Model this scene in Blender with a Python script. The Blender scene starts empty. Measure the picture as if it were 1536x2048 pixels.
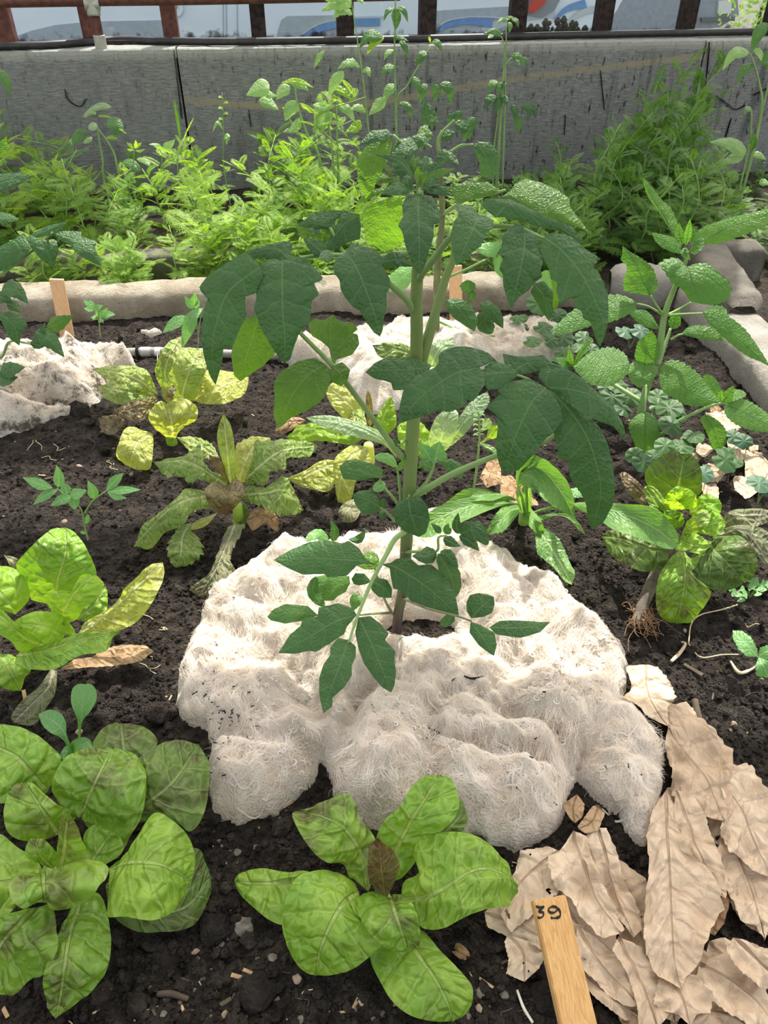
import bpy, bmesh, math, random
import numpy as np
from mathutils import Vector, Matrix, noise, Quaternion

# ---------------------------------------------------------------- camera, sky, sun, exposure
SC = bpy.context.scene
COL = SC.collection
H, PITCH, FPX = 0.70, math.radians(38.0), 1520.0
cam_d = bpy.data.cameras.new('camera'); cam = bpy.data.objects.new('camera', cam_d); COL.objects.link(cam)
cam.location = (0, 0, H); cam.rotation_euler = (math.pi/2 - PITCH, 0, 0)
cam_d.sensor_fit = 'VERTICAL'; cam_d.sensor_height = 36.0; cam_d.sensor_width = 27.0
cam_d.lens = FPX/2048.0*36.0; cam_d.clip_start = 0.02; cam_d.clip_end = 200
SC.camera = cam

SUN_SHIFT = (0.16, 0.62)          # horizontal metres the sun ray travels per metre of height
SUN_POWER, SKY_POWER = 6.8, 0.40
w = bpy.data.worlds.new('sky'); SC.world = w; w.use_nodes = True
nt = w.node_tree; nt.nodes.clear()
o_ = nt.nodes.new('ShaderNodeOutputWorld'); b_ = nt.nodes.new('ShaderNodeBackground'); s_ = nt.nodes.new('ShaderNodeTexSky')
s_.sky_type = 'NISHITA'; s_.sun_disc = False; s_.sun_elevation = math.radians(57); s_.sun_rotation = math.radians(15)
s_.air_density = 1.0; s_.dust_density = 3.0; s_.ozone_density = 0.6
hs_ = nt.nodes.new('ShaderNodeHueSaturation'); hs_.inputs['Saturation'].default_value = 0.42
mm_ = nt.nodes.new('ShaderNodeMix'); mm_.data_type = 'RGBA'; mm_.blend_type = 'MULTIPLY'; mm_.inputs[0].default_value = 1; mm_.inputs[7].default_value = (1.08, 1.0, .875, 1)
nt.links.new(s_.outputs[0], hs_.inputs['Color']); nt.links.new(hs_.outputs[0], mm_.inputs[6]); nt.links.new(mm_.outputs[2], b_.inputs[0])
b_.inputs[1].default_value = SKY_POWER
nt.links.new(b_.outputs[0], o_.inputs[0])
sl = bpy.data.lights.new('sun', 'SUN'); sun = bpy.data.objects.new('sun', sl); COL.objects.link(sun)
sl.energy = SUN_POWER; sl.angle = math.radians(0.6); sl.color = (1.0, 0.95, 0.86)
SUNDIR = Vector((SUN_SHIFT[0], SUN_SHIFT[1], 1.0)).normalized()
sun.rotation_euler = SUNDIR.to_track_quat('Z', 'Y').to_euler(); sun.location = SUNDIR*6
SC.view_settings.view_transform = 'Standard'; SC.view_settings.look = 'None'
SC.view_settings.exposure = 0.10; SC.view_settings.gamma = 1.0; SC.view_settings.use_curve_mapping = False
SC.cycles.max_bounces = 8; SC.cycles.diffuse_bounces = 4; SC.cycles.glossy_bounces = 2
SC.cycles.transmission_bounces = 5; SC.cycles.transparent_max_bounces = 12
SC.cycles.use_denoising = True; SC.cycles.caustics_reflective = False; SC.cycles.caustics_refractive = False

# ---------------------------------------------------------------- pixel geometry
FW = Vector((0, math.cos(PITCH), -math.sin(PITCH))); UP = Vector((0, math.sin(PITCH), math.cos(PITCH)))
CAM = Vector((0, 0, H)); ZUP = Vector((0, 0, 1))
def ray(u, v): return FW + Vector((1, 0, 0))*((u-768)/FPX) + UP*(-(v-1024)/FPX)
def G(u, v, z=0.0):                 # the point at height z seen at a pixel
    d = ray(u, v); return CAM + d*((z-H)/d.z)
def F(u, v, y):                     # the point at distance y seen at a pixel
    d = ray(u, v); return CAM + d*(y/d.y)
def RP(u, v, p, n):                 # on a plane
    d = ray(u, v); return CAM + d*((p-CAM).dot(n)/d.dot(n))
def proj(p):
    r = p-CAM; d = r.dot(FW); return (768+FPX*r.x/d, 1024-FPX*r.dot(UP)/d, d)
CROP = [0, 0, 1.0]
def crop(x, y, k): CROP[:] = [x, y, k]
def X(p): return (p[0]/CROP[2]+CROP[0], p[1]/CROP[2]+CROP[1])
def Gs(*pts): return [G(*X(p), p[2]) for p in pts]
def Fs(*pts): return [F(*X(p), p[2]) for p in pts]

# ---------------------------------------------------------------- numpy value noise
def _h(ix, iy, s):
    n = (ix*374761393 + iy*668265263 + s*974711) & 0x7fffffff
    n = ((n ^ (n >> 13))*1274126177) & 0x7fffffff
    return ((n ^ (n >> 16)) & 0xffff)/65535.0
def vn(x, y, s=0):
    x = np.asarray(x, float); y = np.asarray(y, float)
    ix = np.floor(x).astype(np.int64); iy = np.floor(y).astype(np.int64)
    fx = x-ix; fy = y-iy; fx = fx*fx*(3-2*fx); fy = fy*fy*(3-2*fy)
    a = _h(ix, iy, s)*(1-fx)+_h(ix+1, iy, s)*fx; b = _h(ix, iy+1, s)*(1-fx)+_h(ix+1, iy+1, s)*fx
    return a*(1-fy)+b*fy
def fbm(x, y, s=0, o=4, g=0.5):
    r = 0; a = 1; t = 0
    for i in range(o):
        r = r+a*vn(x*2**i+i*7.3, y*2**i-i*3.1, s+i); t += a; a *= g
    return r/t
def worley(x, y, s=0):              # distance to the nearest jittered cell point, 0..~1
    x = np.asarray(x, float); y = np.asarray(y, float)
    ix = np.floor(x).astype(np.int64); iy = np.floor(y).astype(np.int64); d = np.full(x.shape, 9.0)
    for dx in (-1, 0, 1):
        for dy in (-1, 0, 1):
            cx = ix+dx+_h(ix+dx, iy+dy, s); cy = iy+dy+_h(ix+dx, iy+dy, s+91)
            d = np.minimum(d, (cx-x)**2+(cy-y)**2)
    return np.sqrt(d)

# ---------------------------------------------------------------- objects
ORG = {}
def tag(o, label=None, cat=None, group=None, kind=None):
    if label: o['label'] = label
    if cat: o['category'] = cat
    if group: o['group'] = group
    if kind: o['kind'] = kind
    return o
def thing(name, label, cat, loc=(0, 0, 0), group=None):
    o = bpy.data.objects.new(name, None); COL.objects.link(o); o.location = loc; o.empty_display_size = 0.01
    ORG[o.name] = Vector(loc)
    return tag(o, label, cat, group)
def mesh_obj(name, V, Fc, mat, parent=None, uv=None, met=None, smooth=True, label=None):
    """one mesh object; V in world space"""
    org = ORG[parent.name] if parent else Vector((0, 0, 0))
    me = bpy.data.meshes.new(name)
    V = np.asarray(V, float).reshape(-1, 3) - np.array(org)
    me.from_pydata(V.tolist(), [], Fc if isinstance(Fc, list) else np.asarray(Fc).tolist())
    if uv is not None:
        li = np.zeros(len(me.loops), np.int32); me.loops.foreach_get('vertex_index', li)
        l = me.uv_layers.new(name='UVMap'); l.data.foreach_set('uv', np.asarray(uv, np.float32)[li].ravel())
        if met is not None:
            l = me.uv_layers.new(name='met'); l.data.foreach_set('uv', np.asarray(met, np.float32)[li].ravel())
    if smooth: me.polygons.foreach_set('use_smooth', [True]*len(me.polygons))
    me.update()
    o = bpy.data.objects.new(name, me); COL.objects.link(o)
    if mat: me.materials.append(mat)
    if parent: o.parent = parent; ORG[o.name] = org
    else: ORG[o.name] = Vector((0, 0, 0))
    if label: o['label'] = label
    return o
def copy_tree(o, parent=None):
    c = o.copy(); COL.objects.link(c); c.parent = parent
    for ch in list(o.children): copy_tree(ch, c)
    return c

# ---------------------------------------------------------------- curves and sheets
def crom(P, n):
    P = [Vector(p) for p in P]
    if len(P) == 1: return [P[0]]*n
    d = [0.0]
    for a, b in zip(P, P[1:]): d.append(d[-1]+max((b-a).length, 1e-9))
    out = []
    for i in range(n):
        t = d[-1]*i/(n-1); k = 0
        while k < len(P)-2 and d[k+1] < t: k += 1
        f = (t-d[k])/(d[k+1]-d[k])
        p1, p2 = P[k], P[k+1]; p0 = P[k-1] if k else p1*2-p2; p3 = P[k+2] if k+2 < len(P) else p2*2-p1
        out.append(0.5*((2*p1)+(p2-p0)*f+(2*p0-5*p1+4*p2-p3)*f*f+(3*p1-p0-3*p2+p3)*f**3))
    return out
def lin(P, n):
    P = np.array(P, float); s = np.r_[0, np.cumsum(np.hypot(*(P[1:]-P[:-1]).T))]
    t = np.linspace(0, s[-1], n); return np.c_[np.interp(t, s, P[:, 0]), np.interp(t, s, P[:, 1])]
def smooth2(P, n):
    q = crom([Vector((p[0], p[1], 0)) for p in P], n*3); return lin([(a.x, a.y) for a in q], n)
RNG = random.Random(7)
def sheet(name, parent, mat, M, A, B, n=None, nu=34, nv=14, cup=0.0, fold=0.0, bump=0.0, bf=60.0, ruf=0.0, rf=9.0, soft=True, holes=0.0, teeth=0.0, tn=14, label=None, droop=0.0, pleat=0.0, widen=1.0, relief=0.0):
    """a leaf blade: midrib M in space (base to tip), both margins A and B given as the pixels they pass through;
    the blade lies in the plane through its midrib that faces n, cupped and crinkled"""
    up = [Vector(p) for p in crom(M, nu+1)]
    a0 = proj(up[0]); a1 = proj(up[-1])
    f = smooth2 if soft else lin
    EA = f([a0[:2]]+list(A)+[a1[:2]], nu+1); EB = f([a0[:2]]+list(B)+[a1[:2]], nu+1)
    PM = np.array([proj(p)[:2] for p in up])
    if widen != 1.0: EA = PM+(EA-PM)*widen; EB = PM+(EB-PM)*widen
    if teeth:
        for E in (EA, EB):
            wv = E-PM; 
            for i in range(1, nu):
                s = i/nu; ph = (s*tn) % 1.0
                E[i] += wv[i]*teeth*(ph-0.6)*(1-0.3*s)
    mid = up[len(up)//2]; toc = (CAM-mid).normalized()
    if n is None: n = toc*0.7+ZUP*0.5
    n = Vector(n).normalized()
    chord = (up[-1]-up[0]).normalized()
    V = []; UV = []; ME = []; al = 0.0
    sd = RNG.random()*100; phs = RNG.random()*6.28
    for i in range(nu+1):
        p = up[i]; s = i/nu
        if i: al += (up[i]-up[i-1]).length
        t_ = (up[min(i+1, nu)]-up[max(i-1, 0)]).normalized(); t_ = (t_*0.6+chord*0.4).normalized()
        nn = (n-t_*n.dot(t_)).normalized()
        edges = []
        for E in (EA[i], EB[i]):
            d = ray(E[0], E[1]); dn = d.normalized(); m = nn; k = 0
            while abs(dn.dot(m)) < 0.42 and k < 12:
                m = (m*0.8 - dn*0.2*(1 if m.dot(dn) < 0 else -1)).normalized(); k += 1
            e = CAM+d*((p-CAM).dot(m)/d.dot(m))
            mx = 2.2*np.hypot(*(E-PM[i]))*proj(p)[2]/FPX+1e-5
            if (e-p).length > mx: e = p+(e-p)*(mx/(e-p).length)
            edges.append(e)
        wa = (edges[0]-p).length; wb = (edges[1]-p).length
        vd = (p-CAM).normalized()
        for j in range(-nv//2, nv//2+1):
            t = j/(nv/2); e = edges[0] if t < 0 else edges[1]; w_ = wa if t < 0 else wb
            q = p.lerp(e, abs(t)); at = abs(t); ww = 0.5*(wa+wb)
            off = -cup*at*at*ww + fold*at*ww
            q = q+vd*off
            if ruf: q = q+vd*(ruf*ww*at**2.5*math.sin(s*rf*6.28+phs+(2.0 if t < 0 else 0)))
            if pleat: q = q+nn*(pleat*ww*min(1, 4*s, 4-4*s)*math.sin(t*7.5+phs+2.2*noise.noise(Vector((s*3, sd, 0)))+(1.5 if t > 0 else 0))*min(1, at*3))
            if relief:
                vq = (al-0.55*at*w_)/.021; fr = abs(vq-math.floor(vq)-.5)*2; q = q+nn*(relief*(1-fr**3)*min(1, 4*at)*min(1, (1-at)*3+.2)*(.5+1.3*noise.noise(Vector((s*5+sd, t*2.5, 1)))))
            if droop: q = q+Vector((0, 0, -droop*ww*at*at))
            if bump:
                nz = noise.noise(Vector((q.x*bf+sd, q.y*bf, q.z*bf)))+0.5*noise.noise(Vector((q.x*bf*2.3, q.y*bf*2.3+sd, q.z*bf*2.3)))
                q = q+nn*(bump*nz*min(1, 6*at)*(1-0.35*at))
            V.append(q); UV.append((s, t*0.5+0.5)); ME.append((al, t*w_))
    c = nv//2*2+1; Fc = []
    for i in range(nu):
        for j in range(c-1):
            a = i*c+j
            if holes:
                q = V[a]; hn = noise.noise(Vector((q.x*75+sd, q.y*75, 3)))+0.6*noise.noise(Vector((q.x*160+sd, q.y*160, 9)))
                if hn > 1.0-holes and 1 <= j < c-1: continue
            Fc.append((a, a+c, a+c+1, a+1))
    return mesh_obj(name, V, Fc, mat, parent, UV, ME, label=label)
PROF = {
 'ovate': [(0, .12), (.1, .6), (.28, 1), (.5, .9), (.75, .52), (.92, .18), (1, 0)],
 'oval': [(0, .15), (.12, .6), (.35, .95), (.55, 1), (.8, .75), (.93, .42), (1, 0)],
 'spat': [(0, .14), (.25, .16), (.45, .3), (.62, .8), (.78, 1), (.92, .72), (1, 0)],
 'lance': [(0, .12), (.15, .5), (.4, 1), (.65, .8), (.88, .3), (1, 0)],
 'strap': [(0, .5), (.2, .8), (.6, 1), (.9, .7), (1, 0)],
}
def autol(name, parent, mat, M, w, prof='ovate', asym=0.0, **kw):
    """a blade whose margins follow a width profile, w pixels to each side"""
    m = crom(M, 15); P = [proj(p)[:2] for p in m]; A = []; B = []
    xs, ys = zip(*PROF[prof])
    for i in range(1, 14):
        tx, ty = P[i+1][0]-P[i-1][0], P[i+1][1]-P[i-1][1]; l = math.hypot(tx, ty) or 1
        k = np.interp(i/14, xs, ys)*w; nx, ny = -ty/l, tx/l
        A.append((P[i][0]+nx*k*(1+asym), P[i][1]+ny*k*(1+asym))); B.append((P[i][0]-nx*k*(1-asym), P[i][1]-ny*k*(1-asym)))
    kw.setdefault('nu', 20); kw.setdefault('nv', 8)
    return sheet(name, parent, mat, M, A, B, **kw)
def xs(*p): return [X(q) for q in p]
def tube_data(P, R, k=8, n=None, V=None, Fc=None):
    V = [] if V is None else V; Fc = [] if Fc is None else Fc
    n = n or max(6, 5*len(P)); Q = crom(P, n)
    Rr = np.interp(np.linspace(0, 1, n), np.linspace(0, 1, len(R)), R) if hasattr(R, '__len__') else [R]*n
    b0 = len(V); ref = None
    for i, p in enumerate(Q):
        t = (Q[min(i+1, n-1)]-Q[max(i-1, 0)]).normalized()
        if ref is None: ref = t.orthogonal().normalized()
        ref = (ref-t*ref.dot(t)).normalized(); b = t.cross(ref)
        for j in range(k):
            a = 6.2832*j/k; V.append(p+(ref*math.cos(a)+b*math.sin(a))*Rr[i])
    for i in range(n-1):
        for j in range(k):
            a = b0+i*k+j; c = b0+i*k+(j+1) % k; Fc.append((a, c, c+k, a+k))
    Fc.append(tuple(b0+j for j in range(k))[::-1]); Fc.append(tuple(b0+(n-1)*k+j for j in range(k)))
    return V, Fc
def tube(name, parent, mat, P, R, k=8, n=None, label=None):
    V, Fc = tube_data(P, R, k, n); return mesh_obj(name, V, Fc, mat, parent, label=label)
def box_data(c, ax, ay, az, V=None, Fc=None):
    V = [] if V is None else V; Fc = [] if Fc is None else Fc; b = len(V)
    for sz in (-1, 1):
        for sx, sy in ((-1, -1), (1, -1), (1, 1), (-1, 1)): V.append(Vector(c)+ax*sx+ay*sy+az*sz)
    for f in ((3, 2, 1, 0), (4, 5, 6, 7), (0, 1, 5, 4), (1, 2, 6, 5), (2, 3, 7, 6), (3, 0, 4, 7)): Fc.append(tuple(b+i for i in f))
    return V, Fc
def box(name, parent, mat, c, ax, ay, az, bev=0.0, label=None):
    V, Fc = box_data(c, ax, ay, az); o = mesh_obj(name, V, Fc, mat, parent, smooth=False, label=label)
    if bev:
        bm = bmesh.new(); bm.from_mesh(o.data); bmesh.ops.bevel(bm, geom=bm.edges[:], offset=bev, segments=2, affect='EDGES', profile=0.6); bm.to_mesh(o.data); bm.free()
    return o

# ---------------------------------------------------------------- materials
class NT:
    def __init__(s, name):
        s.m = bpy.data.materials.new(name); s.m.use_nodes = True; s.t = s.m.node_tree; s.t.nodes.clear()
        s.out = s.n('OutputMaterial')
    def n(s, t, **k):
        x = s.t.nodes.new('ShaderNode'+t)
        for a, b in k.items(): setattr(x, a, b)
        return x
    def l(s, a, b): s.t.links.new(a, b)
    def put(s, v, sock):
        if isinstance(v, (int, float)): sock.default_value = v
        elif isinstance(v, (tuple, list)): sock.default_value = (*v, 1) if len(v) == 3 and sock.type == 'RGBA' else v
        else: s.l(v, sock)
    def math(s, op, a, b=0.0, c=0.0, clamp=False):
        x = s.n('Math', operation=op, use_clamp=clamp); s.put(a, x.inputs[0]); s.put(b, x.inputs[1]); s.put(c, x.inputs[2]); return x.outputs[0]
    def mix(s, f, a, b, mode='MIX'):
        x = s.n('Mix', data_type='RGBA', blend_type=mode); s.put(f, x.inputs[0]); s.put(a, x.inputs[6]); s.put(b, x.inputs[7]); return x.outputs[2]
    def ramp(s, v, lo, hi, a=0.0, b=1.0):
        x = s.n('MapRange', interpolation_type='SMOOTHSTEP'); s.put(v, x.inputs[0]); x.inputs[1].default_value = lo; x.inputs[2].default_value = hi; x.inputs[3].default_value = a; x.inputs[4].default_value = b; return x.outputs[0]
    def noise(s, vec, sc, det=3.0, rough=0.55, out=0):
        x = s.n('TexNoise'); s.put(vec, x.inputs['Vector']); x.inputs['Scale'].default_value = sc; x.inputs['Detail'].default_value = det; x.inputs['Roughness'].default_value = rough; return x.outputs[out]
    def vor(s, vec, sc, feat='F1', rnd=1.0):
        x = s.n('TexVoronoi', feature=feat); s.put(vec, x.inputs['Vector']); x.inputs['Scale'].default_value = sc; x.inputs['Randomness'].default_value = rnd; return x.outputs[0]
    def mapv(s, vec, sc=(1, 1, 1), rot=(0, 0, 0)):
        x = s.n('Mapping'); s.put(vec, x.inputs[0]); x.inputs['Scale'].default_value = sc; x.inputs['Rotation'].default_value = rot; return x.outputs[0]
    def bump(s, h, st=0.5, d=0.002, nrm=None):
        x = s.n('Bump'); s.put(h, x.inputs['Height']); x.inputs['Strength'].default_value = st; x.inputs['Distance'].default_value = d
        if nrm is not None: s.l(nrm, x.inputs['Normal'])
        return x.outputs[0]
    def pbsdf(s, col, rough=0.6, spec=0.3, nrm=None, **k):
        x = s.n('BsdfPrincipled'); s.put(col, x.inputs['Base Color']); s.put(rough, x.inputs['Roughness']); s.put(spec, x.inputs['Specular IOR Level'])
        if nrm is not None: s.l(nrm, x.inputs['Normal'])
        for a, b in k.items(): s.put(b, x.inputs[a])
        return x.outputs[0]
    def done(s, sh): s.l(sh, s.out.inputs[0]); return s.m
    @property
    def obj(s): return s.n('TexCoord').outputs['Object']
    @property
    def pos(s): return s.n('NewGeometry').outputs['Position']
def leaf_mat(name, c1, c2, vein, tint=None, tamt=0.0, trans=0.35, tcol=None, per=0.013, k=0.75, midw=0.0010, ret=170, bst=0.5, rough=0.42, spec=0.45, veinamt=0.5, net=0.25, tsc=45):
    N = NT(name)
    u = N.n('UVMap', uv_map='met').outputs[0]; sv = N.n('SeparateXYZ'); N.l(u, sv.inputs[0]); a = sv.outputs[0]; b = sv.outputs[1]
    st = N.n('UVMap', uv_map='UVMap').outputs[0]; ss = N.n('SeparateXYZ'); N.l(st, ss.inputs[0]); s = ss.outputs[0]
    ab = N.math('ABSOLUTE', b)
    pos = N.pos
    wob = N.math('MULTIPLY_ADD', N.noise(pos, 90, 2), 0.006, -0.003)
    mw = N.math('MULTIPLY_ADD', s, -0.75*midw, midw)
    midm = N.math('SUBTRACT', 1.0, N.math('DIVIDE', ab, mw), clamp=True); midm = N.ramp(midm, 0.0, 0.5)
    q = N.math('ADD', N.math('MULTIPLY_ADD', ab, -k, a), wob)
    fr = N.math('ABSOLUTE', N.math('SUBTRACT', N.math('FRACT', N.math('DIVIDE', q, per)), 0.5))   # 0.5 on the vein line
    sidem = N.ramp(fr, 0.44, 0.495)
    ve = N.vor(u, ret, 'DISTANCE_TO_EDGE')
    netm = N.ramp(ve, 0.0, 0.06, 1.0, 0.0)
    oi = N.n('ObjectInfo').outputs['Random']
    f = N.ramp(N.math('ADD', N.noise(pos, 28, 3), N.math('MULTIPLY_ADD', oi, 0.3, -0.15)), 0.3, 0.72)
    col = N.mix(f, c1, c2)
    if tint: 
        tm = N.math('MULTIPLY', N.ramp(N.math('ADD', N.noise(pos, tsc, 3, 0.6), N.math('MULTIPLY', s, 0.12)), 0.66-0.25*tamt, 0.86-0.2*tamt), 0.85*min(1, tamt*1.6))
        col = N.mix(tm, col, tint)
    vm = N.math('MAXIMUM', N.math('MULTIPLY', sidem, veinamt*0.8), N.math('MULTIPLY', netm, net))
    vm = N.math('MAXIMUM', vm, N.math('MULTIPLY', midm, min(1.0, veinamt*1.5)))
    col = N.mix(vm, col, vein)
    hgt = N.math('SUBTRACT', N.math('MULTIPLY', N.ramp(ve, 0.0, 0.38), 1.3), N.math('ADD', N.math('MULTIPLY', N.ramp(fr, 0.32, 0.5), 0.9), midm))
    hgt = N.math('ADD', hgt, N.math('MULTIPLY', N.noise(pos, 300, 2), 0.3))
    nrm = N.bump(hgt, bst, 0.0022)
    P = N.pbsdf(col, rough, spec, nrm)
    T = N.n('BsdfTranslucent'); tc = N.mix(1.0, col, tcol or (1.5, 1.5, 0.45), 'MULTIPLY'); N.l(tc, T.inputs[0]); N.l(nrm, T.inputs[1])
    mx = N.n('MixShader'); mx.inputs[0].default_value = trans; N.l(P, mx.inputs[1]); N.l(T.outputs[0], mx.inputs[2])
    return N.done(mx.outputs[0])
def plain_leaf(name, c1, c2, trans=0.35, rough=0.5, sc=30):
    N = NT(name); oi = N.n('ObjectInfo').outputs['Random']
    f = N.ramp(N.math('ADD', N.noise(N.pos, sc, 2), N.math('MULTIPLY_ADD', oi, 0.5, -0.25)), 0.25, 0.75)
    col = N.mix(f, c1, c2); P = N.pbsdf(col, rough, 0.35)
    T = N.n('BsdfTranslucent'); N.l(N.mix(1.0, col, (1.5, 1.5, 0.5), 'MULTIPLY'), T.inputs[0])
    mx = N.n('MixShader'); mx.inputs[0].default_value = trans; N.l(P, mx.inputs[1]); N.l(T.outputs[0], mx.inputs[2])
    return N.done(mx.outputs[0])
def simple(name, c1, c2=None, rough=0.6, spec=0.3, sc=40, bs=0.0, bsc=200, bd=0.001, vec=None, **k):
    N = NT(name); v = N.pos if vec is None else N.mapv(N.pos, vec)
    col = N.mix(N.ramp(N.noise(v, sc, 4), 0.3, 0.7), c1, c2) if c2 else c1
    nrm = N.bump(N.noise(v, bsc, 4), bs, bd) if bs else None
    return N.done(N.pbsdf(col, rough, spec, nrm, **k))
M = {}
M['tomato'] = leaf_mat('tomato_leaf', (.040, .108, .034), (.056, .142, .044), (.12, .23, .09), trans=.24, per=.017, bst=.36, midw=.0010, ret=230, net=.08, rough=.5, spec=.33, veinamt=.42)
M['tomato_young'] = leaf_mat('tomato_young_leaf', (.065, .17, .03), (.10, .23, .04), (.16, .30, .10), trans=.52, tcol=(1.9, 1.7, .35), per=.014, bst=.4, ret=230, net=.08, veinamt=.35)
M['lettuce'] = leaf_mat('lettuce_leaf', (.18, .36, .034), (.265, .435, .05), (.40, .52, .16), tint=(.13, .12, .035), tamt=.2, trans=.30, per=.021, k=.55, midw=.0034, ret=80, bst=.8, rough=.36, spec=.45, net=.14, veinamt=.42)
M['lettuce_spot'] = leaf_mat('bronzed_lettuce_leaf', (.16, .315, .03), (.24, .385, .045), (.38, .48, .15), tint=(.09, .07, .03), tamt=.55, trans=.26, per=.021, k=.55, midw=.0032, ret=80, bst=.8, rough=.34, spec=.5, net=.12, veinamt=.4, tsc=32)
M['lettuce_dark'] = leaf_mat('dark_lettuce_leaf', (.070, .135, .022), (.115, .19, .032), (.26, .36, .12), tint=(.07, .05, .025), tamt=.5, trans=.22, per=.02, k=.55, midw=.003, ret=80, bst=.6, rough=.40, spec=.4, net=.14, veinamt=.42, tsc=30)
M['lettuce_pale'] = leaf_mat('pale_lettuce_leaf', (.21, .40, .03), (.31, .50, .05), (.50, .62, .22), trans=.46, per=.02, k=.55, midw=.0034, ret=75, bst=.6, rough=.42, spec=.32, net=.12, veinamt=.4)
M['lettuce_red'] = leaf_mat('red_tinged_lettuce_leaf', (.22, .34, .06), (.32, .42, .10), (.55, .6, .32), tint=(.15, .07, .04), tamt=.42, trans=.34, per=.018, k=.6, midw=.0035, ret=95, bst=.8, net=.2, tsc=30)
M['lettuce_yellow'] = leaf_mat('yellow_lettuce_leaf', (.40, .46, .09), (.50, .55, .14), (.66, .68, .4), tint=(.20, .12, .05), tamt=.3, trans=.42, per=.018, k=.6, midw=.004, ret=95, bst=.7)
M['lettuce_brown'] = leaf_mat('brown_red_lettuce_leaf', (.13, .10, .05), (.20, .17, .07), (.3, .28, .14), tint=(.10, .04, .03), tamt=.6, trans=.25, per=.018, ret=110, bst=.8)
M['wilted'] = leaf_mat('wilted_leaf', (.13, .16, .07), (.22, .23, .11), (.4, .4, .28), tint=(.10, .07, .05), tamt=.55, trans=.2, per=.018, ret=110, bst=.7, rough=.6, midw=.003)
M['endive'] = leaf_mat('chicory_leaf', (.10, .24, .055), (.16, .32, .075), (.4, .54, .26), trans=.32, per=.018, k=.8, midw=.0024, ret=130, bst=.35, net=.12)
M['greyleaf'] = leaf_mat('grey_green_leaf', (.20, .32, .17), (.28, .40, .22), (.45, .56, .36), trans=.34, per=.016, k=.7, midw=.002, ret=130, bst=.45, net=.15, rough=.55)
M['nettle'] = leaf_mat('serrated_leaf', (.085, .22, .04), (.125, .28, .055), (.045, .13, .03), trans=.42, per=.0105, k=.62, midw=.0011, ret=260, bst=.35, veinamt=.6, net=.03, rough=.5)
M['seedling'] = leaf_mat('seedling_leaf', (.13, .33, .10), (.19, .42, .14), (.33, .52, .25), trans=.34, per=.012, ret=200, bst=.25, net=.08)
M['herb'] = leaf_mat('herb_leaf', (.055, .16, .04), (.10, .23, .06), (.17, .29, .11), trans=.36, per=.012, ret=200, bst=.3, net=.06, veinamt=.35)
M['lettuce_olive'] = leaf_mat('olive_lettuce_leaf', (.15, .255, .045), (.23, .33, .075), (.45, .52, .26), tint=(.13, .09, .045), tamt=.3, trans=.30, per=.019, k=.6, midw=.0034, ret=90, bst=.7, rough=.42, net=.14)
M['herb_round'] = plain_leaf('round_herb_leaf', (.032, .095, .025), (.06, .145, .04), .30); M['herb_blue_round'] = plain_leaf('blue_green_round_leaf', (.045, .115, .065), (.07, .155, .085), .26)
M['herb_blue'] = leaf_mat('blue_green_herb_leaf', (.055, .13, .075), (.085, .175, .10), (.15, .25, .15), trans=.28, per=.012, ret=200, bst=.3, net=.04, veinamt=.3)
M['wallplant'] = leaf_mat('sunlit_leaf', (.20, .38, .12), (.30, .48, .18), (.42, .56, .3), trans=.4, per=.02, ret=150, bst=.25, net=.1)
M['dry'] = leaf_mat('dry_leaf', (.52, .40, .285), (.69, .57, .43), (.36, .25, .165), tint=(.31, .20, .12), tamt=.3, trans=.16, tcol=(1.1, .95, .7), per=.024, k=.6, midw=.0020, ret=85, bst=.7, rough=.75, spec=.15, net=.28, veinamt=.5, tsc=28)
M['dry_brown'] = leaf_mat('dry_brown_leaf', (.34, .22, .12), (.46, .33, .20), (.25, .16, .09), tint=(.18, .10, .05), tamt=.4, trans=.15, tcol=(1.1, .9, .6), per=.02, ret=100, bst=.85, rough=.75, spec=.15)
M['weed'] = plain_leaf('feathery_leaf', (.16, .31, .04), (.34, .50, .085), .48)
M['weed_shaded'] = plain_leaf('shaded_feathery_leaf', (.07, .18, .03), (.15, .30, .05), .40)  # darker copy of the weed green, shade of the growth put into the colour
M['weed_stem'] = simple('weed_stem', (.20, .34, .07), (.28, .40, .12), .55)
M['stem'] = None
# ---------------------------------------------------------------- setting: soil
def soil_h(x, y):
    return 0.022*(fbm(x*7+31, y*7+5, 3, 3)-0.5) + 0.016*(fbm(x*34, y*34, 11, 4, .6)-0.5) + 0.007*(.5-worley(x*75, y*75, 21))
def soil_mat(name, c1, c2, c3):
    N = NT(name); p = N.pos
    f = N.noise(p, 55, 6, 0.65); g = N.noise(p, 260, 5, 0.7)
    col = N.mix(N.ramp(f, 0.35, 0.68), c1, c2)
    col = N.mix(N.math('MULTIPLY', N.ramp(g, 0.6, 0.78), 0.6), col, c3)
    v = N.vor(p, 330, 'F1'); v2 = N.vor(p, 120, 'F1')
    col = N.mix(N.math('MULTIPLY', N.ramp(v, 0.0, 0.22, 1, 0), N.ramp(N.noise(p, 70, 2), .55, .7)), col, c3)
    h = N.math('ADD', N.math('MULTIPLY', v, -0.8), N.math('ADD', N.math('MULTIPLY', v2, -1.2), N.math('MULTIPLY', f, 1.6)))
    h = N.math('ADD', h, N.math('MULTIPLY', g, 0.8))
    return N.done(N.pbsdf(col, 0.9, 0.15, N.bump(h, 1.0, 0.006)))
M['soil'] = soil_mat('dark_soil', (.019, .016, .0138), (.063, .052, .044), (.26, .22, .18))
M['soil_far'] = soil_mat('far_soil', (.035, .03, .022), (.08, .065, .05), (.22, .18, .14))
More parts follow.
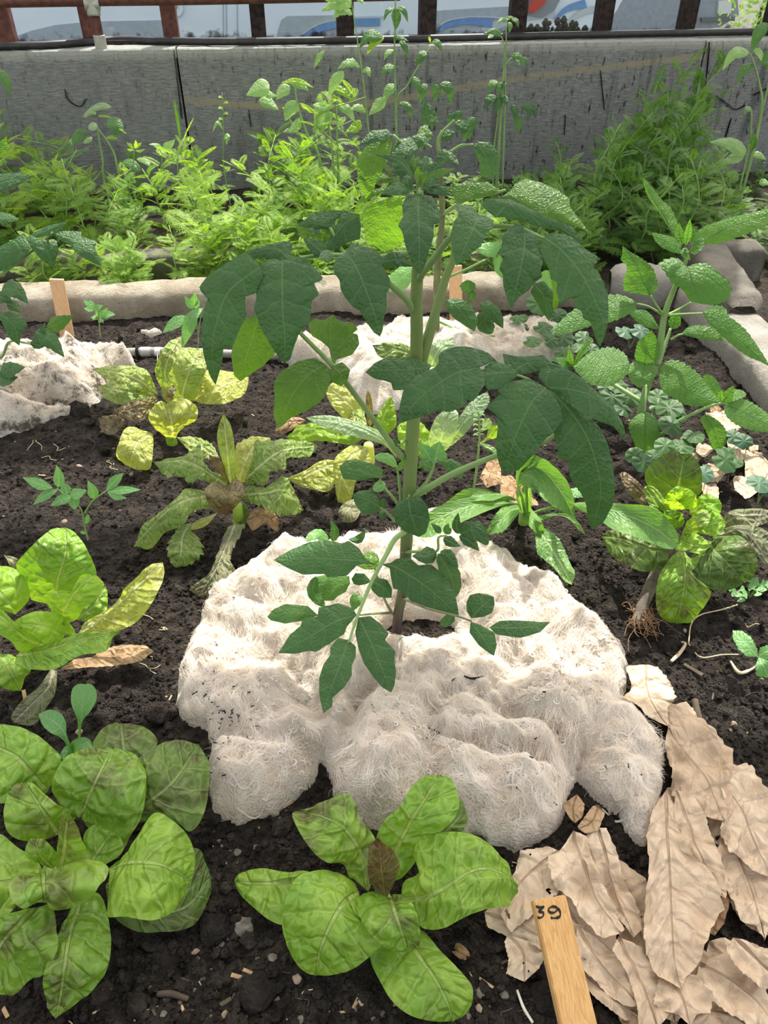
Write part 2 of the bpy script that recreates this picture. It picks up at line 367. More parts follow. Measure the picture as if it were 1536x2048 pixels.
def grid_mesh(name, x0, x1, y0, y1, st, fn, mat, kind):
    nx = int((x1-x0)/st)+1; ny = int((y1-y0)/st)+1
    xx, yy = np.meshgrid(np.linspace(x0, x1, nx), np.linspace(y0, y1, ny)); zz = fn(xx, yy)
    V = np.c_[xx.ravel(), yy.ravel(), zz.ravel()]
    i = (np.arange(ny-1)[:, None]*nx+np.arange(nx-1)[None]).ravel()
    o = mesh_obj(name, V, np.c_[i, i+1, i+nx+1, i+nx], mat); tag(o, kind=kind); return o
grid_mesh('ground_bed', -1.05, 1.15, 0.06, 1.64, 0.0045, soil_h, M['soil'], 'structure')
grid_mesh('ground_path', -2.6, 2.8, 1.56, 3.3, 0.03, lambda x, y: 0.02*(fbm(x*6, y*6, 8, 3)-.5)-0.006, M['soil_far'], 'structure')

# ---------------------------------------------------------------- setting: wall, ledge, windows
WZ = 0.395
PL = G(0, 103, WZ); PR = G(1536, 77, WZ); WD = (PR-PL); WD.z = 0; WLEN = WD.length; WD.normalize()
WN = Vector((WD.y, -WD.x, 0))           # towards the camera
def wall_pt(u, v): return RP(u, v, PL, WN)
def wx(p): return (p-PL).dot(WD)
def wall_mat():
    N = NT('grey_concrete'); p = N.pos
    vm = N.n('VectorMath', operation='SUBTRACT'); N.l(p, vm.inputs[0]); vm.inputs[1].default_value = PL
    ro = N.mapv(vm.outputs[0], rot=(0, 0, -math.atan2(WD.y, WD.x)))
    sp = N.n('SeparateXYZ'); N.l(ro, sp.inputs[0]); x, z = sp.outputs[0], sp.outputs[2]
    strf = N.noise(N.mapv(ro, (34, 34, 230)), 1.0, 5, .7)
    big = N.noise(ro, 5, 4); pit = N.noise(N.mapv(ro, (75, 75, 24)), 1.0, 5, .75)
    fine = N.noise(ro, 160, 4, .7)
    col = N.mix(N.ramp(strf, .32, .7), (.15, .157, .153), (.315, .32, .31))
    col = N.mix(N.math('MULTIPLY', N.ramp(big, .4, .7), .45), col, (.205, .215, .205))
    zt = N.ramp(z, -0.30, -0.02)
    right = N.ramp(x, .45, 1.0)
    pm = N.math('MULTIPLY', N.ramp(pit, .56, .66), N.math('MULTIPLY_ADD', right, .6, .38))
    col = N.mix(pm, col, (.035, .035, .04))
    dr = N.noise(N.mapv(ro, (22, 22, 2.2)), 1.0, 4, .6)
    col = N.mix(N.math('MULTIPLY', N.ramp(dr, .54, .70), N.math('MULTIPLY_ADD', right, .5, .2)), col, (.07, .07, .075))
    top = N.ramp(N.math('ADD', z, N.math('MULTIPLY', strf, .012)), -0.028, -0.012)
    col = N.mix(N.math('MULTIPLY', top, .6), col, (.40, .40, .36))  # paler top edge, light on the ledge put into the colour
    return N, ro, x, z, col, pm, fine, strf
N, ro, x_, z_, col, pm, fine, strf = wall_mat()
# an ochre water line runs across the concrete: height of its middle at each place along the wall
st_pts = [wall_pt(*p) for p in ((362, 199), (470, 208), (560, 216), (700, 212), (830, 192), (1000, 163), (1150, 142), (1290, 125), (1415, 113))]
cr = N.n('ValToRGB'); cr.color_ramp.interpolation = 'LINEAR'
while len(cr.color_ramp.elements) > 1: cr.color_ramp.elements.remove(cr.color_ramp.elements[-1])
for i, p in enumerate(st_pts):
    e = cr.color_ramp.elements[0] if i == 0 else cr.color_ramp.elements.new(wx(p)/WLEN)
    e.position = wx(p)/WLEN; g_ = p.z/0.4; e.color = (g_, g_, g_, 1)
N.l(N.math('DIVIDE', x_, WLEN), cr.inputs[0])
zc = N.math('MULTIPLY', cr.outputs[0], 0.4)
dz = N.math('ABSOLUTE', N.math('SUBTRACT', N.math('ADD', z_, WZ), N.math('ADD', zc, N.math('MULTIPLY_ADD', N.noise(ro, 30, 3), .012, -.006))))
band = N.math('MULTIPLY', N.ramp(dz, .006, .013, 1, 0), N.math('MULTIPLY', N.ramp(N.noise(N.mapv(ro, (9, 9, 60)), 1, 3), .25, .5), .75))
band = N.math('MULTIPLY', band, N.math('MULTIPLY', N.ramp(x_, wx(st_pts[0])-.005, wx(st_pts[0])+.005), N.ramp(x_, wx(st_pts[-1])-.005, wx(st_pts[-1])+.01, 1, 0)))
col = N.mix(band, col, (.34, .29, .20))
M['wall'] = N.done(N.pbsdf(col, .85, .2, N.bump(N.math('ADD', N.math('MULTIPLY', pm, -3.0), N.math('ADD', N.math('MULTIPLY', strf, 1.2), fine)), .55, .003)))
def slab(name, ua, ub, zt=WZ):
    a = wx(RP(ua, 90, PL, WN)); b = wx(RP(ub, 90, PL, WN)); g = .003
    nx = max(4, int((b-a)/.02)); V = []; Fc = []
    prof = [(-.05, 0), (.06, 0), (.12, 0), (.2, 0), (.28, 0), (.34, 0), (zt-.012, 0), (zt-.003, .003), (zt, .009), (zt, .04), (zt, .09), (zt, .16), (zt-.02, .2), (-.05, .2)]
    for i in range(nx+1):
        s_ = a+g+(b-a-2*g)*i/nx
        for z, d in prof:
            nz = .0035*noise.noise(Vector((s_*17, z*17, 1)))+(.004*noise.noise(Vector((s_*60, 0, 5))) if z > .36 and d < .03 else 0)
            p = PL+WD*s_-WN*(d+nz); V.append((p.x, p.y, z+(.002*noise.noise(Vector((s_*40, d*40, 3))) if z >= zt-.004 else 0)))
    c = len(prof)
    for i in range(nx):
        for j in range(c-1): k = i*c+j; Fc.append((k, k+c, k+c+1, k+1))
    Fc.append(tuple(range(c))); Fc.append(tuple(nx*c+j for j in range(c))[::-1])
    return tag(mesh_obj(name, V, Fc, M['wall'], smooth=False), kind='structure')
slab('wall_back', -420, 350); slab('wall_back', 350, 1412, WZ-.001); slab('wall_back', 1412, 2000, WZ-.003)
# cracks and the joint seams: dark sunken lines in the face
M['dark'] = simple('dark_gap', (.018, .018, .02), None, .9, .1)
def crack(pts, w):
    c = [wall_pt(*p) for p in pts]; V = []; Fc = []
    q = crom(c, 5*len(c))
    for i, p in enumerate(q):
        t = (q[min(i+1, len(q)-1)]-q[max(i-1, 0)]).normalized(); s_ = t.cross(WN); k = w*(.4+.9*abs(noise.noise(p*90)))*(0.25 if i in (0, len(q)-1) else 1)
        for d in (-1, 1): V.append(p+s_*k*d+WN*.0045)
        V.append(p-WN*.004)
    for i in range(len(q)-1):
        a = i*3; Fc += [(a, a+3, a+5, a+2), (a+2, a+5, a+4, a+1)]
    return tag(mesh_obj('trim_crack', V, Fc, M['dark']), kind='structure')
crack([(348, 100), (356, 165), (364, 238)], .0035); crack([(1418, 84), (1412, 150), (1396, 230), (1380, 330)], .004)
crack([(130, 178), (138, 200), (160, 212), (174, 196)], .0022); crack([(1430, 190), (1450, 205), (1470, 218), (1490, 210)], .003)
crack([(1505, 190), (1536, 175)], .0025); crack([(1450, 275), (1462, 235)], .0022); crack([(1200, 140), (1208, 220)], .002)
crack([(872, 215), (868, 262)], .002); crack([(498, 218), (502, 255)], .0018); crack([(1130, 230), (1128, 270)], .002)

WG = PL-WN*.13                                                    # the glazing's plane
M['bar_red'] = simple('maroon_paint', (.075, .028, .022), (.16, .06, .045), .6, .3, 60, .4, 200)
M['bar_dark'] = simple('dark_weathered_paint', (.012, .010, .010), (.05, .033, .028), .75, .2, 70, .5, 200)
def glass_mat():
    N = NT('dusty_glass'); z = N.n('SeparateXYZ'); N.l(N.pos, z.inputs[0]); 
    T = N.n('BsdfTransparent'); T.inputs[0].default_value = (.95, .98, 1, 1)
    Gl = N.n('BsdfGlossy'); Gl.inputs['Roughness'].default_value = .05
    D = N.n('BsdfDiffuse'); D.inputs[0].default_value = (.045, .045, .035, 1)
    dirt = N.math('MULTIPLY', N.ramp(N.math('ADD', N.math('MULTIPLY', z.outputs[2], -18), N.math('MULTIPLY', N.noise(N.pos, 24, 4), 2.6)), -6.15, -5.6), .8)
    m1 = N.n('MixShader'); m1.inputs[0].default_value = .06; N.l(T.outputs[0], m1.inputs[1]); N.l(Gl.outputs[0], m1.inputs[2])
    m2 = N.n('MixShader'); N.l(dirt, m2.inputs[0]); N.l(m1.outputs[0], m2.inputs[1]); N.l(D.outputs[0], m2.inputs[2])
    return N.done(m2.outputs[0])
M['glass'] = glass_mat()
bars = [(-170, 34), (4, 34), (178, 26), (340, 26), (516, 26), (690, 30), (854, 30), (1034, 30), (1205, 30), (1372, 28), (1545, 30), (1720, 30)]
bx = [wx(RP(u, 45, WG, WN)) for u, w_ in bars]
for i, ((u, w_), s_) in enumerate(zip(bars, bx)):
    hw = w_*.5*2.55/FPX*1.05
    p = WG+WD*s_; p.z = .60
    tag(box(f'trim_{i+1}', None, M['bar_red'] if u < 500 else M['bar_dark'], p, WD*hw, WN*.022, ZUP*.215, .003), kind='structure')
for i in range(len(bx)-1):
    p = WG+WD*(bx[i]+bx[i+1])*.5-WN*.004; p.z = .60
    tag(box(f'window_{i+1}', None, M['glass'], p, WD*((bx[i+1]-bx[i])*.5-.012), WN*.002, ZUP*.205), kind='structure')
p = WG+WD*(bx[0]+bx[-1])*.5; p.z = .398
tag(box('trim_sill', None, M['bar_dark'], p, WD*(bx[-1]-bx[0])*.5, WN*.02, ZUP*.008, .002), kind='structure')
# unseen board added overhead to shade the bed's front and the tall plant's top
M['board'] = simple('shade_board_wood', (.30, .24, .17), (.40, .33, .24), .7)
RZ = 1.5
def shade_xy(p): return Vector((p.x+(RZ-p.z)*SUN_SHIFT[0], p.y+(RZ-p.z)*SUN_SHIFT[1], RZ))
def shade_poly(name, pts):
    V = [(x, y, RZ) for x, y in pts]+[(x, y, RZ+.02) for x, y in pts]; n = len(pts)
    Fc = [tuple(range(n))[::-1], tuple(range(n, 2*n))]+[(i, (i+1) % n, n+(i+1) % n, n+i) for i in range(n)]
    return tag(mesh_obj(name, V, Fc, M['board'], smooth=False), kind='structure')
e_ = [G(u, v, .03) for u, v in ((-500, 1385), (330, 1360), (700, 1345), (980, 1330), (1240, 1370), (1330, 1400), (2000, 1430))]
re = [shade_xy(p) for p in e_]
shade_poly('shade_board', [(re[0].x, .86), (re[-1].x, .86)]+[(p.x, p.y) for p in re[::-1]])
def shade(pts, z=.03, name='shade_board'):  # unseen panels added overhead, each shaped to drop a shade patch
    shade_poly(name, [(q.x, q.y) for q in [shade_xy(G(u, v, z)) for u, v in pts]])
shade([(-140, 1025), (545, 1000), (565, 1085), (-140, 1130)]); shade([(1010, 250), (1500, 240), (1480, 560), (1010, 560)], .12); shade([(-160, 330), (235, 340), (210, 470), (-160, 480)], .12)
shade([(-120, 775), (235, 772), (225, 868), (-120, 885)]); shade([(930, 640), (1150, 640), (1150, 760), (960, 750)], .05); shade([(1290, 1395), (1700, 1400), (1700, 1500), (1300, 1500)])
# ---------------------------------------------------------------- the ledge's cable, rail and post
t = tube('power_cable', None, simple('black_rubber', (.014, .014, .015), (.03, .03, .03), .42, .5), [G(u, v, .406) for u, v in ((-260, 101), (0, 93), (90, 90), (170, 84), (240, 79), (330, 82), (480, 83), (700, 80), (900, 76), (1100, 71), (1300, 67), (1536, 62), (1800, 55))], .0105, 10, 90)
tag(t, 'thick black cable lying along the concrete wall ledge below the glass', 'cable')
M['galv'] = simple('galvanised_metal', (.38, .38, .34), (.5, .5, .46), .5, .5, Metallic=.5)
rp = thing('heating_rail', 'maroon iron rail on a clamped post standing on the wall ledge', 'rail', G(200, 97, WZ))
pb = G(203, 97, WZ); pt = Vector((pb.x-.004, pb.y+.012, .56))
tube('post', rp, M['bar_red'], [pb, pb.lerp(pt, .5), pt], .0135, 12)
tube('foot_clamp', rp, M['galv'], [pb+Vector((0, 0, -.004)), pb+Vector((0, 0, .014)), pb+Vector((0, 0, .034))], .017, 12)
rl = [RP(u, v, pb-WN*.0, WN) for u, v in ((-300, 10), (0, 5), (180, 2), (350, 0), (520, -3), (800, -9))]
tube('rail_bar', rp, M['bar_red'], rl, .0135, 12, 40)
cc = RP(184, 8, pb+WN*.006, WN)
V, Fc = tube_data([cc+ZUP*-.028, cc, cc+ZUP*.028], .0185, 12); tube_data([cc-WD*.02, cc, cc+WD*.02], .0175, 12, None, V, Fc)
mesh_obj('cross_clamp', V, Fc, M['galv'], rp)
# ---------------------------------------------------------------- the vehicles outside
PV = PL-WN*1.5
def vp(u, v, off=0.0): return RP(u, v, PV+WN*off, WN)
M['van'] = simple('white_paint', (.76, .87, .98), (.80, .90, .99), .35, .5, 12, .25, 120, .002)
van = thing('camper_van', 'white camper van with blue and grey stripes parked outside the glass', 'van', (vp(600, 60).x, vp(600, 60).y, 0))
V, Fc = [], []
def vbody(name, pts, depth, off, mat, label=None):
    """an outline on the van's side given real depth inward, its rim rolled"""
    q = [vp(u, v, off) for u, v in pts]; n = len(q); c = sum(q, Vector())/n
    V = []; Fc = []
    for d, k in ((0.0, .985), (.006, 1.0), (depth, 1.0)):
        for p in q: V.append(c+(p-c)*k-WN*d)
    for r in range(2):
        for i in range(n): a = r*n+i; b = r*n+(i+1) % n; Fc.append((a, b, b+n, a+n))
    Fc.append(tuple(range(n))[::-1]); Fc.append(tuple(2*n+i for i in range(n)))
    return mesh_obj(name, V, Fc, mat, van, smooth=False, label=label)
vbody('body', [(-900, 92), (-900, -560), (1250, -640), (1262, -30), (1235, 20), (1196, 76), (1100, 92)], 1.1, 0, M['van'])
M['grey_decal'] = simple('grey_stripe', (.36, .43, .50), (.42, .49, .56), .4, .5)
M['blue_decal'] = simple('blue_stripe', (.13, .28, .60), (.16, .33, .66), .4, .5)
M['pale_decal'] = simple('pale_stripe', (.52, .60, .66), None, .4, .5)
vbody('stripe', [(18, 78), (60, 62), (110, 50), (180, 43), (333, 40), (333, 90), (18, 90)], .004, .004, M['grey_decal'], 'grey swept stripe')
vbody('stripe', [(552, 76), (562, 40), (574, 32), (690, 30), (700, 36), (700, 90), (552, 90)], .004, .004, M['grey_decal'])
vbody('stripe', [(862, 90), (862, 22), (1030, 12), (1030, 90)], .004, .004, M['grey_decal'])
def arc(name, pts, w0, w1, mat, off):
    q = crom([Vector((u, v, 0)) for u, v in pts], 24); a = []; b = []
    for i, p in enumerate(q):
        t = (q[min(i+1, 23)]-q[max(0, i-1)]).normalized(); k = (w0+(w1-w0)*i/23)*.5
        a.append((p.x-t.y*k, p.y+t.x*k)); b.append((p.x+t.y*k, p.y-t.x*k))
    V = []; Fc = []
    for (x0, y0), (x1, y1) in zip(a, b): V += [vp(x0, y0, off), vp(x1, y1, off), vp(x0, y0, off-.004), vp(x1, y1, off-.004)]
    for i in range(23): k = i*4; Fc += [(k, k+1, k+5, k+4), (k, k+4, k+6, k+2), (k+1, k+3, k+7, k+5)]
    return mesh_obj(name, V, Fc, mat, van, smooth=False)
arc('stripe', [(610, 78), (640, 58), (690, 46), (760, 44)], 14, 16, M['blue_decal'], .010)
arc('stripe', [(602, 70), (636, 49), (690, 37), (770, 34)], 3, 4, M['pale_decal'], .010)
arc('stripe', [(874, 62), (900, 49), (940, 42), (985, 47)], 8, 18, M['blue_decal'], .010)
arc('stripe', [(866, 62), (894, 42), (940, 34), (1000, 36), (1040, 50)], 3, 4, M['pale_decal'], .010)
arc('stripe', [(940, 78), (985, 54), (1040, 34), (1110, 24)], 16, 20, M['pale_decal'], .007)
arc('stripe', [(1110, 40), (1135, 18), (1172, 7)], 5, 18, M['blue_decal'], .010)
arc('stripe', [(1130, 52), (1165, 25), (1210, 14)], 8, 14, M['pale_decal'], .010)
lamp = vbody('tail_lamp', [(1050, 30), (1042, 5), (1046, -40), (1120, -60), (1126, -10), (1110, 20), (1085, 36)], .02, .016, simple('lamp_housing', (.25, .29, .34), None, .3, .5), 'grey rounded lamp cluster')
o = vbody('lamp_lens', [(1056, 24), (1062, 4), (1070, -12), (1094, -14), (1092, 4), (1082, 16), (1068, 26)], .015, .032, simple('red_lens', (.55, .06, .04), None, .2, .6), 'red tail lamp lens')
o.parent = lamp
hd = vbody('latch_plate', [(345, 32), (345, -40), (366, -44), (366, 22), (360, 32), (352, 34)], .008, .014, M['van'], 'hatch plate with round lock')
c0 = vp(350, 12, .014); V, Fc = tube_data([c0, c0+WN*.006, c0+WN*.012], [.011, .011, .008], 14); o = mesh_obj('lock', V, Fc, M['galv'], van); o.parent = hd
for u in (446, 452, 474):
    vbody('seam', [(u, 90), (u-1, -60), (u+1, -60), (u+2, 90)], .003, .003, M['grey_decal'])
PC = PL-WN*3.0
car = thing('parked_car', 'dark grey car behind the last clear pane, partly hidden by the van', 'car', (RP(1400, 40, PC, WN).x, RP(1400, 40, PC, WN).y, 0))
def cbody(name, pts, depth, off, mat, label=None):
    q = [RP(u, v, PC+WN*off, WN) for u, v in pts]; n = len(q); V = [p for p in q]+[p-WN*depth for p in q]
    return mesh_obj(name, V, [tuple(range(n))[::-1], tuple(range(n, 2*n))]+[(i, (i+1) % n, n+(i+1) % n, n+i) for i in range(n)], mat, car, smooth=False, label=label)
cbody('body', [(1180, 70), (1190, -90), (1250, -150), (1400, -160), (1470, -60), (1478, 30), (1440, 55), (1330, 66)], .9, 0, simple('grey_car_paint', (.22, .26, .31), (.27, .31, .36), .3, .5))
cbody('tail_lamp', [(1380, 55), (1384, 25), (1394, 18), (1394, 45)], .03, .02, simple('red_lens2', (.5, .05, .05), None, .25, .5), 'red lamp')
cbody('number_plate', [(1436, 28), (1438, 2), (1464, 0), (1462, 27)], .02, .02, simple('pale_plate', (.6, .63, .6), None, .4), 'pale blank plate')
cbody('bumper_strip', [(1404, 44), (1404, 36), (1470, 34), (1470, 42)], .03, .025, simple('bumper_trim', (.12, .13, .14), None, .5))
grid_mesh('ground_outside', -7, 8, 3.15, 12, .5, lambda x, y: 0*x-.01, simple('gravel', (.11, .105, .09), (.17, .165, .14), .9, .1, 30, .6, 90, .01), 'structure')
# ---------------------------------------------------------------- stone edgings
def stone_mat(name, c1, c2, c3):
    N = NT(name); p = N.pos; f = N.noise(p, 14, 5, .6); g = N.noise(p, 140, 5, .7); v = N.noise(p, 420, 3)
    col = N.mix(N.ramp(f, .35, .7), c1, c2); col = N.mix(N.math('MULTIPLY', N.ramp(g, .55, .72), .55), col, c3)
    return N.done(N.pbsdf(col, .9, .15, N.bump(N.math('ADD', g, N.math('MULTIPLY', v, .6)), 1.0, .007)))
M['stone'] = stone_mat('sandstone', (.32, .28, .21), (.50, .455, .37), (.15, .125, .095))
M['stone_grey'] = stone_mat('grey_stone', (.34, .32, .28), (.48, .455, .41), (.17, .16, .14))
M['conc'] = stone_mat('rough_concrete', (.15, .14, .12), (.25, .235, .20), (.07, .065, .055))
def beam(name, a, b, wd, ht, mat, label, cat='edging stone', r=.6, amp=.006, zb=-.03, seed=0.0, nseg=None, taper=1.0):
    """a rounded stone beam from a to b: a lies along its near foot, its width goes back"""
    a = Vector(a); b = Vector(b); d = (b-a).normalized(); s_ = Vector((-d.y, d.x, 0)); L = (b-a).length
    nx = nseg or int(L/.012); nc = 26; V = []; Fc = []
    for i in range(nx+1):
        u = i/nx; e = min(1, min(u, 1-u)*L/.03); e = math.sqrt(max(0, 1-(1-e)**2)); wd_ = wd*(1+(taper-1)*u)
        for j in range(nc):
            th = 6.2832*j/nc; ct, st_ = math.cos(th), math.sin(th)
            y = abs(ct)**r*(1 if ct > 0 else -1)*wd_*.5*(.6+.4*e); z = abs(st_)**r*(1 if st_ > 0 else -1)*(ht-zb)*.5*(.75+.25*e)
            p = a+d*(u*L)+s_*(wd_*.5-y)+ZUP*((ht+zb)*.5+z)
            nz = noise.noise(Vector((p.x*9+seed, p.y*9, p.z*9)))*1.0+.5*noise.noise(Vector((p.x*28, p.y*28+seed, p.z*28)))+.2*noise.noise(p*90)
            V.append(p+(s_*(-ct)+ZUP*st_)*amp*nz+(s_*(-ct)+ZUP*st_)*min(0, noise.noise(p*45)+.25)*.012)
    for i in range(nx):
        for j in range(nc): k = i*nc+j; k2 = i*nc+(j+1) % nc; Fc.append((k, k2, k2+nc, k+nc))
    Fc.append(tuple(range(nc))); Fc.append(tuple(nx*nc+j for j in range(nc))[::-1])
    return tag(mesh_obj(name, V, Fc, mat), label, cat)
a_ = G(-420, 655, 0); b_ = G(1188, 618, 0)
beam('edging_stone', (a_.x, a_.y, 0), (b_.x, b_.y, 0), .095, .062, M['stone'], 'long rounded sandstone edging along the back of the bed', amp=.008)
a_ = G(1338, 612, 0); b_ = G(1700, 1010, 0)
beam('edging_stone', (b_.x, b_.y, 0), (a_.x, a_.y, 0), -.115, .065, M['stone_grey'], 'pale grey edging stone running down the right side of the bed', amp=.007, seed=4)
c_ = G(1265, 610, 0)
beam('edging_stone', (c_.x-.055, c_.y-.01, 0), (c_.x+.085, c_.y-.02, 0), .10, .082, M['stone_grey'], 'rounded grey corner stone where the two edgings meet', r=.8, amp=.008, seed=9)
a_ = G(-300, 560, 0); b_ = G(432, 556, 0)
beam('concrete_block', (a_.x, a_.y, 0), (b_.x, b_.y, 0), .08, .055, M['conc'], 'low concrete kerb block half hidden by weeds behind the sandstone edging', 'kerb block', r=.35, amp=.005, seed=2)
a_ = G(1448, 585, 0)
beam('concrete_block', (a_.x-.01, a_.y+.09, 0), (a_.x+.12, a_.y+.075, 0), .09, .075, M['conc'], 'short concrete block standing behind the right edging stone', 'kerb block', r=.35, amp=.005, seed=6)
a_ = G(1512, 690, 0)
beam('concrete_block', (a_.x, a_.y, 0), (a_.x+.05, a_.y+.45, 0), .09, .10, M['conc'], 'tall narrow concrete kerb at the far right beside the feathery weeds', 'kerb block', r=.4, amp=.005, seed=7)

V, Fc = [], []
for i in range(60):
    u = RNG.uniform(1046, 1172); q = RP(u, 66-RNG.random()**1.6*28*math.sin(max(.1, (u-1040)/140*3.0)), WG-WN*.03, WN); me_r = RNG.uniform(.006, .013)
    for k in range(1): tube_data([q-ZUP*me_r, q, q+ZUP*me_r], [me_r*.5, me_r, me_r*.3], 6, 5, V, Fc)
for i in range(1, 5): pass
tag(mesh_obj('moss_clump', V, Fc, simple('dry_moss', (.05, .045, .03), (.13, .12, .09), .95, .05, 200, .8, 400)), 'dark mossy debris heaped against the outside of the glass, under the red lamp', 'moss')
# ---------------------------------------------------------------- lettuces
UPN = ZUP*0.75
def lf(par, mat, mid, A, B, **k):
    k.setdefault('bump', .0035); k.setdefault('bf', 55); k.setdefault('cup', -.18); k.setdefault('nu', 60); k.setdefault('nv', 24); k.setdefault('relief', .0028 if mat in ('lettuce', 'lettuce_spot', 'lettuce_dark', 'lettuce_pale') else .0015)
    return sheet('leaf', par, M[mat], Gs(*mid), xs(*A), xs(*B), **k)
def lettuce(label, base, group=None):
    p = G(*base); return thing('lettuce', label, 'lettuce', (p.x, p.y, soil_h(p.x, p.y)), group)
def stump(par, px, z=.03, r=.010, mat='lettuce_pale', top=None):
    p = ORG[par.name]; q = G(*px, z)
    tube('stem', par, M[mat], [Vector((p.x, p.y, -.01)), Vector(p).lerp(q, .5), q], [r*1.1, r, r*.8], 10)

# front centre, bright green
crop(440, 1400, 2.4774)
L = lettuce('bright green lettuce at the front centre before the fleece', (760, 1830)); stump(L, (762, 1800), .035, .012)
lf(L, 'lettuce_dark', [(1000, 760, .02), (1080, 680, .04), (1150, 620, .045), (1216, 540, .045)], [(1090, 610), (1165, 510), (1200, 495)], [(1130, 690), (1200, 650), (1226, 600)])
lf(L, 'lettuce', [(480, 872, .022), (350, 898, .025), (200, 910, .02), (74, 900, .008)], [(420, 846), (330, 852), (210, 833), (120, 850), (85, 872)], [(400, 1120), (330, 1120), (260, 1100), (180, 1040), (100, 960)])
lf(L, 'lettuce', [(900, 1150, .02), (980, 1260, .034), (1070, 1390, .034), (1130, 1510, .024), (1150, 1590, .008)], [(760, 1240), (748, 1300), (790, 1390), (850, 1490), (940, 1562), (1050, 1590)], [(1000, 1140), (1090, 1240), (1180, 1330), (1246, 1410), (1252, 1490), (1215, 1560)], cup=-.1)
lf(L, 'lettuce', [(850, 905, .03), (872, 760, .05), (935, 620, .075), (1010, 500, .09), (1090, 370, .088)], [(790, 840), (778, 680), (820, 590), (900, 520), (940, 440), (1000, 385)], [(900, 880), (970, 800), (1000, 710), (1090, 655), (1160, 590), (1186, 500), (1150, 400)], bump=.006)
lf(L, 'lettuce_spot', [(735, 950, .03), (700, 770, .055), (640, 665, .075), (560, 600, .082), (400, 545, .072)], [(665, 890), (640, 880), (610, 815), (520, 800), (450, 740), (385, 640), (360, 565)], [(770, 820), (768, 690), (700, 590), (670, 510), (622, 460), (520, 500)], bump=.006, bf=70)
lf(L, 'lettuce', [(890, 990, .03), (1000, 985, .05), (1110, 935, .065), (1270, 840, .075), (1400, 860, .06), (1476, 950, .03)], [(915, 900), (985, 850), (960, 770), (985, 700), (1080, 660), (1190, 652), (1300, 690), (1390, 770), (1440, 840)], [(960, 1060), (1000, 1130), (1100, 1135), (1180, 1095), (1240, 1065), (1330, 1035), (1430, 1018)], bump=.007, bf=60)
lf(L, 'lettuce', [(690, 950, .04), (610, 1010, .062), (550, 1110, .062), (500, 1230, .045), (475, 1360, .014)], [(650, 890), (560, 848), (470, 850), (380, 880), (330, 970), (306, 1090), (330, 1210), (385, 1310), (435, 1352)], [(700, 1000), (720, 1100), (806, 1190), (760, 1260), (660, 1330), (560, 1360)], cup=-.12, bump=.004)
lf(L, 'lettuce_brown', [(820, 985, .03), (802, 850, .07), (785, 696, .115)], [(740, 900), (733, 750), (755, 710)], [(860, 920), (888, 815), (850, 740), (815, 705)], bump=.005, bf=160, cup=.3, nu=24, nv=10)
lf(L, 'lettuce_spot', [(840, 975, .055), (868, 1050, .085), (900, 1150, .078), (932, 1252, .055)], [(760, 945), (690, 980), (682, 1050), (735, 1150), (830, 1230)], [(915, 965), (970, 1040), (992, 1140), (985, 1225)], cup=-.3, bump=.004)

# front left, big, bronzed
crop(0, 1400, 2.8444)
L = lettuce('largest lettuce, bronze-blotched, in the front left corner', (110, 1760)); stump(L, (115, 1740), .04, .014)
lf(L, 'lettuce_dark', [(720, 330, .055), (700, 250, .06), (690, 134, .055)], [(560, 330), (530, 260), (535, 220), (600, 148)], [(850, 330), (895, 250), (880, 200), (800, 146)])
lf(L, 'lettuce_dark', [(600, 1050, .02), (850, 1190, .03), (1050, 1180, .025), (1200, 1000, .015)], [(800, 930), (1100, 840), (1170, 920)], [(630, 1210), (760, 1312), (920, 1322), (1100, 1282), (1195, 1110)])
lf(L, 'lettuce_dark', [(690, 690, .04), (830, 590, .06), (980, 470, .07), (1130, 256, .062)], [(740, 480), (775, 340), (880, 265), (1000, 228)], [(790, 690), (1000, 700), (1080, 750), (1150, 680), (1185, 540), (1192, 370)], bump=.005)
lf(L, 'lettuce', [(270, 525, .06), (170, 410, .085), (80, 315, .095), (-110, 230, .09)], [(350, 350), (290, 260), (180, 180), (60, 142), (-70, 145)], [(205, 560), (100, 560), (20, 590), (-100, 560)], bump=.006)
lf(L, 'lettuce', [(480, 980, .03), (560, 860, .045), (640, 740, .055)], [(470, 900), (480, 760), (560, 700)], [(610, 930), (700, 860), (690, 780)])
lf(L, 'lettuce_spot', [(470, 660, .055), (500, 560, .08), (570, 410, .095), (640, 262, .085)], [(380, 630), (290, 520), (335, 370), (440, 290), (540, 262)], [(510, 740), (590, 840), (672, 898), (745, 780), (812, 650), (835, 440), (790, 330), (720, 285)], bump=.007, bf=62, cup=-.22)
lf(L, 'lettuce_spot', [(330, 760, .05), (250, 640, .085), (140, 470, .105)], [(440, 650), (340, 600), (250, 530), (190, 475)], [(210, 810), (60, 770), (18, 660), (40, 550), (85, 480)], bump=.005)
lf(L, 'lettuce', [(255, 1000, .055), (100, 1025, .065), (0, 1040, .068), (-130, 1060, .06)], [(210, 920), (100, 840), (0, 760), (-90, 790)], [(130, 1130), (60, 1210), (0, 1240), (-90, 1250)], bump=.006)
lf(L, 'lettuce_spot', [(220, 1180, .055), (100, 1290, .065), (0, 1400, .05), (-90, 1650, .02)], [(110, 1200), (0, 1235), (-90, 1290)], [(290, 1170), (322, 1290), (316, 1440), (250, 1560), (170, 1595), (90, 1670), (0, 1684)], bump=.006)
lf(L, 'lettuce_spot', [(470, 1130, .03), (405, 1300, .05), (370, 1500, .05), (350, 1650, .03), (320, 1806, .008)], [(420, 1160), (330, 1330), (290, 1440), (246, 1580), (258, 1700), (285, 1775)], [(560, 1105), (612, 1220), (634, 1380), (612, 1530), (540, 1640), (440, 1725)], bump=.006, bf=62)
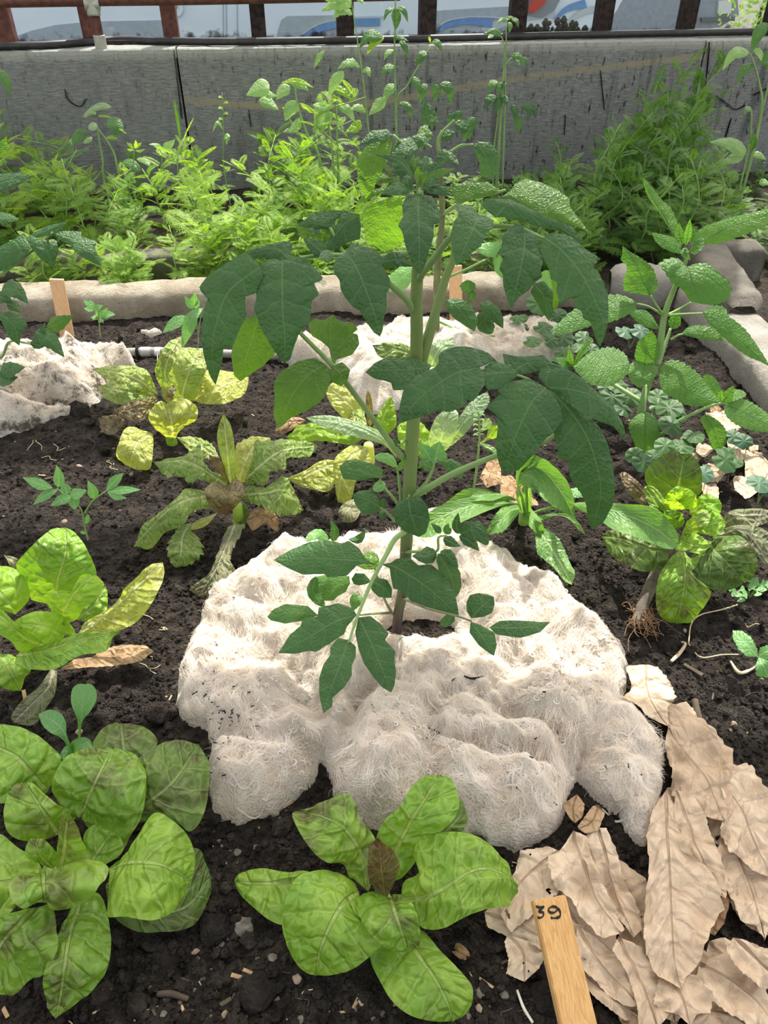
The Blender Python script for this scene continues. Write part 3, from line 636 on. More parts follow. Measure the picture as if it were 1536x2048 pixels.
lf(L, 'lettuce_spot', [(300, 960, .06), (230, 890, .09), (195, 786, .105)], [(160, 900), (142, 840), (170, 790)], [(340, 900), (300, 840), (250, 795)], nu=20, nv=10)
lf(L, 'lettuce_spot', [(345, 985, .065), (372, 800, .105), (390, 620, .14)], [(320, 930), (333, 750), (355, 650)], [(430, 960), (495, 885), (462, 770), (420, 680)], fold=.4, nu=24, nv=10)
lf(L, 'lettuce_spot', [(245, 980, .085), (250, 1070, .10), (262, 1150, .085)], [(150, 985), (58, 1050), (65, 1130), (130, 1188), (210, 1155)], [(330, 1010), (430, 910), (540, 898), (618, 948), (580, 1040), (500, 1135), (400, 1185), (300, 1195)], bump=.006, cup=-.1)
lf(L, 'lettuce', [(620, 960, .06), (720, 925, .09), (850, 925, .105), (960, 955, .095), (1085, 1030, .065)], [(660, 930), (740, 850), (800, 740), (885, 636), (980, 680), (1060, 760), (1108, 870), (1104, 950)], [(640, 1050), (603, 1225), (700, 1235), (850, 1258), (960, 1222), (1040, 1130)], cup=-.25)

# mid left, pale, half out of the frame
crop(0, 850, 2.8444)
L = lettuce('pale lime lettuce at the left edge, sunlit, with a wilted lower leaf', (85, 1300)); stump(L, (85, 1275), .05, .012)
lf(L, 'wilted', [(110, 790, .06), (70, 770, .07), (24, 742, .07)], [(100, 760), (50, 745)], [(100, 810), (60, 805)], nu=12, nv=6)
lf(L, 'lettuce', [(305, 1020, .06), (330, 880, .11), (372, 720, .145), (366, 583, .15)], [(190, 1000), (125, 880), (92, 800), (170, 700), (260, 620), (310, 592)], [(420, 1000), (520, 920), (545, 840), (500, 715), (450, 640), (400, 594)], cup=.12, bump=.006)
lf(L, 'lettuce', [(440, 1110, .04), (540, 1020, .06), (596, 910, .07)], [(430, 1000), (520, 900), (570, 880)], [(500, 1110), (600, 1060), (612, 960)])
lf(L, 'lettuce_pale', [(90, 1080, .08), (40, 1000, .105), (-30, 930, .115), (-120, 890, .11)], [(160, 1000), (165, 930), (120, 840), (50, 806), (-60, 808)], [(40, 1060), (-60, 1040)], bump=.005)
lf(L, 'lettuce_pale', [(270, 1265, .065), (150, 1220, .10), (40, 1120, .125), (-60, 1040, .13)], [(270, 1220), (170, 1170), (100, 1140), (10, 1050)], [(200, 1295), (110, 1288), (60, 1230), (-40, 1160)], bump=.004)
lf(L, 'wilted', [(305, 1385, .03), (275, 1490, .03), (180, 1590, .022), (75, 1695, .005)], [(285, 1395), (220, 1490), (130, 1565), (65, 1650)], [(325, 1405), (312, 1530), (262, 1610), (190, 1705)])
lf(L, 'lettuce', [(0, 1300, .05), (60, 1400, .05), (120, 1512, .02)], [(70, 1310), (172, 1380), (140, 1440)], [(-60, 1380), (0, 1480), (60, 1510)])
lf(L, 'lettuce_yellow', [(440, 1195, .04), (560, 1110, .055), (680, 1010, .075), (800, 900, .095), (924, 780, .105)], [(500, 1110), (640, 1030), (700, 940), (790, 850), (860, 795)], [(560, 1185), (660, 1175), (760, 1130), (850, 1040), (910, 930), (936, 840)], bump=.005, cup=.1)
lf(L, 'lettuce_pale', [(360, 1200, .085), (250, 1150, .115), (66, 1130, .115)], [(432, 1185), (350, 1080), (220, 1060), (130, 1088)], [(320, 1255), (250, 1240), (180, 1190), (110, 1155)], bump=.005)
lf(L, 'lettuce_pale', [(340, 1130, .09), (390, 1010, .13), (465, 910, .15), (545, 853, .14)], [(280, 1050), (270, 970), (340, 940), (410, 945), (440, 890), (485, 858)], [(430, 1110), (470, 1050), (520, 1010), (560, 975), (585, 930), (572, 870)], bump=.007, bf=80)
lf(L, 'lettuce', [(90, 1310, .06), (250, 1285, .095), (420, 1230, .11), (560, 1200, .10), (684, 1180, .08)], [(150, 1280), (300, 1240), (420, 1190), (520, 1183), (620, 1173)], [(100, 1370), (200, 1392), (310, 1392), (400, 1342), (470, 1305), (600, 1288), (642, 1210)], cup=.1)

# back left, red-tinged
crop(0, 350, 3.0)
L = lettuce('red-tinged frilly lettuce beside the left fleece heap, before the grey pipe', (345, 888)); stump(L, (340, 870), .03, .009)
k_ = dict(ruf=.10, rf=5, bump=.005, bf=70)
lf(L, 'lettuce_red', [(1020, 1340, .05), (990, 1180, .10), (1030, 1060, .13), (1090, 962, .135)], [(970, 1280), (928, 1180), (960, 1080), (1010, 1005)], [(1055, 1230), (1042, 1130), (1090, 1040)], **k_)
lf(L, 'lettuce_red', [(1080, 1390, .045), (1108, 1260, .09), (1150, 1140, .125), (1195, 1040, .13)], [(990, 1350), (972, 1260), (1030, 1160), (1050, 1070), (1115, 1038)], [(1180, 1330), (1215, 1220), (1240, 1160), (1232, 1080)], **k_)
lf(L, 'lettuce_brown', [(760, 1480, .03), (680, 1480, .025), (592, 1458, .015)], [(700, 1440), (640, 1445)], [(720, 1525), (660, 1562), (608, 1530)], **k_)
lf(L, 'lettuce_red', [(950, 1320, .065), (850, 1240, .10), (720, 1188, .11), (555, 1163, .10)], [(930, 1270), (880, 1170), (780, 1143), (650, 1148)], [(870, 1300), (740, 1265), (635, 1225)], **k_)
lf(L, 'lettuce_red', [(940, 1345, .05), (800, 1310, .075), (690, 1290, .075), (595, 1268, .06)], [(900, 1295), (780, 1250), (690, 1240)], [(850, 1365), (750, 1385), (650, 1352), (600, 1310)], **k_)
lf(L, 'lettuce_yellow', [(1150, 1350, .05), (1290, 1290, .075), (1380, 1250, .07), (1492, 1213, .05)], [(1205, 1270), (1220, 1175), (1320, 1168), (1420, 1190)], [(1230, 1375), (1340, 1373), (1450, 1332), (1484, 1270)], **k_)
lf(L, 'lettuce_brown', [(960, 1395, .055), (860, 1390, .08), (760, 1412, .07), (676, 1412, .05)], [(930, 1330), (820, 1350), (740, 1383)], [(900, 1445), (830, 1475), (730, 1455)], **k_)
lf(L, 'lettuce_yellow', [(1040, 1590, .02), (1030, 1480, .06), (1000, 1370, .085)], [(950, 1540), (890, 1450), (950, 1360)], [(1095, 1520), (1175, 1470), (1182, 1390), (1090, 1335)], **k_)
lf(L, 'lettuce_brown', [(1010, 1375, .08), (1030, 1310, .10), (1042, 1253, .11)], [(995, 1330), (1010, 1290)], [(1040, 1340), (1050, 1290)], nu=12, nv=6)
crop(0, 850, 2.8444)
lf(L, 'lettuce_yellow', [(870, 50, .045), (790, 90, .05), (755, 165, .04), (740, 242, .01)], [(740, 12), (690, 60), (662, 180)], [(872, 130), (855, 245), (800, 254)], bump=.006)

# middle, long ragged leaves
L = lettuce('ragged lettuce with a reddish upright heart in the bare soil left of the fleece', (478, 1055)); stump(L, (475, 1010), .05, .008)
k_ = dict(ruf=.09, rf=5, bump=.004, bf=70, teeth=.25, tn=9)
lf(L, 'wilted', [(1340, 560, .035), (1280, 700, .035), (1210, 850, .025), (1130, 975, .005)], [(1290, 590), (1240, 720), (1190, 840), (1080, 930)], [(1388, 580), (1340, 680), (1310, 770), (1335, 830), (1270, 900), (1190, 965)], **k_)
lf(L, 'lettuce_yellow', [(1240, 500, .04), (1150, 550, .035), (1062, 592, .02)], [(1150, 530), (1090, 565)], [(1170, 575), (1090, 598)], nu=14, nv=6)
lf(L, 'lettuce_red', [(1250, 190, .055), (1150, 130, .06), (1005, 72, .055)], [(1200, 105), (1100, 66)], [(1200, 190), (1110, 186), (1050, 120)], **k_)
lf(L, 'dry_brown', [(1400, 545, .03), (1490, 515, .03), (1590, 560, .006)], [(1440, 490), (1530, 480), (1570, 520)], [(1440, 600), (1510, 560), (1570, 600)], bump=.006)
lf(L, 'lettuce_dark', [(1370, 430, .04), (1372, 500, .03), (1370, 570, .015)], [(1325, 470), (1330, 540)], [(1410, 470), (1420, 530)], nu=14, nv=8)
lf(L, 'lettuce_olive', [(1090, 555, .035), (1040, 630, .035), (1030, 730, .025), (1000, 812, .006)], [(1010, 590), (948, 700), (970, 780)], [(1090, 610), (1140, 650), (1157, 730), (1090, 792)], **k_)
lf(L, 'lettuce_olive', [(1200, 400, .06), (1080, 420, .075), (960, 480, .07), (850, 590, .045), (762, 692, .01)], [(1175, 382), (1060, 360), (1010, 410), (880, 520), (808, 572)], [(1195, 470), (1100, 490), (1040, 570), (940, 612), (900, 662), (850, 707)], cup=-.4, bump=.003)
lf(L, 'lettuce_olive', [(1290, 345, .065), (1170, 260, .095), (1060, 208, .105), (960, 205, .10), (876, 215, .085)], [(1295, 290), (1210, 265), (1160, 200), (1138, 108), (1090, 160), (1000, 185), (930, 198)], [(1235, 350), (1130, 312), (1080, 340), (1040, 300), (940, 292), (900, 245)], **k_)
lf(L, 'lettuce_yellow', [(1355, 330, .065), (1400, 200, .10), (1460, 110, .11), (1540, 75, .10)], [(1325, 230), (1335, 130), (1420, 68)], [(1410, 310), (1450, 220), (1520, 180)], **k_)
lf(L, 'lettuce_brown', [(1300, 330, .07), (1240, 230, .11), (1190, 168, .13)], [(1250, 280), (1195, 205)], [(1290, 260), (1250, 200)], nu=14, nv=6)
lf(L, 'lettuce_red', [(1310, 340, .07), (1292, 150, .13), (1272, -60, .175)], [(1262, 200), (1235, 80), (1248, -10)], [(1342, 280), (1332, 100), (1312, 0)], bump=.004, fold=.3, nv=10)
lf(L, 'lettuce_brown', [(1290, 350, .085), (1292, 430, .08), (1292, 512, .05)], [(1230, 325), (1168, 360), (1178, 430), (1230, 492)], [(1345, 305), (1393, 360), (1372, 430), (1330, 475)], bump=.004)
crop(500, 850, 2.8444)
lf(L, 'lettuce_olive', [(-60, 400, .055), (80, 388, .075), (200, 375, .07), (305, 485, .03)], [(-20, 345), (90, 352), (192, 288), (240, 350)], [(0, 445), (60, 462), (150, 513), (262, 508)], **k_)
lf(L, 'lettuce_olive', [(-40, 330, .065), (50, 240, .10), (180, 150, .11), (388, 120, .08)], [(15, 200), (25, 100), (150, 82), (280, 88), (350, 98)], [(90, 335), (118, 270), (200, 252), (215, 190), (330, 182)], **k_)

# behind the stem, pale yellow
crop(540, 560, 2.1943)
L = lettuce('pale yellow-green lettuce with a thin red heart leaf, left of the tomato stem', (737, 925)); stump(L, (737, 890), .04, .010, 'lettuce_yellow')
k_ = dict(ruf=.10, rf=5, bump=.004, bf=70)
lf(L, 'lettuce_yellow', [(420, 640, .06), (340, 540, .10), (258, 465, .12)], [(400, 520), (320, 456), (278, 450)], [(370, 640), (285, 570), (248, 500)], **k_)
lf(L, 'lettuce_pale', [(440, 700, .05), (490, 620, .08), (535, 515, .11)], [(465, 610), (518, 520)], [(495, 690), (552, 640), (548, 560)], **k_)
lf(L, 'lettuce_red', [(430, 640, .09), (380, 600, .09), (330, 620, .07)], [(400, 570), (350, 580)], [(400, 650), (350, 660)], **k_)
autol('leaf', L, M['lettuce_brown'], Gs((440, 640, .08), (436, 560, .12), (430, 486, .15)), 7, 'strap')
lf(L, 'lettuce_yellow', [(300, 795, .045), (220, 828, .04), (150, 860, .03), (76, 872, .01)], [(230, 790), (150, 838)], [(300, 850), (262, 925), (200, 922), (130, 902)], **k_)
lf(L, 'lettuce_yellow', [(430, 735, .055), (350, 780, .06), (312, 870, .04), (298, 976, .006)], [(360, 725), (282, 790), (285, 900)], [(440, 800), (385, 855), (352, 975)], **k_)
lf(L, 'dry_brown', [(160, 620, .02), (90, 620, .02), (20, 660, .006)], [(120, 600), (60, 612)], [(110, 650), (40, 690)], nu=14, nv=8, bump=.005)
lf(L, 'lettuce_pale', [(410, 695, .06), (280, 668, .075), (170, 655, .07), (76, 692, .04)], [(330, 645), (230, 630), (130, 638)], [(350, 722), (250, 708), (180, 708), (120, 722)], **k_)
lf(L, 'greyleaf', [(560, 785, .05), (470, 690, .105), (330, 630, .125), (156, 604, .11)], [(520, 690), (420, 638), (300, 600), (220, 595)], [(500, 725), (400, 697), (290, 664), (200, 632)], bump=.0015, teeth=.15, tn=14)
lf(L, 'wilted', [(400, 950, .02), (340, 1010, .025), (320, 1065, .01)], [(330, 975), (300, 1020)], [(400, 1010), (370, 1060)], nu=14, nv=8)

L = lettuce('pale broad-leaved lettuce just behind the tall tomato stem', (870, 905)); stump(L, (872, 880), .04, .009)
lf(L, 'lettuce_pale', [(740, 765, .05), (650, 690, .09), (556, 650, .10)], [(700, 670), (650, 620), (580, 625)], [(680, 765), (620, 760), (570, 730)], **k_)
lf(L, 'greyleaf', [(740, 765, .06), (760, 660, .11), (800, 555, .14)], [(695, 720), (718, 620), (760, 575)], [(795, 720), (828, 600)], bump=.004)
lf(L, 'greyleaf', [(780, 735, .05), (860, 610, .10), (955, 488, .13)], [(795, 660), (875, 540)], [(825, 705), (905, 620), (962, 540)], bump=.003, teeth=.2)
lf(L, 'greyleaf', [(700, 385, .16), (740, 310, .19), (800, 256, .20)], [(676, 330), (735, 265)], [(755, 375), (745, 335), (808, 290)], bump=.003, teeth=.3, tn=7)
lf(L, 'lettuce_pale', [(720, 775, .05), (690, 740, .07), (650, 720, .08)], [(690, 715), (660, 700)], [(690, 790), (650, 770)], **k_)
lf(L, 'lettuce_dark', [(640, 335, .13), (540, 300, .15), (450, 290, .15)], [(600, 285), (510, 275)], [(600, 350), (490, 342)], bump=.003)

# chicory with long toothed leaves
L = thing('chicory_plant', 'long-leaved green chicory between the fleece and the bronze lettuce', 'salad plant', G(1047, 1045, 0))
tube('stem', L, M['endive'], [G(1047, 1048, -.005), G(1046, 1035, .02), G(1045, 1020, .04)], [.008, .007, .005])
def en(mat, mid, A, B, **k):
    k.setdefault('teeth', .12); k.setdefault('tn', 12); k.setdefault('bump', .0015); return sheet('leaf', L, M[mat], Gs(*mid), xs(*A), xs(*B), nu=34, nv=8, **k)
crop(500, 850, 2.8444)
en('endive', [(1530, 430, .04), (1460, 400, .08), (1300, 400, .10), (1110, 442, .09)], [(1340, 368), (1220, 366)], [(1300, 432), (1200, 440)])
en('endive', [(1540, 450, .04), (1440, 445, .08), (1250, 460, .10), (1050, 540, .095), (925, 602, .08)], [(1350, 412), (1200, 418), (1060, 468), (980, 530)], [(1400, 472), (1250, 532), (1120, 600), (1000, 642)])
en('endive', [(1545, 470, .04), (1480, 490, .075), (1410, 560, .075), (1335, 626, .06)], [(1470, 435), (1395, 510)], [(1530, 500), (1450, 600), (1390, 616)])
crop(1000, 850, 2.8657)
for a, b in (((140, 340), (150, 540)), ((165, 345), (160, 530)), ((100, 360), (140, 530))):
    autol('leaf', L, M['endive'], Gs((b[0], b[1], .02), ((a[0]+b[0])/2, (a[1]+b[1])/2, .08), (*a, .14)), 7, 'strap')
en('endive', [(140, 480, .03), (180, 540, .055), (242, 622, .04)], [(150, 560), (210, 622)], [(165, 470), (232, 540), (256, 612)])
en('endive', [(170, 560, .03), (250, 640, .045), (340, 780, .035), (412, 914, .045)], [(200, 640), (218, 740), (300, 812), (370, 892)], [(300, 615), (362, 690), (402, 790), (430, 850)])
en('endive', [(160, 530, .03), (250, 545, .05), (330, 510, .065), (430, 545, .06), (492, 632, .04)], [(320, 505), (400, 515), (450, 560)], [(330, 518), (400, 545), (440, 590)], teeth=0)
en('endive', [(140, 500, .03), (100, 330, .13), (150, 240, .16), (250, 265, .16), (360, 400, .13), (432, 548, .09)], [(110, 330), (160, 345), (270, 442), (400, 520)], [(90, 300), (140, 178), (250, 190), (370, 300), (422, 420)], teeth=.06)
en('endive', [(170, 510, .03), (310, 463, .08), (430, 462, .115), (600, 480, .14), (760, 530, .145), (900, 600, .13), (1015, 695, .11)], [(250, 475), (420, 448), (520, 442), (700, 450), (880, 470), (960, 540), (1022, 630)], [(250, 492), (420, 480), (560, 540), (650, 600), (780, 642), (900, 692), (980, 712)], teeth=.05)
del L

# right, bronze butterhead on its bare stem
L = lettuce('bronze-green butterhead lettuce with round leaves, right of the fleece', (1350, 1095))
lf(L, 'lettuce_brown', [(860, 440, .06), (760, 340, .09), (680, 275, .09)], [(800, 335), (720, 272)], [(800, 450), (720, 360)])
lf(L, 'wilted', [(1250, 590, .06), (1380, 520, .085), (1580, 520, .075)], [(1310, 500), (1420, 478), (1536, 488)], [(1330, 580), (1440, 590), (1550, 550)])
lf(L, 'wilted', [(1200, 660, .06), (1350, 600, .085), (1450, 625, .08), (1580, 700, .06)], [(1290, 590), (1400, 575), (1520, 600)], [(1380, 640), (1470, 750), (1540, 800)])
lf(L, 'lettuce_dark', [(1010, 420, .08), (1032, 300, .12), (1062, 158, .15)], [(890, 400), (833, 310), (848, 240), (920, 180), (990, 153)], [(1140, 400), (1158, 330), (1152, 250), (1110, 178)], cup=.15)
lf(L, 'lettuce_spot', [(1000, 570, .085), (930, 480, .12), (836, 346, .14)], [(880, 490), (823, 380)], [(990, 510), (940, 420), (885, 358)])
k_ = dict(ruf=.08, rf=4, bump=.006, bf=80)
lf(L, 'lettuce_pale', [(1090, 510, .09), (1180, 455, .125), (1270, 450, .125)], [(1130, 420), (1190, 396), (1245, 420)], [(1150, 530), (1235, 525), (1268, 492)], **k_)
lf(L, 'lettuce_pale', [(1080, 610, .085), (1200, 570, .11), (1292, 552, .095)], [(1150, 535), (1250, 508)], [(1190, 630), (1250, 625), (1288, 585)], **k_)
lf(L, 'lettuce_pale', [(1030, 490, .10), (1010, 420, .14), (1002, 356, .16)], [(955, 470), (943, 410), (970, 368)], [(1125, 470), (1122, 400), (1060, 357)], **k_)
lf(L, 'lettuce_spot', [(1050, 640, .10), (1130, 560, .14), (1215, 486, .15)], [(1075, 550), (1150, 488)], [(1130, 615), (1195, 560)], **k_)
lf(L, 'lettuce', [(1010, 600, .09), (1000, 540, .13), (960, 480, .15)], [(940, 560), (930, 500)], [(1060, 560), (1020, 490)], **k_)
lf(L, 'lettuce_dark', [(970, 735, .06), (830, 705, .075), (700, 655, .065), (583, 638, .045)], [(905, 680), (800, 635), (700, 600), (630, 600)], [(960, 800), (850, 842), (760, 820), (660, 765), (606, 695)], cup=-.25)
lf(L, 'lettuce_dark', [(1200, 660, .06), (1220, 715, .085), (1300, 790, .08), (1400, 900, .045)], [(1200, 670), (1290, 628), (1380, 638), (1452, 710), (1478, 800), (1450, 875)], [(1080, 770), (1108, 840), (1160, 912), (1230, 947), (1330, 942)], cup=-.25)
lf(L, 'lettuce_spot', [(1040, 710, .07), (1062, 830, .085), (1050, 960, .065), (1012, 1140, .012)], [(980, 760), (918, 850), (893, 950), (898, 1050), (940, 1122)], [(1092, 770), (1112, 860), (1208, 952), (1172, 1040), (1100, 1122)], cup=-.25, bump=.005)
lf(L, 'lettuce', [(1030, 650, .10), (1100, 690, .11), (1195, 700, .09)], [(1060, 625), (1120, 618), (1180, 660)], [(1000, 705), (1080, 725), (1150, 742)], **k_)
M['rootbark'] = simple('grey_root', (.10, .085, .07), (.20, .17, .14), .85, .15, 90, .7, 160, .002)
rt = tube('root_stem', L, M['rootbark'], Gs((990, 700, .06), (900, 850, .035), (835, 990, .025), (775, 1140, .012)), [.008, .0085, .008, .006], 12)
V, Fc = [], []
for i in range(70):
    a = G(*X((800+RNG.uniform(-40, 60), 1060+RNG.uniform(-40, 60))), .018); q = [a]
    for j in range(4): q.append(q[-1]+Vector((RNG.gauss(.001, .005), RNG.gauss(-.004, .006), RNG.gauss(-.0015, .004))))
    for p in q: p.z = max(p.z, .003)
    tube_data(q, [.0006, .0005, .0003], 4, 10, V, Fc)
o = mesh_obj('root_hairs', V, Fc, simple('rusty_root', (.22, .12, .06), (.32, .2, .11), .8), L)
o['kind'] = 'stuff'
# ---------------------------------------------------------------- the tall tomato
def stem_mat():
    N = NT('tomato_stem'); z = N.n('SeparateXYZ'); N.l(N.pos, z.inputs[0])
    c = N.mix(N.ramp(z.outputs[2], .02, .10), (.05, .036, .044), (.10, .13, .05))
    c = N.mix(N.ramp(z.outputs[2], .10, .30), c, (.19, .27, .085))
    return N.done(N.pbsdf(c, .6, .3, N.bump(N.noise(N.mapv(N.pos, (1, 1, .1)), 700, 2), .3, .0006)))
M['stem'] = stem_mat()
M['petiole'] = simple('leaf_stalk', (.20, .33, .11), (.26, .40, .15), .55)
M['stem_purple'] = simple('purple_stalk', (.13, .13, .07), (.2, .22, .1), .55)
YS = G(793, 1275, 0).y
TOM = thing('tomato_plant', 'tall tomato plant with big drooping dark leaves growing out of the fleece', 'tomato plant', G(793, 1272, 0))
def hairs(par, P, R, n, ln=.0022):
    """the fine down of a stem"""
    V = []; Fc = []; Q = crom(P, 60)
    for i in range(n):
        f = RNG.random()*58.9; k = int(f); p = Q[k].lerp(Q[k+1], f-k); t = (Q[k+1]-Q[k]).normalized()
        r = R[0]+(R[-1]-R[0])*f/59; o = t.orthogonal().normalized(); o.rotate(Quaternion(t, RNG.random()*6.28)); b = len(V)
        a = p+o*r*.9; e = a+o*ln*RNG.uniform(.5, 1)+t*RNG.uniform(-.0006, .0006); s_ = t*.00008
        V += [a-s_, a+s_, e]; Fc.append((b, b+1, b+2))
    o = mesh_obj('stem_down', V, Fc, M['down'], par, smooth=False); o['kind'] = 'stuff'; return o
M['down'] = simple('pale_down', (.55, .6, .45), None, .6, .2)
sp = [F(u, v, YS+d) for u, v, d in ((791, 1290, .0), (797, 1225, .0), (806, 1180, .0), (812, 1100, .003), (818, 990, .005), (826, 850, .008), (833, 700, .01), (833, 600, .01), (836, 520, .012), (838, 440, .014), (840, 345, .015))]
ms = tube('stem', TOM, M['stem'], sp, [.0058, .0060, .0065, .0068, .0070, .0070, .0067, .0062, .0056, .0046, .0028], 14, 90)
hairs(ms, sp, [.0062, .005], 900)
sb = [F(u, v, YS+d) for u, v, d in ((843, 728, .012), (852, 690, .016), (876, 608, .03), (893, 550, .04), (906, 520, .045), (910, 480, .05))]
tube('side_stem', TOM, M['stem'], sb, [.0050, .0052, .0045, .0042, .0036, .0025], 12)
def tleaf(par=TOM, name='leaf', P=None, R=None, mat='petiole'):
    return tube(name, par, M[mat], P, R, 8)
def tl(par, mid, A, B, mat='tomato', **k):
    k.setdefault('bump', .0013); k.setdefault('bf', 90); k.setdefault('cup', -.22); k.setdefault('soft', False); k.setdefault('nu', 44); k.setdefault('nv', 14)
    return sheet('leaflet', par, M[mat], Fs(*mid), xs(*A), xs(*B), **k)
def ta(par, mid, wd, prof='ovate', mat='tomato', **k):
    k.setdefault('teeth', .22); k.setdefault('tn', 5); k.setdefault('bump', .0012); k.setdefault('bf', 90); k.setdefault('cup', -.2); k.setdefault('soft', False)
    return autol('leaflet', par, M[mat], Fs(*mid), wd, prof, **k)
Y = YS
# upper left leaf
crop(380, 350, 2.9538)
P = tleaf(P=[F(826, 622, Y+.01), F(812, 598, Y), F(779, 568, Y-.005), F(745, 535, Y-.01), F(692, 512, Y-.015), F(630, 512, Y-.03), F(570, 522, Y-.05), F(520, 540, Y-.065)], R=[.0036, .0030, .0028, .0022, .0018, .0014, .0012, .0008])
tl(P, [(420, 540, Y-.085), (360, 580, Y-.09), (220, 700, Y-.10), (150, 900, Y-.115), (130, 1060, Y-.122), (152, 1240, Y-.125)], [(330, 450), (200, 528), (100, 598), (52, 660), (65, 690), (112, 712), (84, 780), (74, 860), (68, 960), (80, 1070), (118, 1190)], [(430, 600), (385, 700), (330, 718), (325, 760), (336, 830), (290, 920), (252, 1010), (222, 1026), (198, 1015), (190, 1110)])
tl(P, [(400, 820, Y-.04), (380, 930, Y-.045), (330, 1080, Y-.05), (298, 1220, Y-.05)], [(320, 855), (262, 950), (243, 1060), (258, 1180)], [(440, 905), (492, 980), (518, 1040), (430, 1130), (345, 1185)], mat='tomato_young')
tl(P, [(590, 500, Y-.06), (520, 440, Y-.05), (420, 440, Y-.05), (290, 480, Y-.06)], [(600, 440), (610, 400), (560, 390), (480, 405), (380, 430)], [(520, 500), (430, 490), (350, 500)])
tl(P, [(545, 500, Y-.075), (545, 620, Y-.09), (548, 800, Y-.108), (560, 950, Y-.118), (560, 1112, Y-.122)], [(430, 498), (412, 560), (380, 640), (392, 722), (374, 785), (402, 862), (422, 912), (462, 980), (500, 1042), (530, 1090)], [(640, 478), (700, 500), (730, 540), (793, 612), (765, 628), (730, 632), (768, 708), (742, 722), (720, 742), (715, 830), (700, 880), (652, 922), (620, 1000), (592, 1090)])
tl(P, [(920, 456, Y-.045), (980, 540, Y-.06), (1040, 680, Y-.075), (1090, 820, Y-.085), (1122, 955, Y-.09)], [(860, 490), (846, 540), (850, 580), (882, 622), (890, 680), (920, 730), (960, 778), (1000, 800), (1042, 870), (1085, 930)], [(960, 398), (1050, 428), (1112, 458), (1155, 500), (1132, 530), (1182, 612), (1184, 660), (1162, 700), (1162, 780), (1142, 860), (1140, 915)])
ta(P, [(1130, 520, Y-.04), (1220, 500, Y-.035), (1325, 540, Y-.03)], 17)
ta(P, [(800, 470, Y-.04), (740, 420, Y-.035), (668, 372, Y-.03)], 18)
ta(P, [(850, 500, Y-.045), (800, 480, Y-.05), (760, 500, Y-.06)], 14)
# leaf behind it, upper left
P = tleaf(P=[F(836, 500, Y+.01), F(790, 510, Y+.03), F(700, 515, Y+.04), F(660, 455, Y+.05)], R=[.003, .0025, .002, .0014])
tl(P, [(850, 345, Y+.05), (780, 300, Y+.05), (700, 285, Y+.05), (628, 302, Y+.045)], [(860, 260), (940, 215), (860, 208), (740, 215)], [(900, 330), (800, 322), (700, 312)])
tl(P, [(790, 350, Y+.06), (700, 345, Y+.062), (622, 305, Y+.065)], [(740, 310), (670, 300)], [(790, 390), (720, 370), (660, 375)], mat='tomato_young')
tl(P, [(1000, 230, Y+.055), (900, 300, Y+.05), (800, 440, Y+.04)], [(900, 215), (850, 330), (780, 420)], [(1010, 300), (1005, 380), (930, 400), (840, 450)])
ta(P, [(770, 340, Y+.05), (740, 330, Y+.045), (705, 325, Y+.04)], 8, 'oval', teeth=0)
# crown
crop(380, 350, 2.9538)
P = tleaf(P=[F(840, 400, Y+.012), F(840, 380, Y+.01), F(838, 388, Y)], R=[.0025, .002, .0014])
tl(P, [(1350, 112, Y-.0), (1350, 250, Y-.03), (1355, 400, Y-.05), (1355, 585, Y-.062)], [(1280, 118), (1252, 180), (1258, 240), (1228, 300), (1255, 340), (1270, 412), (1300, 500), (1330, 562)], [(1430, 128), (1470, 200), (1492, 252), (1475, 285), (1438, 290), (1442, 360), (1420, 420), (1400, 500), (1378, 562)])
tl(P, [(1335, 85, Y+.005), (1230, 82, Y-.01), (1122, 118, Y-.02)], [(1300, 38), (1200, 48), (1148, 85)], [(1290, 112), (1210, 122)], nu=24)
tl(P, [(1360, 85, Y+.005), (1430, 80, Y-.01), (1552, 128, Y-.02)], [(1400, 40), (1500, 58)], [(1410, 108), (1480, 122)], nu=24)
P = tleaf(P=[F(838, 395, Y+.014), F(800, 385, Y+.02), F(775, 380, Y+.025)], R=[.002, .0016, .001])
crop(680, 180, 3.491)
P = tleaf(name='leaf', P=[F(838, 390, Y+.014), F(835, 360, Y+.015), F(834, 340, Y+.015)], R=[.002, .0016, .001])
for (mid, wd, mt) in (([(510, 620, Y), (420, 500, Y+.01), (250, 450, Y+.02)], 7, 'tomato'), ([(560, 640, Y+.01), (590, 520, Y+.02), (610, 465, Y+.03)], 11, 'tomato'), ([(540, 650, Y-.005), (545, 590, Y), (540, 530, Y)], 6, 'tomato_young'),
                      ([(590, 610, Y), (680, 585, Y+.005), (806, 548, Y+.01)], 6, 'tomato_young'), ([(610, 600, Y+.02), (660, 550, Y+.025), (740, 490, Y+.03)], 8, 'tomato'), 
                      ([(520, 600, Y+.015), (440, 560, Y+.02), (360, 570, Y+.02)], 13, 'tomato'), ([(540, 560, Y+.02), (520, 500, Y+.025), (560, 470, Y+.03)], 8, 'tomato_young'), ([(580, 640, Y), (640, 640, Y-.01), (690, 640, Y-.01)], 8, 'tomato'),
                      ([(500, 700, Y), (470, 640, Y), (480, 580, Y+.01)], 7, 'tomato'), ([(570, 660, Y-.005), (600, 600, Y-.005), (600, 560, Y)], 6, 'tomato_young')):
    ta(P, mid, wd*1.5, 'lance', mt, teeth=.1)
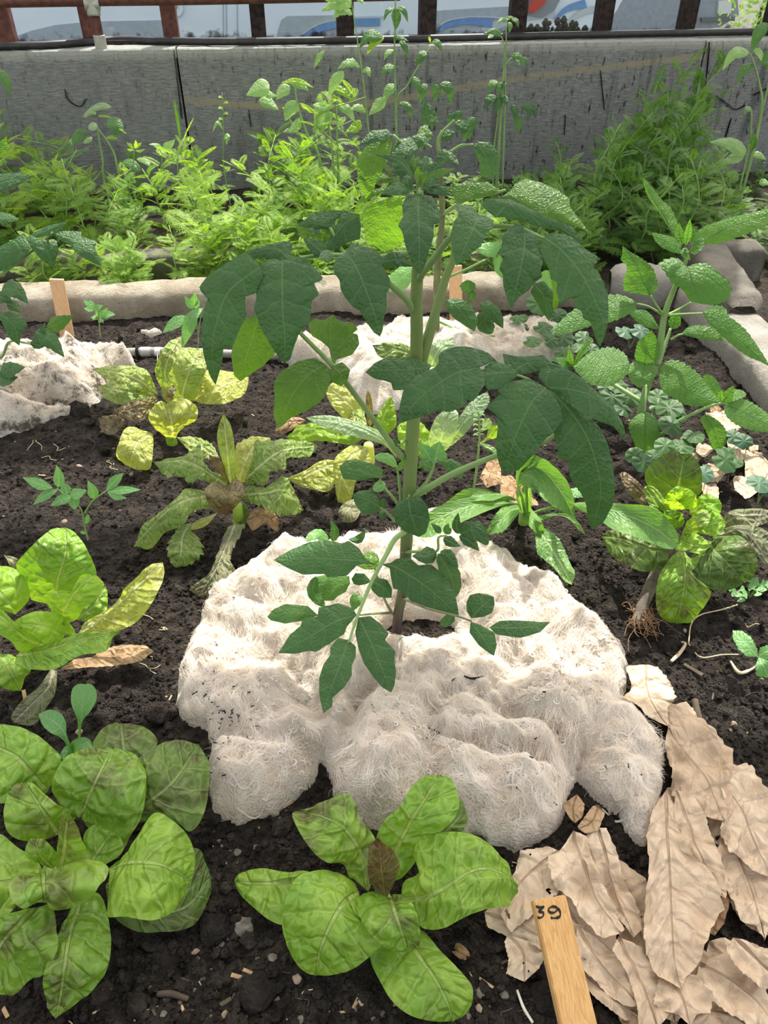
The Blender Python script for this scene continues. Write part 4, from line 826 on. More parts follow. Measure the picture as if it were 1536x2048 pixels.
# upper right leaf
crop(800, 350, 2.9538)
P = tleaf(P=[F(838, 560, Y+.01), F(846, 545, Y), F(872, 512, Y-.015), F(905, 472, Y-.02), F(950, 455, Y-.01), F(1010, 452, Y-.01), F(1050, 460, Y-.02), F(1088, 477, Y-.035)], R=[.0034, .003, .0028, .0024, .0020, .0018, .0014, .0010])
tl(P, [(560, 250, Y-.02), (640, 180, Y-.015), (760, 220, Y-.02), (900, 290, Y-.03), (1085, 390, Y-.045)], [(490, 190), (500, 138), (640, 140), (740, 185), (900, 262), (1010, 298)], [(620, 250), (700, 255), (800, 305), (950, 330), (1050, 405)])
tl(P, [(465, 235, Y-.03), (440, 300, Y-.045), (385, 420, Y-.06), (333, 538, Y-.068)], [(420, 172), (340, 178), (318, 192), (352, 235), (320, 270), (298, 350), (308, 430), (322, 505)], [(500, 238), (558, 268), (542, 330), (510, 332), (512, 380), (490, 382), (480, 422), (430, 452), (382, 512)])
tl(P, [(735, 318, Y-.045), (735, 430, Y-.06), (710, 560, Y-.075), (654, 790, Y-.085)], [(700, 282), (640, 318), (600, 370), (602, 402), (578, 470), (612, 482), (583, 560), (606, 582), (610, 652), (638, 750)], [(790, 348), (832, 380), (820, 430), (852, 500), (832, 560), (842, 602), (790, 642), (762, 682), (702, 722)])
tl(P, [(850, 368, Y-.055), (960, 450, Y-.07), (1080, 600, Y-.09), (1160, 760, Y-.105), (1205, 900, Y-.112), (1182, 1015, Y-.115)], [(900, 338), (1010, 358), (1100, 438), (1170, 480), (1162, 520), (1138, 542), (1172, 570), (1202, 640), (1228, 700), (1233, 790), (1228, 880), (1208, 960)], [(825, 440), (848, 490), (880, 560), (890, 622), (932, 632), (920, 690), (950, 762), (1000, 732), (1020, 722), (1040, 790), (1072, 802), (1082, 852), (1122, 862), (1142, 922), (1162, 985)])
tl(P, [(790, 640, Y-.01), (850, 720, Y-.01), (880, 865, Y-.01)], [(770, 690), (835, 800)], [(850, 625), (908, 700), (908, 800)], nu=24)
ta(P, [(905, 610, Y-.02), (925, 700, Y-.02), (912, 800, Y-.02)], 7, 'strap', 'tomato_young', teeth=0)
ta(P, [(620, 260, Y), (680, 220, Y+.005), (740, 230, Y+.01)], 12, 'oval')
# left middle leaf on a long stalk
crop(380, 350, 2.9538)
P = tleaf(P=[F(806, 915, Y+.005), F(787, 893, Y), F(718, 800, Y-.02), F(664, 731, Y-.035), F(600, 665, Y-.045), F(560, 615, Y-.05), F(530, 610, Y-.05)], R=[.0034, .0030, .0028, .0026, .0022, .0018, .001])
tl(P, [(850, 1130, Y-.035), (832, 1000, Y-.015), (835, 828, Y+.005)], [(838, 1100), (818, 1010), (720, 950), (698, 905), (705, 870), (742, 848), (790, 860)], [(866, 1090), (960, 1062), (1002, 1000), (992, 940), (962, 934), (994, 910), (962, 868), (900, 868)], mat='tomato_young')
tl(P, [(800, 1118, Y-.04), (700, 1180, Y-.055), (600, 1310, Y-.07), (518, 1503, Y-.078)], [(740, 1078), (640, 1098), (540, 1160), (493, 1230), (500, 1330), (492, 1420)], [(830, 1150), (832, 1205), (810, 1282), (770, 1342), (690, 1392), (600, 1432)], mat='tomato_young', cup=-.1)
tl(P, [(840, 1130, Y-.04), (888, 1170, Y-.05), (893, 1250, Y-.055)], [(818, 1165), (838, 1222)], [(900, 1106), (947, 1150), (932, 1212)], mat='tomato_young', nu=20)
# lower right leaf
crop(800, 350, 2.9538)
P = tleaf(P=[F(815, 990, Y+.005), F(832, 990, Y), F(905, 948, Y-.015), F(1010, 905, Y-.035), F(1095, 880, Y-.05), F(1130, 840, Y-.075), F(1118, 805, Y-.085), F(1092, 780, Y-.098), F(1040, 752, Y-.096), F(960, 740, Y-.088)], R=[.0038, .0034, .0032, .0028, .0024, .0020, .0016, .0012, .0011, .0008])
tl(P, [(660, 1165, Y-.09), (760, 1110, Y-.08), (860, 1110, Y-.075), (1010, 1150, Y-.07)], [(615, 1110), (603, 1052), (700, 1072), (790, 1070), (850, 1062), (870, 1095), (940, 1120)], [(720, 1180), (850, 1150)], nu=28)
tl(P, [(430, 1060, Y-.07), (500, 1060, Y-.07), (580, 1105, Y-.07)], [(450, 1035), (520, 1050)], [(460, 1085), (530, 1100)], nu=18)
tl(P, [(700, 1165, Y-.10), (600, 1165, Y-.10), (490, 1190, Y-.105)], [(640, 1120), (560, 1100), (500, 1130)], [(680, 1200), (580, 1262), (520, 1272), (495, 1235)])
tl(P, [(470, 1135, Y-.10), (330, 1170, Y-.11), (200, 1250, Y-.12), (90, 1345, Y-.13), (-10, 1462, Y-.135)], [(560, 1100), (500, 1038), (400, 1013), (320, 1013), (228, 1055), (242, 1092), (200, 1140), (100, 1180), (20, 1270), (-6, 1380)], [(500, 1170), (502, 1240), (432, 1342), (398, 1328), (380, 1372), (280, 1402), (232, 1388), (180, 1412), (80, 1442)])
tl(P, [(870, 1255, Y-.11), (1000, 1265, Y-.12), (1130, 1305, Y-.13), (1250, 1410, Y-.14), (1338, 1565, Y-.148)], [(815, 1190), (830, 1140), (870, 1130), (980, 1138), (1062, 1190), (1152, 1270), (1262, 1370), (1322, 1480)], [(960, 1300), (1020, 1370), (1100, 1432), (1162, 1450), (1252, 1482), (1295, 1525)])
tl(P, [(870, 1265, Y-.112), (1000, 1390, Y-.125), (1110, 1560, Y-.14), (1170, 1750, Y-.15), (1185, 1900, Y-.155), (1135, 2094, Y-.155)], [(960, 1285), (1060, 1380), (1182, 1490), (1232, 1600), (1257, 1720), (1272, 1840), (1258, 1950), (1200, 2055)], [(880, 1340), (950, 1440), (905, 1520), (928, 1600), (932, 1675), (1000, 1690), (1002, 1790), (1056, 1858), (1098, 1941), (1110, 2040)])
tl(P, [(862, 1255, Y-.114), (780, 1340, Y-.125), (700, 1500, Y-.14), (655, 1630, Y-.148), (622, 1762, Y-.15)], [(760, 1198), (620, 1228), (560, 1258), (592, 1290), (508, 1370), (530, 1392), (572, 1410), (577, 1500), (563, 1600), (588, 1722)], [(925, 1330), (952, 1380), (962, 1450), (900, 1532), (862, 1560), (800, 1642), (700, 1745)])
crop(380, 350, 2.9538)
P = tleaf(P=[F(832, 740, Y+.01), F(850, 728, Y), F(862, 732, Y-.005)], R=[.002, .0018, .001])
tl(P, [(1425, 1128, Y-.01), (1300, 1148, Y-.02), (1180, 1150, Y-.03), (1036, 1166, Y-.035)], [(1380, 1098), (1290, 1068), (1250, 1088), (1180, 1066), (1090, 1110)], [(1395, 1190), (1330, 1235), (1262, 1272), (1200, 1272), (1188, 1228), (1090, 1202)])
# lower front leaf: it droops forward over the fleece
crop(500, 850, 2.8444)
P = tleaf(P=[F(812, 1062, Y), G(790, 1078, .168), G(775, 1105, .162), G(745, 1160, .146), G(718, 1225, .128), G(697, 1285, .112)], R=[.0032, .0028, .0024, .0020, .0018, .0012])
def tg(par, mid, A, B, mat='tomato', **k):
    k.setdefault('bump', .0013); k.setdefault('bf', 90); k.setdefault('cup', -.18); k.setdefault('soft', False); k.setdefault('nu', 44); k.setdefault('nv', 14)
    return sheet('leaflet', par, M[mat], Gs(*mid), xs(*A), xs(*B), **k)
tg(P, [(722, 797, .151), (640, 775, .155), (480, 762, .152), (300, 758, .146), (134, 768, .135)], [(660, 765), (620, 700), (560, 656), (540, 668), (520, 672), (430, 653), (330, 668), (230, 710)], [(640, 790), (605, 800), (550, 860), (440, 868), (425, 848), (300, 852), (210, 812)])
tg(P, [(740, 790, .151), (830, 810, .150), (960, 890, .138), (1080, 985, .122), (1188, 1094, .105)], [(800, 785), (830, 762), (905, 753), (960, 798), (1030, 790), (1100, 850), (1165, 950), (1183, 1040)], [(795, 815), (800, 862), (815, 932), (870, 942), (902, 992), (960, 1032), (1050, 1052), (1120, 1078)])
tg(P, [(690, 890, .140), (640, 875, .138), (577, 876, .132)], [(650, 845), (600, 842)], [(660, 905), (620, 914), (590, 905)], nu=18)
tg(P, [(685, 885, .140), (750, 920, .134), (807, 982, .122)], [(720, 868), (780, 880), (808, 930)], [(690, 940), (730, 978), (780, 985)], nu=18)
tg(P, [(608, 1080, .124), (480, 1120, .122), (330, 1210, .112), (160, 1297, .098)], [(582, 1040), (500, 1013), (390, 1038), (385, 1090), (298, 1100), (292, 1140), (230, 1190)], [(550, 1150), (535, 1190), (442, 1250), (372, 1292), (340, 1284), (260, 1302)])
tg(P, [(618, 1095, .123), (680, 1220, .116), (740, 1360, .104), (803, 1522, .088)], [(598, 1180), (618, 1280), (650, 1360), (700, 1432), (752, 1492)], [(685, 1087), (742, 1130), (792, 1190), (768, 1222), (828, 1290), (820, 1340), (832, 1400), (822, 1482)])
tg(P, [(560, 1222, .112), (510, 1370, .104), (460, 1500, .094), (418, 1640, .080)], [(500, 1213), (458, 1260), (455, 1310), (418, 1360), (393, 1440), (393, 1530), (408, 1602)], [(602, 1260), (602, 1320), (578, 1370), (580, 1422), (540, 1490), (470, 1550), (468, 1602)])
# small shoots low on the stem
def shoot(pts, R, leaves, mat='petiole'):
    P = tleaf(P=[F(*X((a, b)), d) for a, b, d in pts], R=R, mat=mat)
    for mid, wd, pr, mt in leaves: ta(P, mid, wd, pr, mt, teeth=.12, nu=18)
    return P
P = shoot([(860, 450, Y-.005), (900, 420, Y-.02), (905, 400, Y-.03)], [.0018, .0014, .001], [])
tl(P, [(902, 420, Y-.03), (910, 480, Y-.04), (930, 550, Y-.045), (962, 638, Y-.047)], [(850, 428), (808, 490), (830, 560), (880, 606)], [(955, 398), (1012, 460), (1024, 540), (1002, 612)], mat='tomato', nu=24)
P = shoot([(860, 480, Y), (820, 420, Y-.01), (760, 350, Y-.015), (740, 310, Y-.02)], [.0022, .0018, .0014, .001], [([(770, 330, Y-.015), (735, 350, Y-.02), (698, 372, Y-.02)], 11, 'oval', 'seedling')])
tl(P, [(755, 300, Y-.02), (700, 288, Y-.025), (620, 262, Y-.03), (507, 240, Y-.03)], [(755, 250), (690, 218), (600, 192), (540, 205)], [(700, 302), (620, 318), (530, 308)], mat='herb', nu=24)
P = shoot([(870, 560, Y), (820, 540, Y-.015), (780, 500, Y-.02), (740, 470, Y-.025)], [.002, .0017, .0014, .001], [([(750, 480, Y-.02), (755, 450, Y-.02), (760, 415, Y-.02)], 7, 'oval', 'tomato'), ([(760, 490, Y-.02), (750, 515, Y-.025), (765, 530, Y-.025)], 7, 'oval', 'tomato')])
tl(P, [(742, 470, Y-.025), (660, 420, Y-.03), (580, 398, Y-.03)], [(722, 400), (692, 368), (620, 373)], [(732, 492), (682, 512), (635, 502), (600, 452)], mat='tomato', nu=24)
shoot([(860, 440, Y+.005), (850, 340, Y+.01), (835, 230, Y+.015)], [.0018, .0015, .001], [([(835, 240, Y+.01), (780, 190, Y+.01), (703, 183, Y+.01)], 11, 'oval', 'seedling'), ([(845, 260, Y+.01), (870, 220, Y+.012), (865, 190, Y+.012)], 9, 'lance', 'herb')])
shoot([(895, 70, Y+.008), (860, 110, Y+.0), (830, 110, Y)], [.0015, .0012, .001], [([(850, 120, Y), (835, 100, Y), (828, 80, Y)], 7, 'oval', 'tomato')])
P = shoot([(935, 400, Y+.005), (1000, 330, Y+.01), (1040, 250, Y+.015), (1055, 190, Y+.02)], [.0024, .002, .0017, .001], [([(1055, 215, Y+.02), (1065, 150, Y+.03), (1082, 92, Y+.035)], 22, 'ovate', 'seedling'), ([(1040, 250, Y+.015), (990, 220, Y+.02), (955, 250, Y+.02)], 12, 'ovate', 'herb'), ([(1050, 230, Y+.02), (1000, 150, Y+.03), (960, 95, Y+.035)], 16, 'ovate', 'seedling')])
tl(P, [(1058, 200, Y+.015), (1150, 220, Y+.01), (1205, 308, Y+.005)], [(1150, 193), (1222, 232)], [(1120, 252), (1172, 298)], mat='herb', nu=20)
P = shoot([(865, 720, Y), (980, 720, Y-.01), (1065, 715, Y-.02), (1072, 640, Y-.02), (1120, 630, Y-.02)], [.002, .0018, .0016, .0014, .001], [
    ([(1190, 630, Y-.025), (1250, 660, Y-.03), (1304, 717, Y-.03)], 13, 'ovate', 'tomato'), ([(1185, 620, Y-.02), (1175, 560, Y-.02), (1186, 498, Y-.02)], 10, 'ovate', 'tomato'), ([(1085, 615, Y-.02), (1060, 585, Y-.02), (1030, 560, Y-.02)], 7, 'ovate', 'tomato'),
    ([(1062, 718, Y-.02), (1000, 745, Y-.025), (922, 745, Y-.03)], 18, 'ovate', 'tomato'), ([(1082, 718, Y-.02), (1130, 750, Y-.025), (1187, 812, Y-.03)], 14, 'ovate', 'tomato'), ([(1140, 620, Y-.015), (1120, 590, Y-.015), (1130, 560, Y-.015)], 9, 'ovate', 'herb'),
    ([(1100, 640, Y-.01), (1150, 670, Y-.01), (1200, 690, Y-.01)], 11, 'ovate', 'tomato'), ([(1070, 730, Y-.03), (1140, 850, Y-.03), (1172, 980, Y-.03)], 20, 'oval', 'tomato')])
tl(P, [(1190, 620, Y-.025), (1280, 600, Y-.035), (1342, 685, Y-.04)], [(1220, 550), (1262, 545), (1305, 545), (1340, 585), (1362, 640), (1358, 680)], [(1230, 632), (1300, 665), (1330, 680)], nu=22)
P = tleaf(P=[F(*X((870, 985)), Y), G(*X((1000, 1040)), .155), G(*X((1180, 1088)), .125), G(*X((1258, 1115)), .112)], R=[.0018, .0015, .0012, .001], mat='stem_purple')
tg(P, [(1160, 1068, .128), (1130, 1110, .118), (1110, 1152, .105)], [(1120, 1075), (1082, 1110), (1080, 1140)], [(1165, 1090), (1165, 1115), (1140, 1142)], nu=16)
tg(P, [(1258, 1100, .113), (1310, 1040, .122), (1387, 978, .128)], [(1232, 1060), (1230, 1010), (1250, 968), (1302, 956), (1345, 962)], [(1330, 1092), (1378, 1068), (1392, 1020)], nu=20)
tg(P, [(1255, 1118, .112), (1320, 1200, .105), (1387, 1314, .09)], [(1248, 1180), (1300, 1252), (1350, 1290)], [(1310, 1138), (1390, 1180), (1404, 1250)], nu=20)
tg(P, [(1362, 1150, .107), (1460, 1155, .108), (1600, 1150, .104), (1708, 1120, .10)], [(1420, 1113), (1536, 1112), (1640, 1120)], [(1400, 1192), (1536, 1212), (1650, 1180)], nu=24)
P = shoot([(812, 1075, Y), (765, 990, Y-.005), (720, 850, Y+.005), (700, 780, Y+.01)], [.0019, .0016, .0013, .001], [
    ([(640, 975, Y-.0), (605, 1000, Y-.005), (585, 1058, Y-.01)], 15, 'ovate', 'herb'), ([(725, 735, Y+.01), (670, 780, Y+.0), (605, 800, Y-.005)], 20, 'ovate', 'tomato_young'), ([(560, 650, Y+.01), (615, 650, Y+.01), (660, 598, Y+.01)], 9, 'lance', 'tomato')], 'stem_purple')
P = shoot([(815, 1070, Y), (720, 1072, Y-.02), (610, 1080, Y-.04), (480, 1060, Y-.055), (385, 1080, Y-.065)], [.0018, .0015, .0012, .001, .0008], [
    ([(375, 860, Y-.01), (360, 950, Y-.02), (425, 1035, Y-.03)], 13, 'oval', 'herb'), ([(470, 665, Y+.02), (482, 600, Y+.02), (458, 538, Y+.02)], 10, 'ovate', 'tomato'), ([(445, 655, Y+.02), (380, 620, Y+.01), (312, 660, Y+.0)], 11, 'oval', 'seedling')], 'stem_purple')
tl(P, [(565, 860, Y-.005), (490, 920, Y-.012), (425, 1000, Y-.02)], [(440, 850), (375, 862), (368, 940), (390, 985)], [(570, 900), (545, 950), (500, 975), (475, 1000)], mat='herb', nu=22)
tl(P, [(388, 1082, Y-.065), (250, 1062, Y-.072), (98, 1092, Y-.078)], [(330, 1030), (200, 1018), (130, 1050)], [(310, 1112), (200, 1130), (120, 1112)], mat='herb', nu=22)

# ---------------------------------------------------------------- second tomato, behind
YB = 1.42
T2 = thing('tomato_plant', 'tomato plant standing behind the tall one, at the rear fleece', 'tomato plant', G(872, 678, 0))
s2 = [F(u, v, YB+d) for u, v, d in ((872, 690, 0), (873, 600, 0), (876, 520, 0), (884, 440, 0), (882, 360, 0), (878, 300, 0))]
tube('stem', T2, M['stem_purple'], s2, [.0072, .0072, .0068, .006, .005, .003], 10)
Y = YB
crop(800, 350, 2.9538)
P = tleaf(T2, P=[F(884, 430, Y), F(930, 400, Y-.03), F(975, 390, Y-.06), F(1010, 380, Y-.09)], R=[.004, .0035, .003, .002])
tl(P, [(600, 128, Y-.09), (720, 115, Y-.10), (900, 185, Y-.12), (1125, 348, Y-.14)], [(650, 95), (680, 52), (742, 22), (830, 42), (930, 88), (1002, 140), (1002, 182), (1052, 252)], [(640, 135), (720, 165), (780, 222), (842, 250), (950, 272), (1002, 292), (1082, 322)], mat='tomato_young', n=ZUP*.8+Vector((0, -.6, 0)))
tl(P, [(585, 92, Y-.08), (450, 62, Y-.08), (305, 62, Y-.07)], [(520, 38), (400, 40)], [(545, 112), (420, 152), (330, 170)], mat='tomato_young')
P = tleaf(T2, P=[F(882, 560, Y), F(930, 540, Y-.02), F(970, 520, Y-.03)], R=[.003, .0025, .002])
tl(P, [(500, 300, Y-.03), (540, 340, Y-.035), (600, 370, Y-.04)], [(520, 290), (590, 305)], [(510, 340), (560, 360)], mat='tomato_young', nu=16)
tl(P, [(430, 420, Y-.03), (520, 440, Y-.04), (610, 400, Y-.05)], [(480, 405), (560, 395)], [(480, 470), (560, 490)], mat='seedling', nu=20)
tl(P, [(590, 470, Y-.04), (580, 540, Y-.045), (605, 615, Y-.05)], [(550, 500), (560, 570)], [(610, 500), (610, 560)], mat='seedling', nu=16)
ta(P, [(860, 560, Y-.03), (870, 610, Y-.03), (900, 680, Y-.03)], 16, 'ovate', 'seedling')
P = tleaf(T2, P=[F(872, 640, Y), F(935, 668, Y-.02), F(990, 672, Y-.03)], R=[.003, .0025, .002])
tl(P, [(270, 740, Y-.03), (340, 780, Y-.04), (440, 925, Y-.05)], [(330, 722), (420, 760), (462, 860)], [(265, 780), (310, 840), (380, 890)], nu=24)
tl(P, [(470, 760, Y-.02), (540, 790, Y-.03), (610, 908, Y-.04)], [(520, 738), (590, 790), (612, 850)], [(480, 795), (530, 850), (580, 890)], nu=24)
ta(P, [(420, 930, Y-.03), (420, 980, Y-.035), (425, 1028, Y-.04)], 13, 'oval')
ta(P, [(400, 620, Y-.03), (400, 660, Y-.03), (390, 700, Y-.03)], 17, 'oval')
ta(P, [(430, 680, Y-.03), (420, 720, Y-.03), (410, 760, Y-.03)], 10, 'ovate')
ta(P, [(540, 820, Y-.02), (500, 860, Y-.02), (540, 940, Y-.03)], 20, 'oval')
tl(P, [(80, 545, Y-.02), (20, 600, Y-.03), (-60, 690, Y-.04)], [(0, 540), (-60, 590), (-70, 640)], [(75, 620), (40, 670), (0, 690)], mat='seedling', nu=22)
crop(680, 180, 3.491)
Y = YB-.02
P = tleaf(T2, P=[F(880, 310, Y), F(876, 290, Y), F(880, 270, Y), F(908, 240, Y)], R=[.003, .0026, .0022, .0014])
tl(P, [(375, 315, Y-.02), (280, 302, Y-.03), (115, 392, Y-.05)], [(330, 273), (220, 282)], [(342, 345), (220, 372)], nu=24)
tl(P, [(640, 335, Y), (560, 335, Y-.01), (488, 445, Y-.02)], [(570, 295), (500, 325)], [(630, 360), (560, 400)], nu=22)
ta(P, [(545, 405, Y-.02), (450, 405, Y-.03), (355, 455, Y-.04)], 22.4)
tl(P, [(645, 262, Y+.02), (612, 170, Y+.03), (596, 68, Y+.04)], [(570, 225), (565, 140)], [(688, 225), (672, 150)], nu=22)
ta(P, [(700, 335, Y), (750, 310, Y), (805, 292, Y)], 14); ta(P, [(670, 460, Y-.02), (760, 470, Y-.03), (835, 528, Y-.04)], 15.4)
tl(P, [(960, 358, Y-.02), (1010, 450, Y-.03), (1060, 625, Y-.04)], [(925, 400), (970, 500), (985, 600)], [(1050, 368), (1105, 430), (1112, 560)], nu=24)
ta(P, [(790, 212, Y), (765, 180, Y), (755, 168, Y)], 11.2); ta(P, [(800, 200, Y), (830, 170, Y), (862, 148, Y)], 11.2); ta(P, [(860, 352, Y), (890, 290, Y), (930, 238, Y)], 12.6, 'lance'); ta(P, [(800, 230, Y), (850, 250, Y), (895, 290, Y)], 12.6)
ta(P, [(550, 270, Y+.01), (600, 300, Y), (650, 310, Y)], 16.8, 'ovate', 'tomato_young'); ta(P, [(460, 390, Y), (430, 440, Y-.01), (450, 510, Y-.02)], 21); ta(P, [(640, 480, Y-.02), (600, 520, Y-.03), (540, 550, Y-.03)], 19.6); ta(P, [(370, 570, Y-.03), (420, 540, Y-.03), (470, 550, Y-.03)], 16.8)
ta(P, [(340, 610, Y-.04), (240, 600, Y-.05), (104, 620, Y-.06)], 11.2, 'lance', 'tomato_young', teeth=.1)
crop(380, 350, 2.9538)
tl(P, [(1195, 128, Y-.05), (1150, 230, Y-.05), (1120, 330, Y-.05), (1150, 455, Y-.05)], [(1090, 165), (1015, 228), (1030, 330), (1052, 395)], [(1252, 138), (1258, 230), (1242, 310), (1268, 380), (1250, 412)], mat='tomato_young', bump=.003)
ta(P, [(1200, 85, Y-.05), (1110, 95, Y-.05), (1010, 160, Y-.05), (958, 290, Y-.05)], 7.5, 'lance', 'tomato_young', teeth=0)
crop(680, 180, 3.491)
for a in (([(690, 440, Y), (700, 320, Y), (800, 210, Y)]), ([(760, 440, Y), (840, 390, Y), (930, 380, Y-.02)]), ([(560, 430, Y), (590, 380, Y), (640, 400, Y)]), ([(370, 315, Y-.02), (420, 360, Y-.02), (520, 470, Y)])):
    tube('leaf_stalk', T2, M['petiole'], Fs(*a), [.0028, .0024, .0014], 6)
tl(P, [(345, 330, Y-.03), (250, 500, Y-.05), (200, 640, Y-.06), (180, 760, Y-.06)], [(180, 390), (112, 500), (128, 650)], [(368, 370), (342, 480), (262, 620), (232, 700)], mat='tomato_young', nu=24)
# ---------------------------------------------------------------- left tomato, half out of the frame
Y = 1.30
T3 = thing('tomato_plant', 'tomato plant at the left edge whose leaves hang over the left fleece heap', 'tomato plant', G(-45, 770, 0))
tube('stem', T3, M['stem'], [G(-45, 775, 0), F(-50, 700, 1.22), F(-55, 600, 1.23), F(-60, 480, 1.24), F(-60, 380, 1.25)], [.0065, .0065, .006, .005, .003], 10)
crop(0, 350, 3.0)
Y = 1.22
P = tleaf(T3, P=[F(-58, 560, Y), F(0, 548, Y-.01), F(60, 505, Y-.03), F(97, 473, Y-.05), F(105, 465, Y-.055)], R=[.0036, .003, .0026, .0022, .0015])
tl(P, [(190, 440, Y-.05), (90, 450, Y-.05), (-10, 565, Y-.06)], [(145, 345), (60, 400), (-30, 440)], [(155, 480), (80, 545), (30, 585)], mat='tomato')
tl(P, [(180, 380, Y-.05), (290, 328, Y-.05), (405, 282, Y-.055)], [(190, 350), (300, 300)], [(250, 372), (350, 347)], mat='tomato', nu=22)
tl(P, [(250, 388, Y-.055), (285, 460, Y-.065), (313, 553, Y-.07)], [(180, 362), (158, 385), (190, 440), (250, 512)], [(330, 385), (340, 400), (354, 450), (335, 512)], mat='tomato')
tl(P, [(310, 345, Y-.055), (440, 390, Y-.06), (540, 450, Y-.07), (605, 548, Y-.075)], [(400, 333), (488, 340), (488, 372), (582, 398), (568, 440), (600, 500)], [(360, 392), (420, 422), (450, 462), (510, 502), (570, 532)], mat='tomato')
P = tleaf(T3, P=[F(-58, 470, Y), F(-40, 430, Y-.02), F(-20, 400, Y-.03)], R=[.003, .0025, .0018])
tl(P, [(-70, 70, Y-.03), (60, 38, Y-.04), (205, 3, Y-.05)], [(0, -8), (110, -12)], [(0, 105), (110, 62)], mat='tomato'); tl(P, [(-70, 250, Y-.03), (40, 258, Y-.04), (124, 268, Y-.05)], [(0, 222), (60, 233)], [(0, 288), (70, 282)], mat='tomato', nu=20)
tl(P, [(-40, -120, Y-.03), (20, -180, Y-.03), (40, -235, Y-.03)], [(-20, -160), (0, -200)], [(40, -130), (46, -190)], mat='tomato_young', nu=16)
P = tleaf(T3, P=[F(-52, 700, Y), F(0, 715, Y-.02), F(20, 683, Y-.04), F(70, 690, Y-.05)], R=[.003, .0026, .002, .0014])
for a, b, mt in (([(10, 685, Y-.03), (90, 690, Y-.04), (172, 772, Y-.05)], 20, 'tomato'), ([(-30, 720, Y-.03), (30, 740, Y-.035), (75, 765, Y-.04)], 14, 'tomato'), ([(40, 770, Y-.03), (90, 790, Y-.035), (130, 830, Y-.04)], 12, 'tomato'), ([(210, 940, Y-.05), (300, 990, Y-.06), (387, 1095, Y-.07)], 19, 'tomato'),
                 ([(285, 920, Y-.04), (350, 890, Y-.04), (442, 842, Y-.04)], 17, 'tomato_young'), ([(0, 1190, Y-.03), (70, 1165, Y-.04), (152, 1153, Y-.05)], 18, 'tomato'), ([(200, 1010, Y-.05), (250, 950, Y-.05), (270, 880, Y-.05)], 10, 'tomato'), ([(-30, 1170, Y-.03), (20, 1230, Y-.04), (110, 1212, Y-.05)], 14, 'tomato'), ([(180, 1000, Y-.05), (230, 1020, Y-.05), (290, 1010, Y-.05)], 9, 'tomato')):
    ta(P, a, b, 'ovate', mt)
tl(P, [(-10, 830, Y-.04), (80, 900, Y-.05), (118, 1025, Y-.06)], [(60, 818), (132, 850), (165, 900), (125, 960)], [(20, 905), (60, 985)], mat='tomato')
# ---------------------------------------------------------------- the serrated-leaved plant at the right
YN = G(1276, 872, 0).y
NP = thing('hemp_nettle', 'tall hairy plant with serrated leaves at the right, before the grey edging', 'herb', G(1276, 872, 0))
crop(1100, 350, 3.5229)
Y = YN
ns = Fs((615, 1850, Y), (640, 1660, Y), (690, 1480, Y+.005), (760, 1300, Y+.008), (805, 1000, Y+.01), (880, 790, Y+.012), (945, 650, Y+.015), (965, 560, Y+.016))
st_ = tube('stem', NP, M['petiole'], ns, [.0062, .0062, .0058, .0055, .0052, .0046, .0038, .002], 10, 70); hairs(st_, ns, [.0062, .003], 700, .003)
for p, r in (((760, 1340, Y), (820, 1170, Y+.02), (850, 1080, Y+.03)), None), (((640, 1850, Y), (780, 1830, Y-.02), (900, 1740, Y-.04), (1100, 1640, Y-.055), (1215, 1605, Y-.06)), None), (((650, 1600, Y), (400, 1450, Y+.05), (160, 1345, Y+.08)), None):
    q = Fs(*p); b_ = tube('branch', NP, M['petiole'], q, [.0042, .0036, .003, .0022], 8); hairs(b_, q, [.004, .002], 160, .0028)
def nl(mid, A, B, mat='nettle', **k):
    k.setdefault('teeth', .13); k.setdefault('tn', 13); k.setdefault('cup', -.15); k.setdefault('nu', 52); k.setdefault('nv', 12); k.setdefault('bump', .001)
    return sheet('leaf', NP, M[mat], Fs(*mid), xs(*A), xs(*B), **k)
def na(mid, wd, prof='ovate', **k): return autol('leaf', NP, M['nettle'], Fs(*mid), wd, prof, teeth=.12, tn=8, nu=30, **k)
for p in (((800, 990, Y+.01), (700, 930, Y-.0), (605, 905, Y-.01)), ((800, 985, Y+.01), (750, 920, Y), (710, 850, Y-.005)), ((830, 985, Y+.01), (920, 940, Y+.02), (990, 900, Y+.01)), ((830, 990, Y+.01), (950, 980, Y), (1080, 975, Y-.01)), ((850, 1160, Y+.02), (900, 1130, Y+.02), (940, 1120, Y+.02)), ((680, 1480, Y), (672, 1580, Y-.02), (670, 1670, Y-.03)), ((800, 990, Y+.01), (790, 1040, Y+.02), (770, 1080, Y+.02))):
    tube('leaf_stalk', NP, M['petiole'], Fs(*p), [.0022, .0018, .0014], 6)
nl([(1075, 965, Y-.0), (1220, 1060, Y+.0), (1260, 1000, Y+.01)], [(1150, 920), (1230, 930)], [(1130, 1000), (1220, 1080)], nu=20)
nl([(925, 520, Y+.02), (810, 300, Y+.05), (700, 130, Y+.07), (652, 10, Y+.08)], [(870, 430), (760, 250), (688, 150), (660, 60)], [(922, 420), (865, 250), (790, 175), (715, 80)])
nl([(1005, 520, Y), (1090, 460, Y-.01), (1300, 355, Y-.03), (1620, 255, Y-.05)], [(1030, 410), (1085, 365), (1200, 318), (1400, 268), (1536, 240)], [(1060, 495), (1200, 482), (1400, 412), (1536, 342)])
nl([(925, 520, Y), (830, 480, Y-.01), (712, 405, Y-.02)], [(900, 455), (830, 425)], [(915, 555), (810, 525), (748, 472)], nu=30)
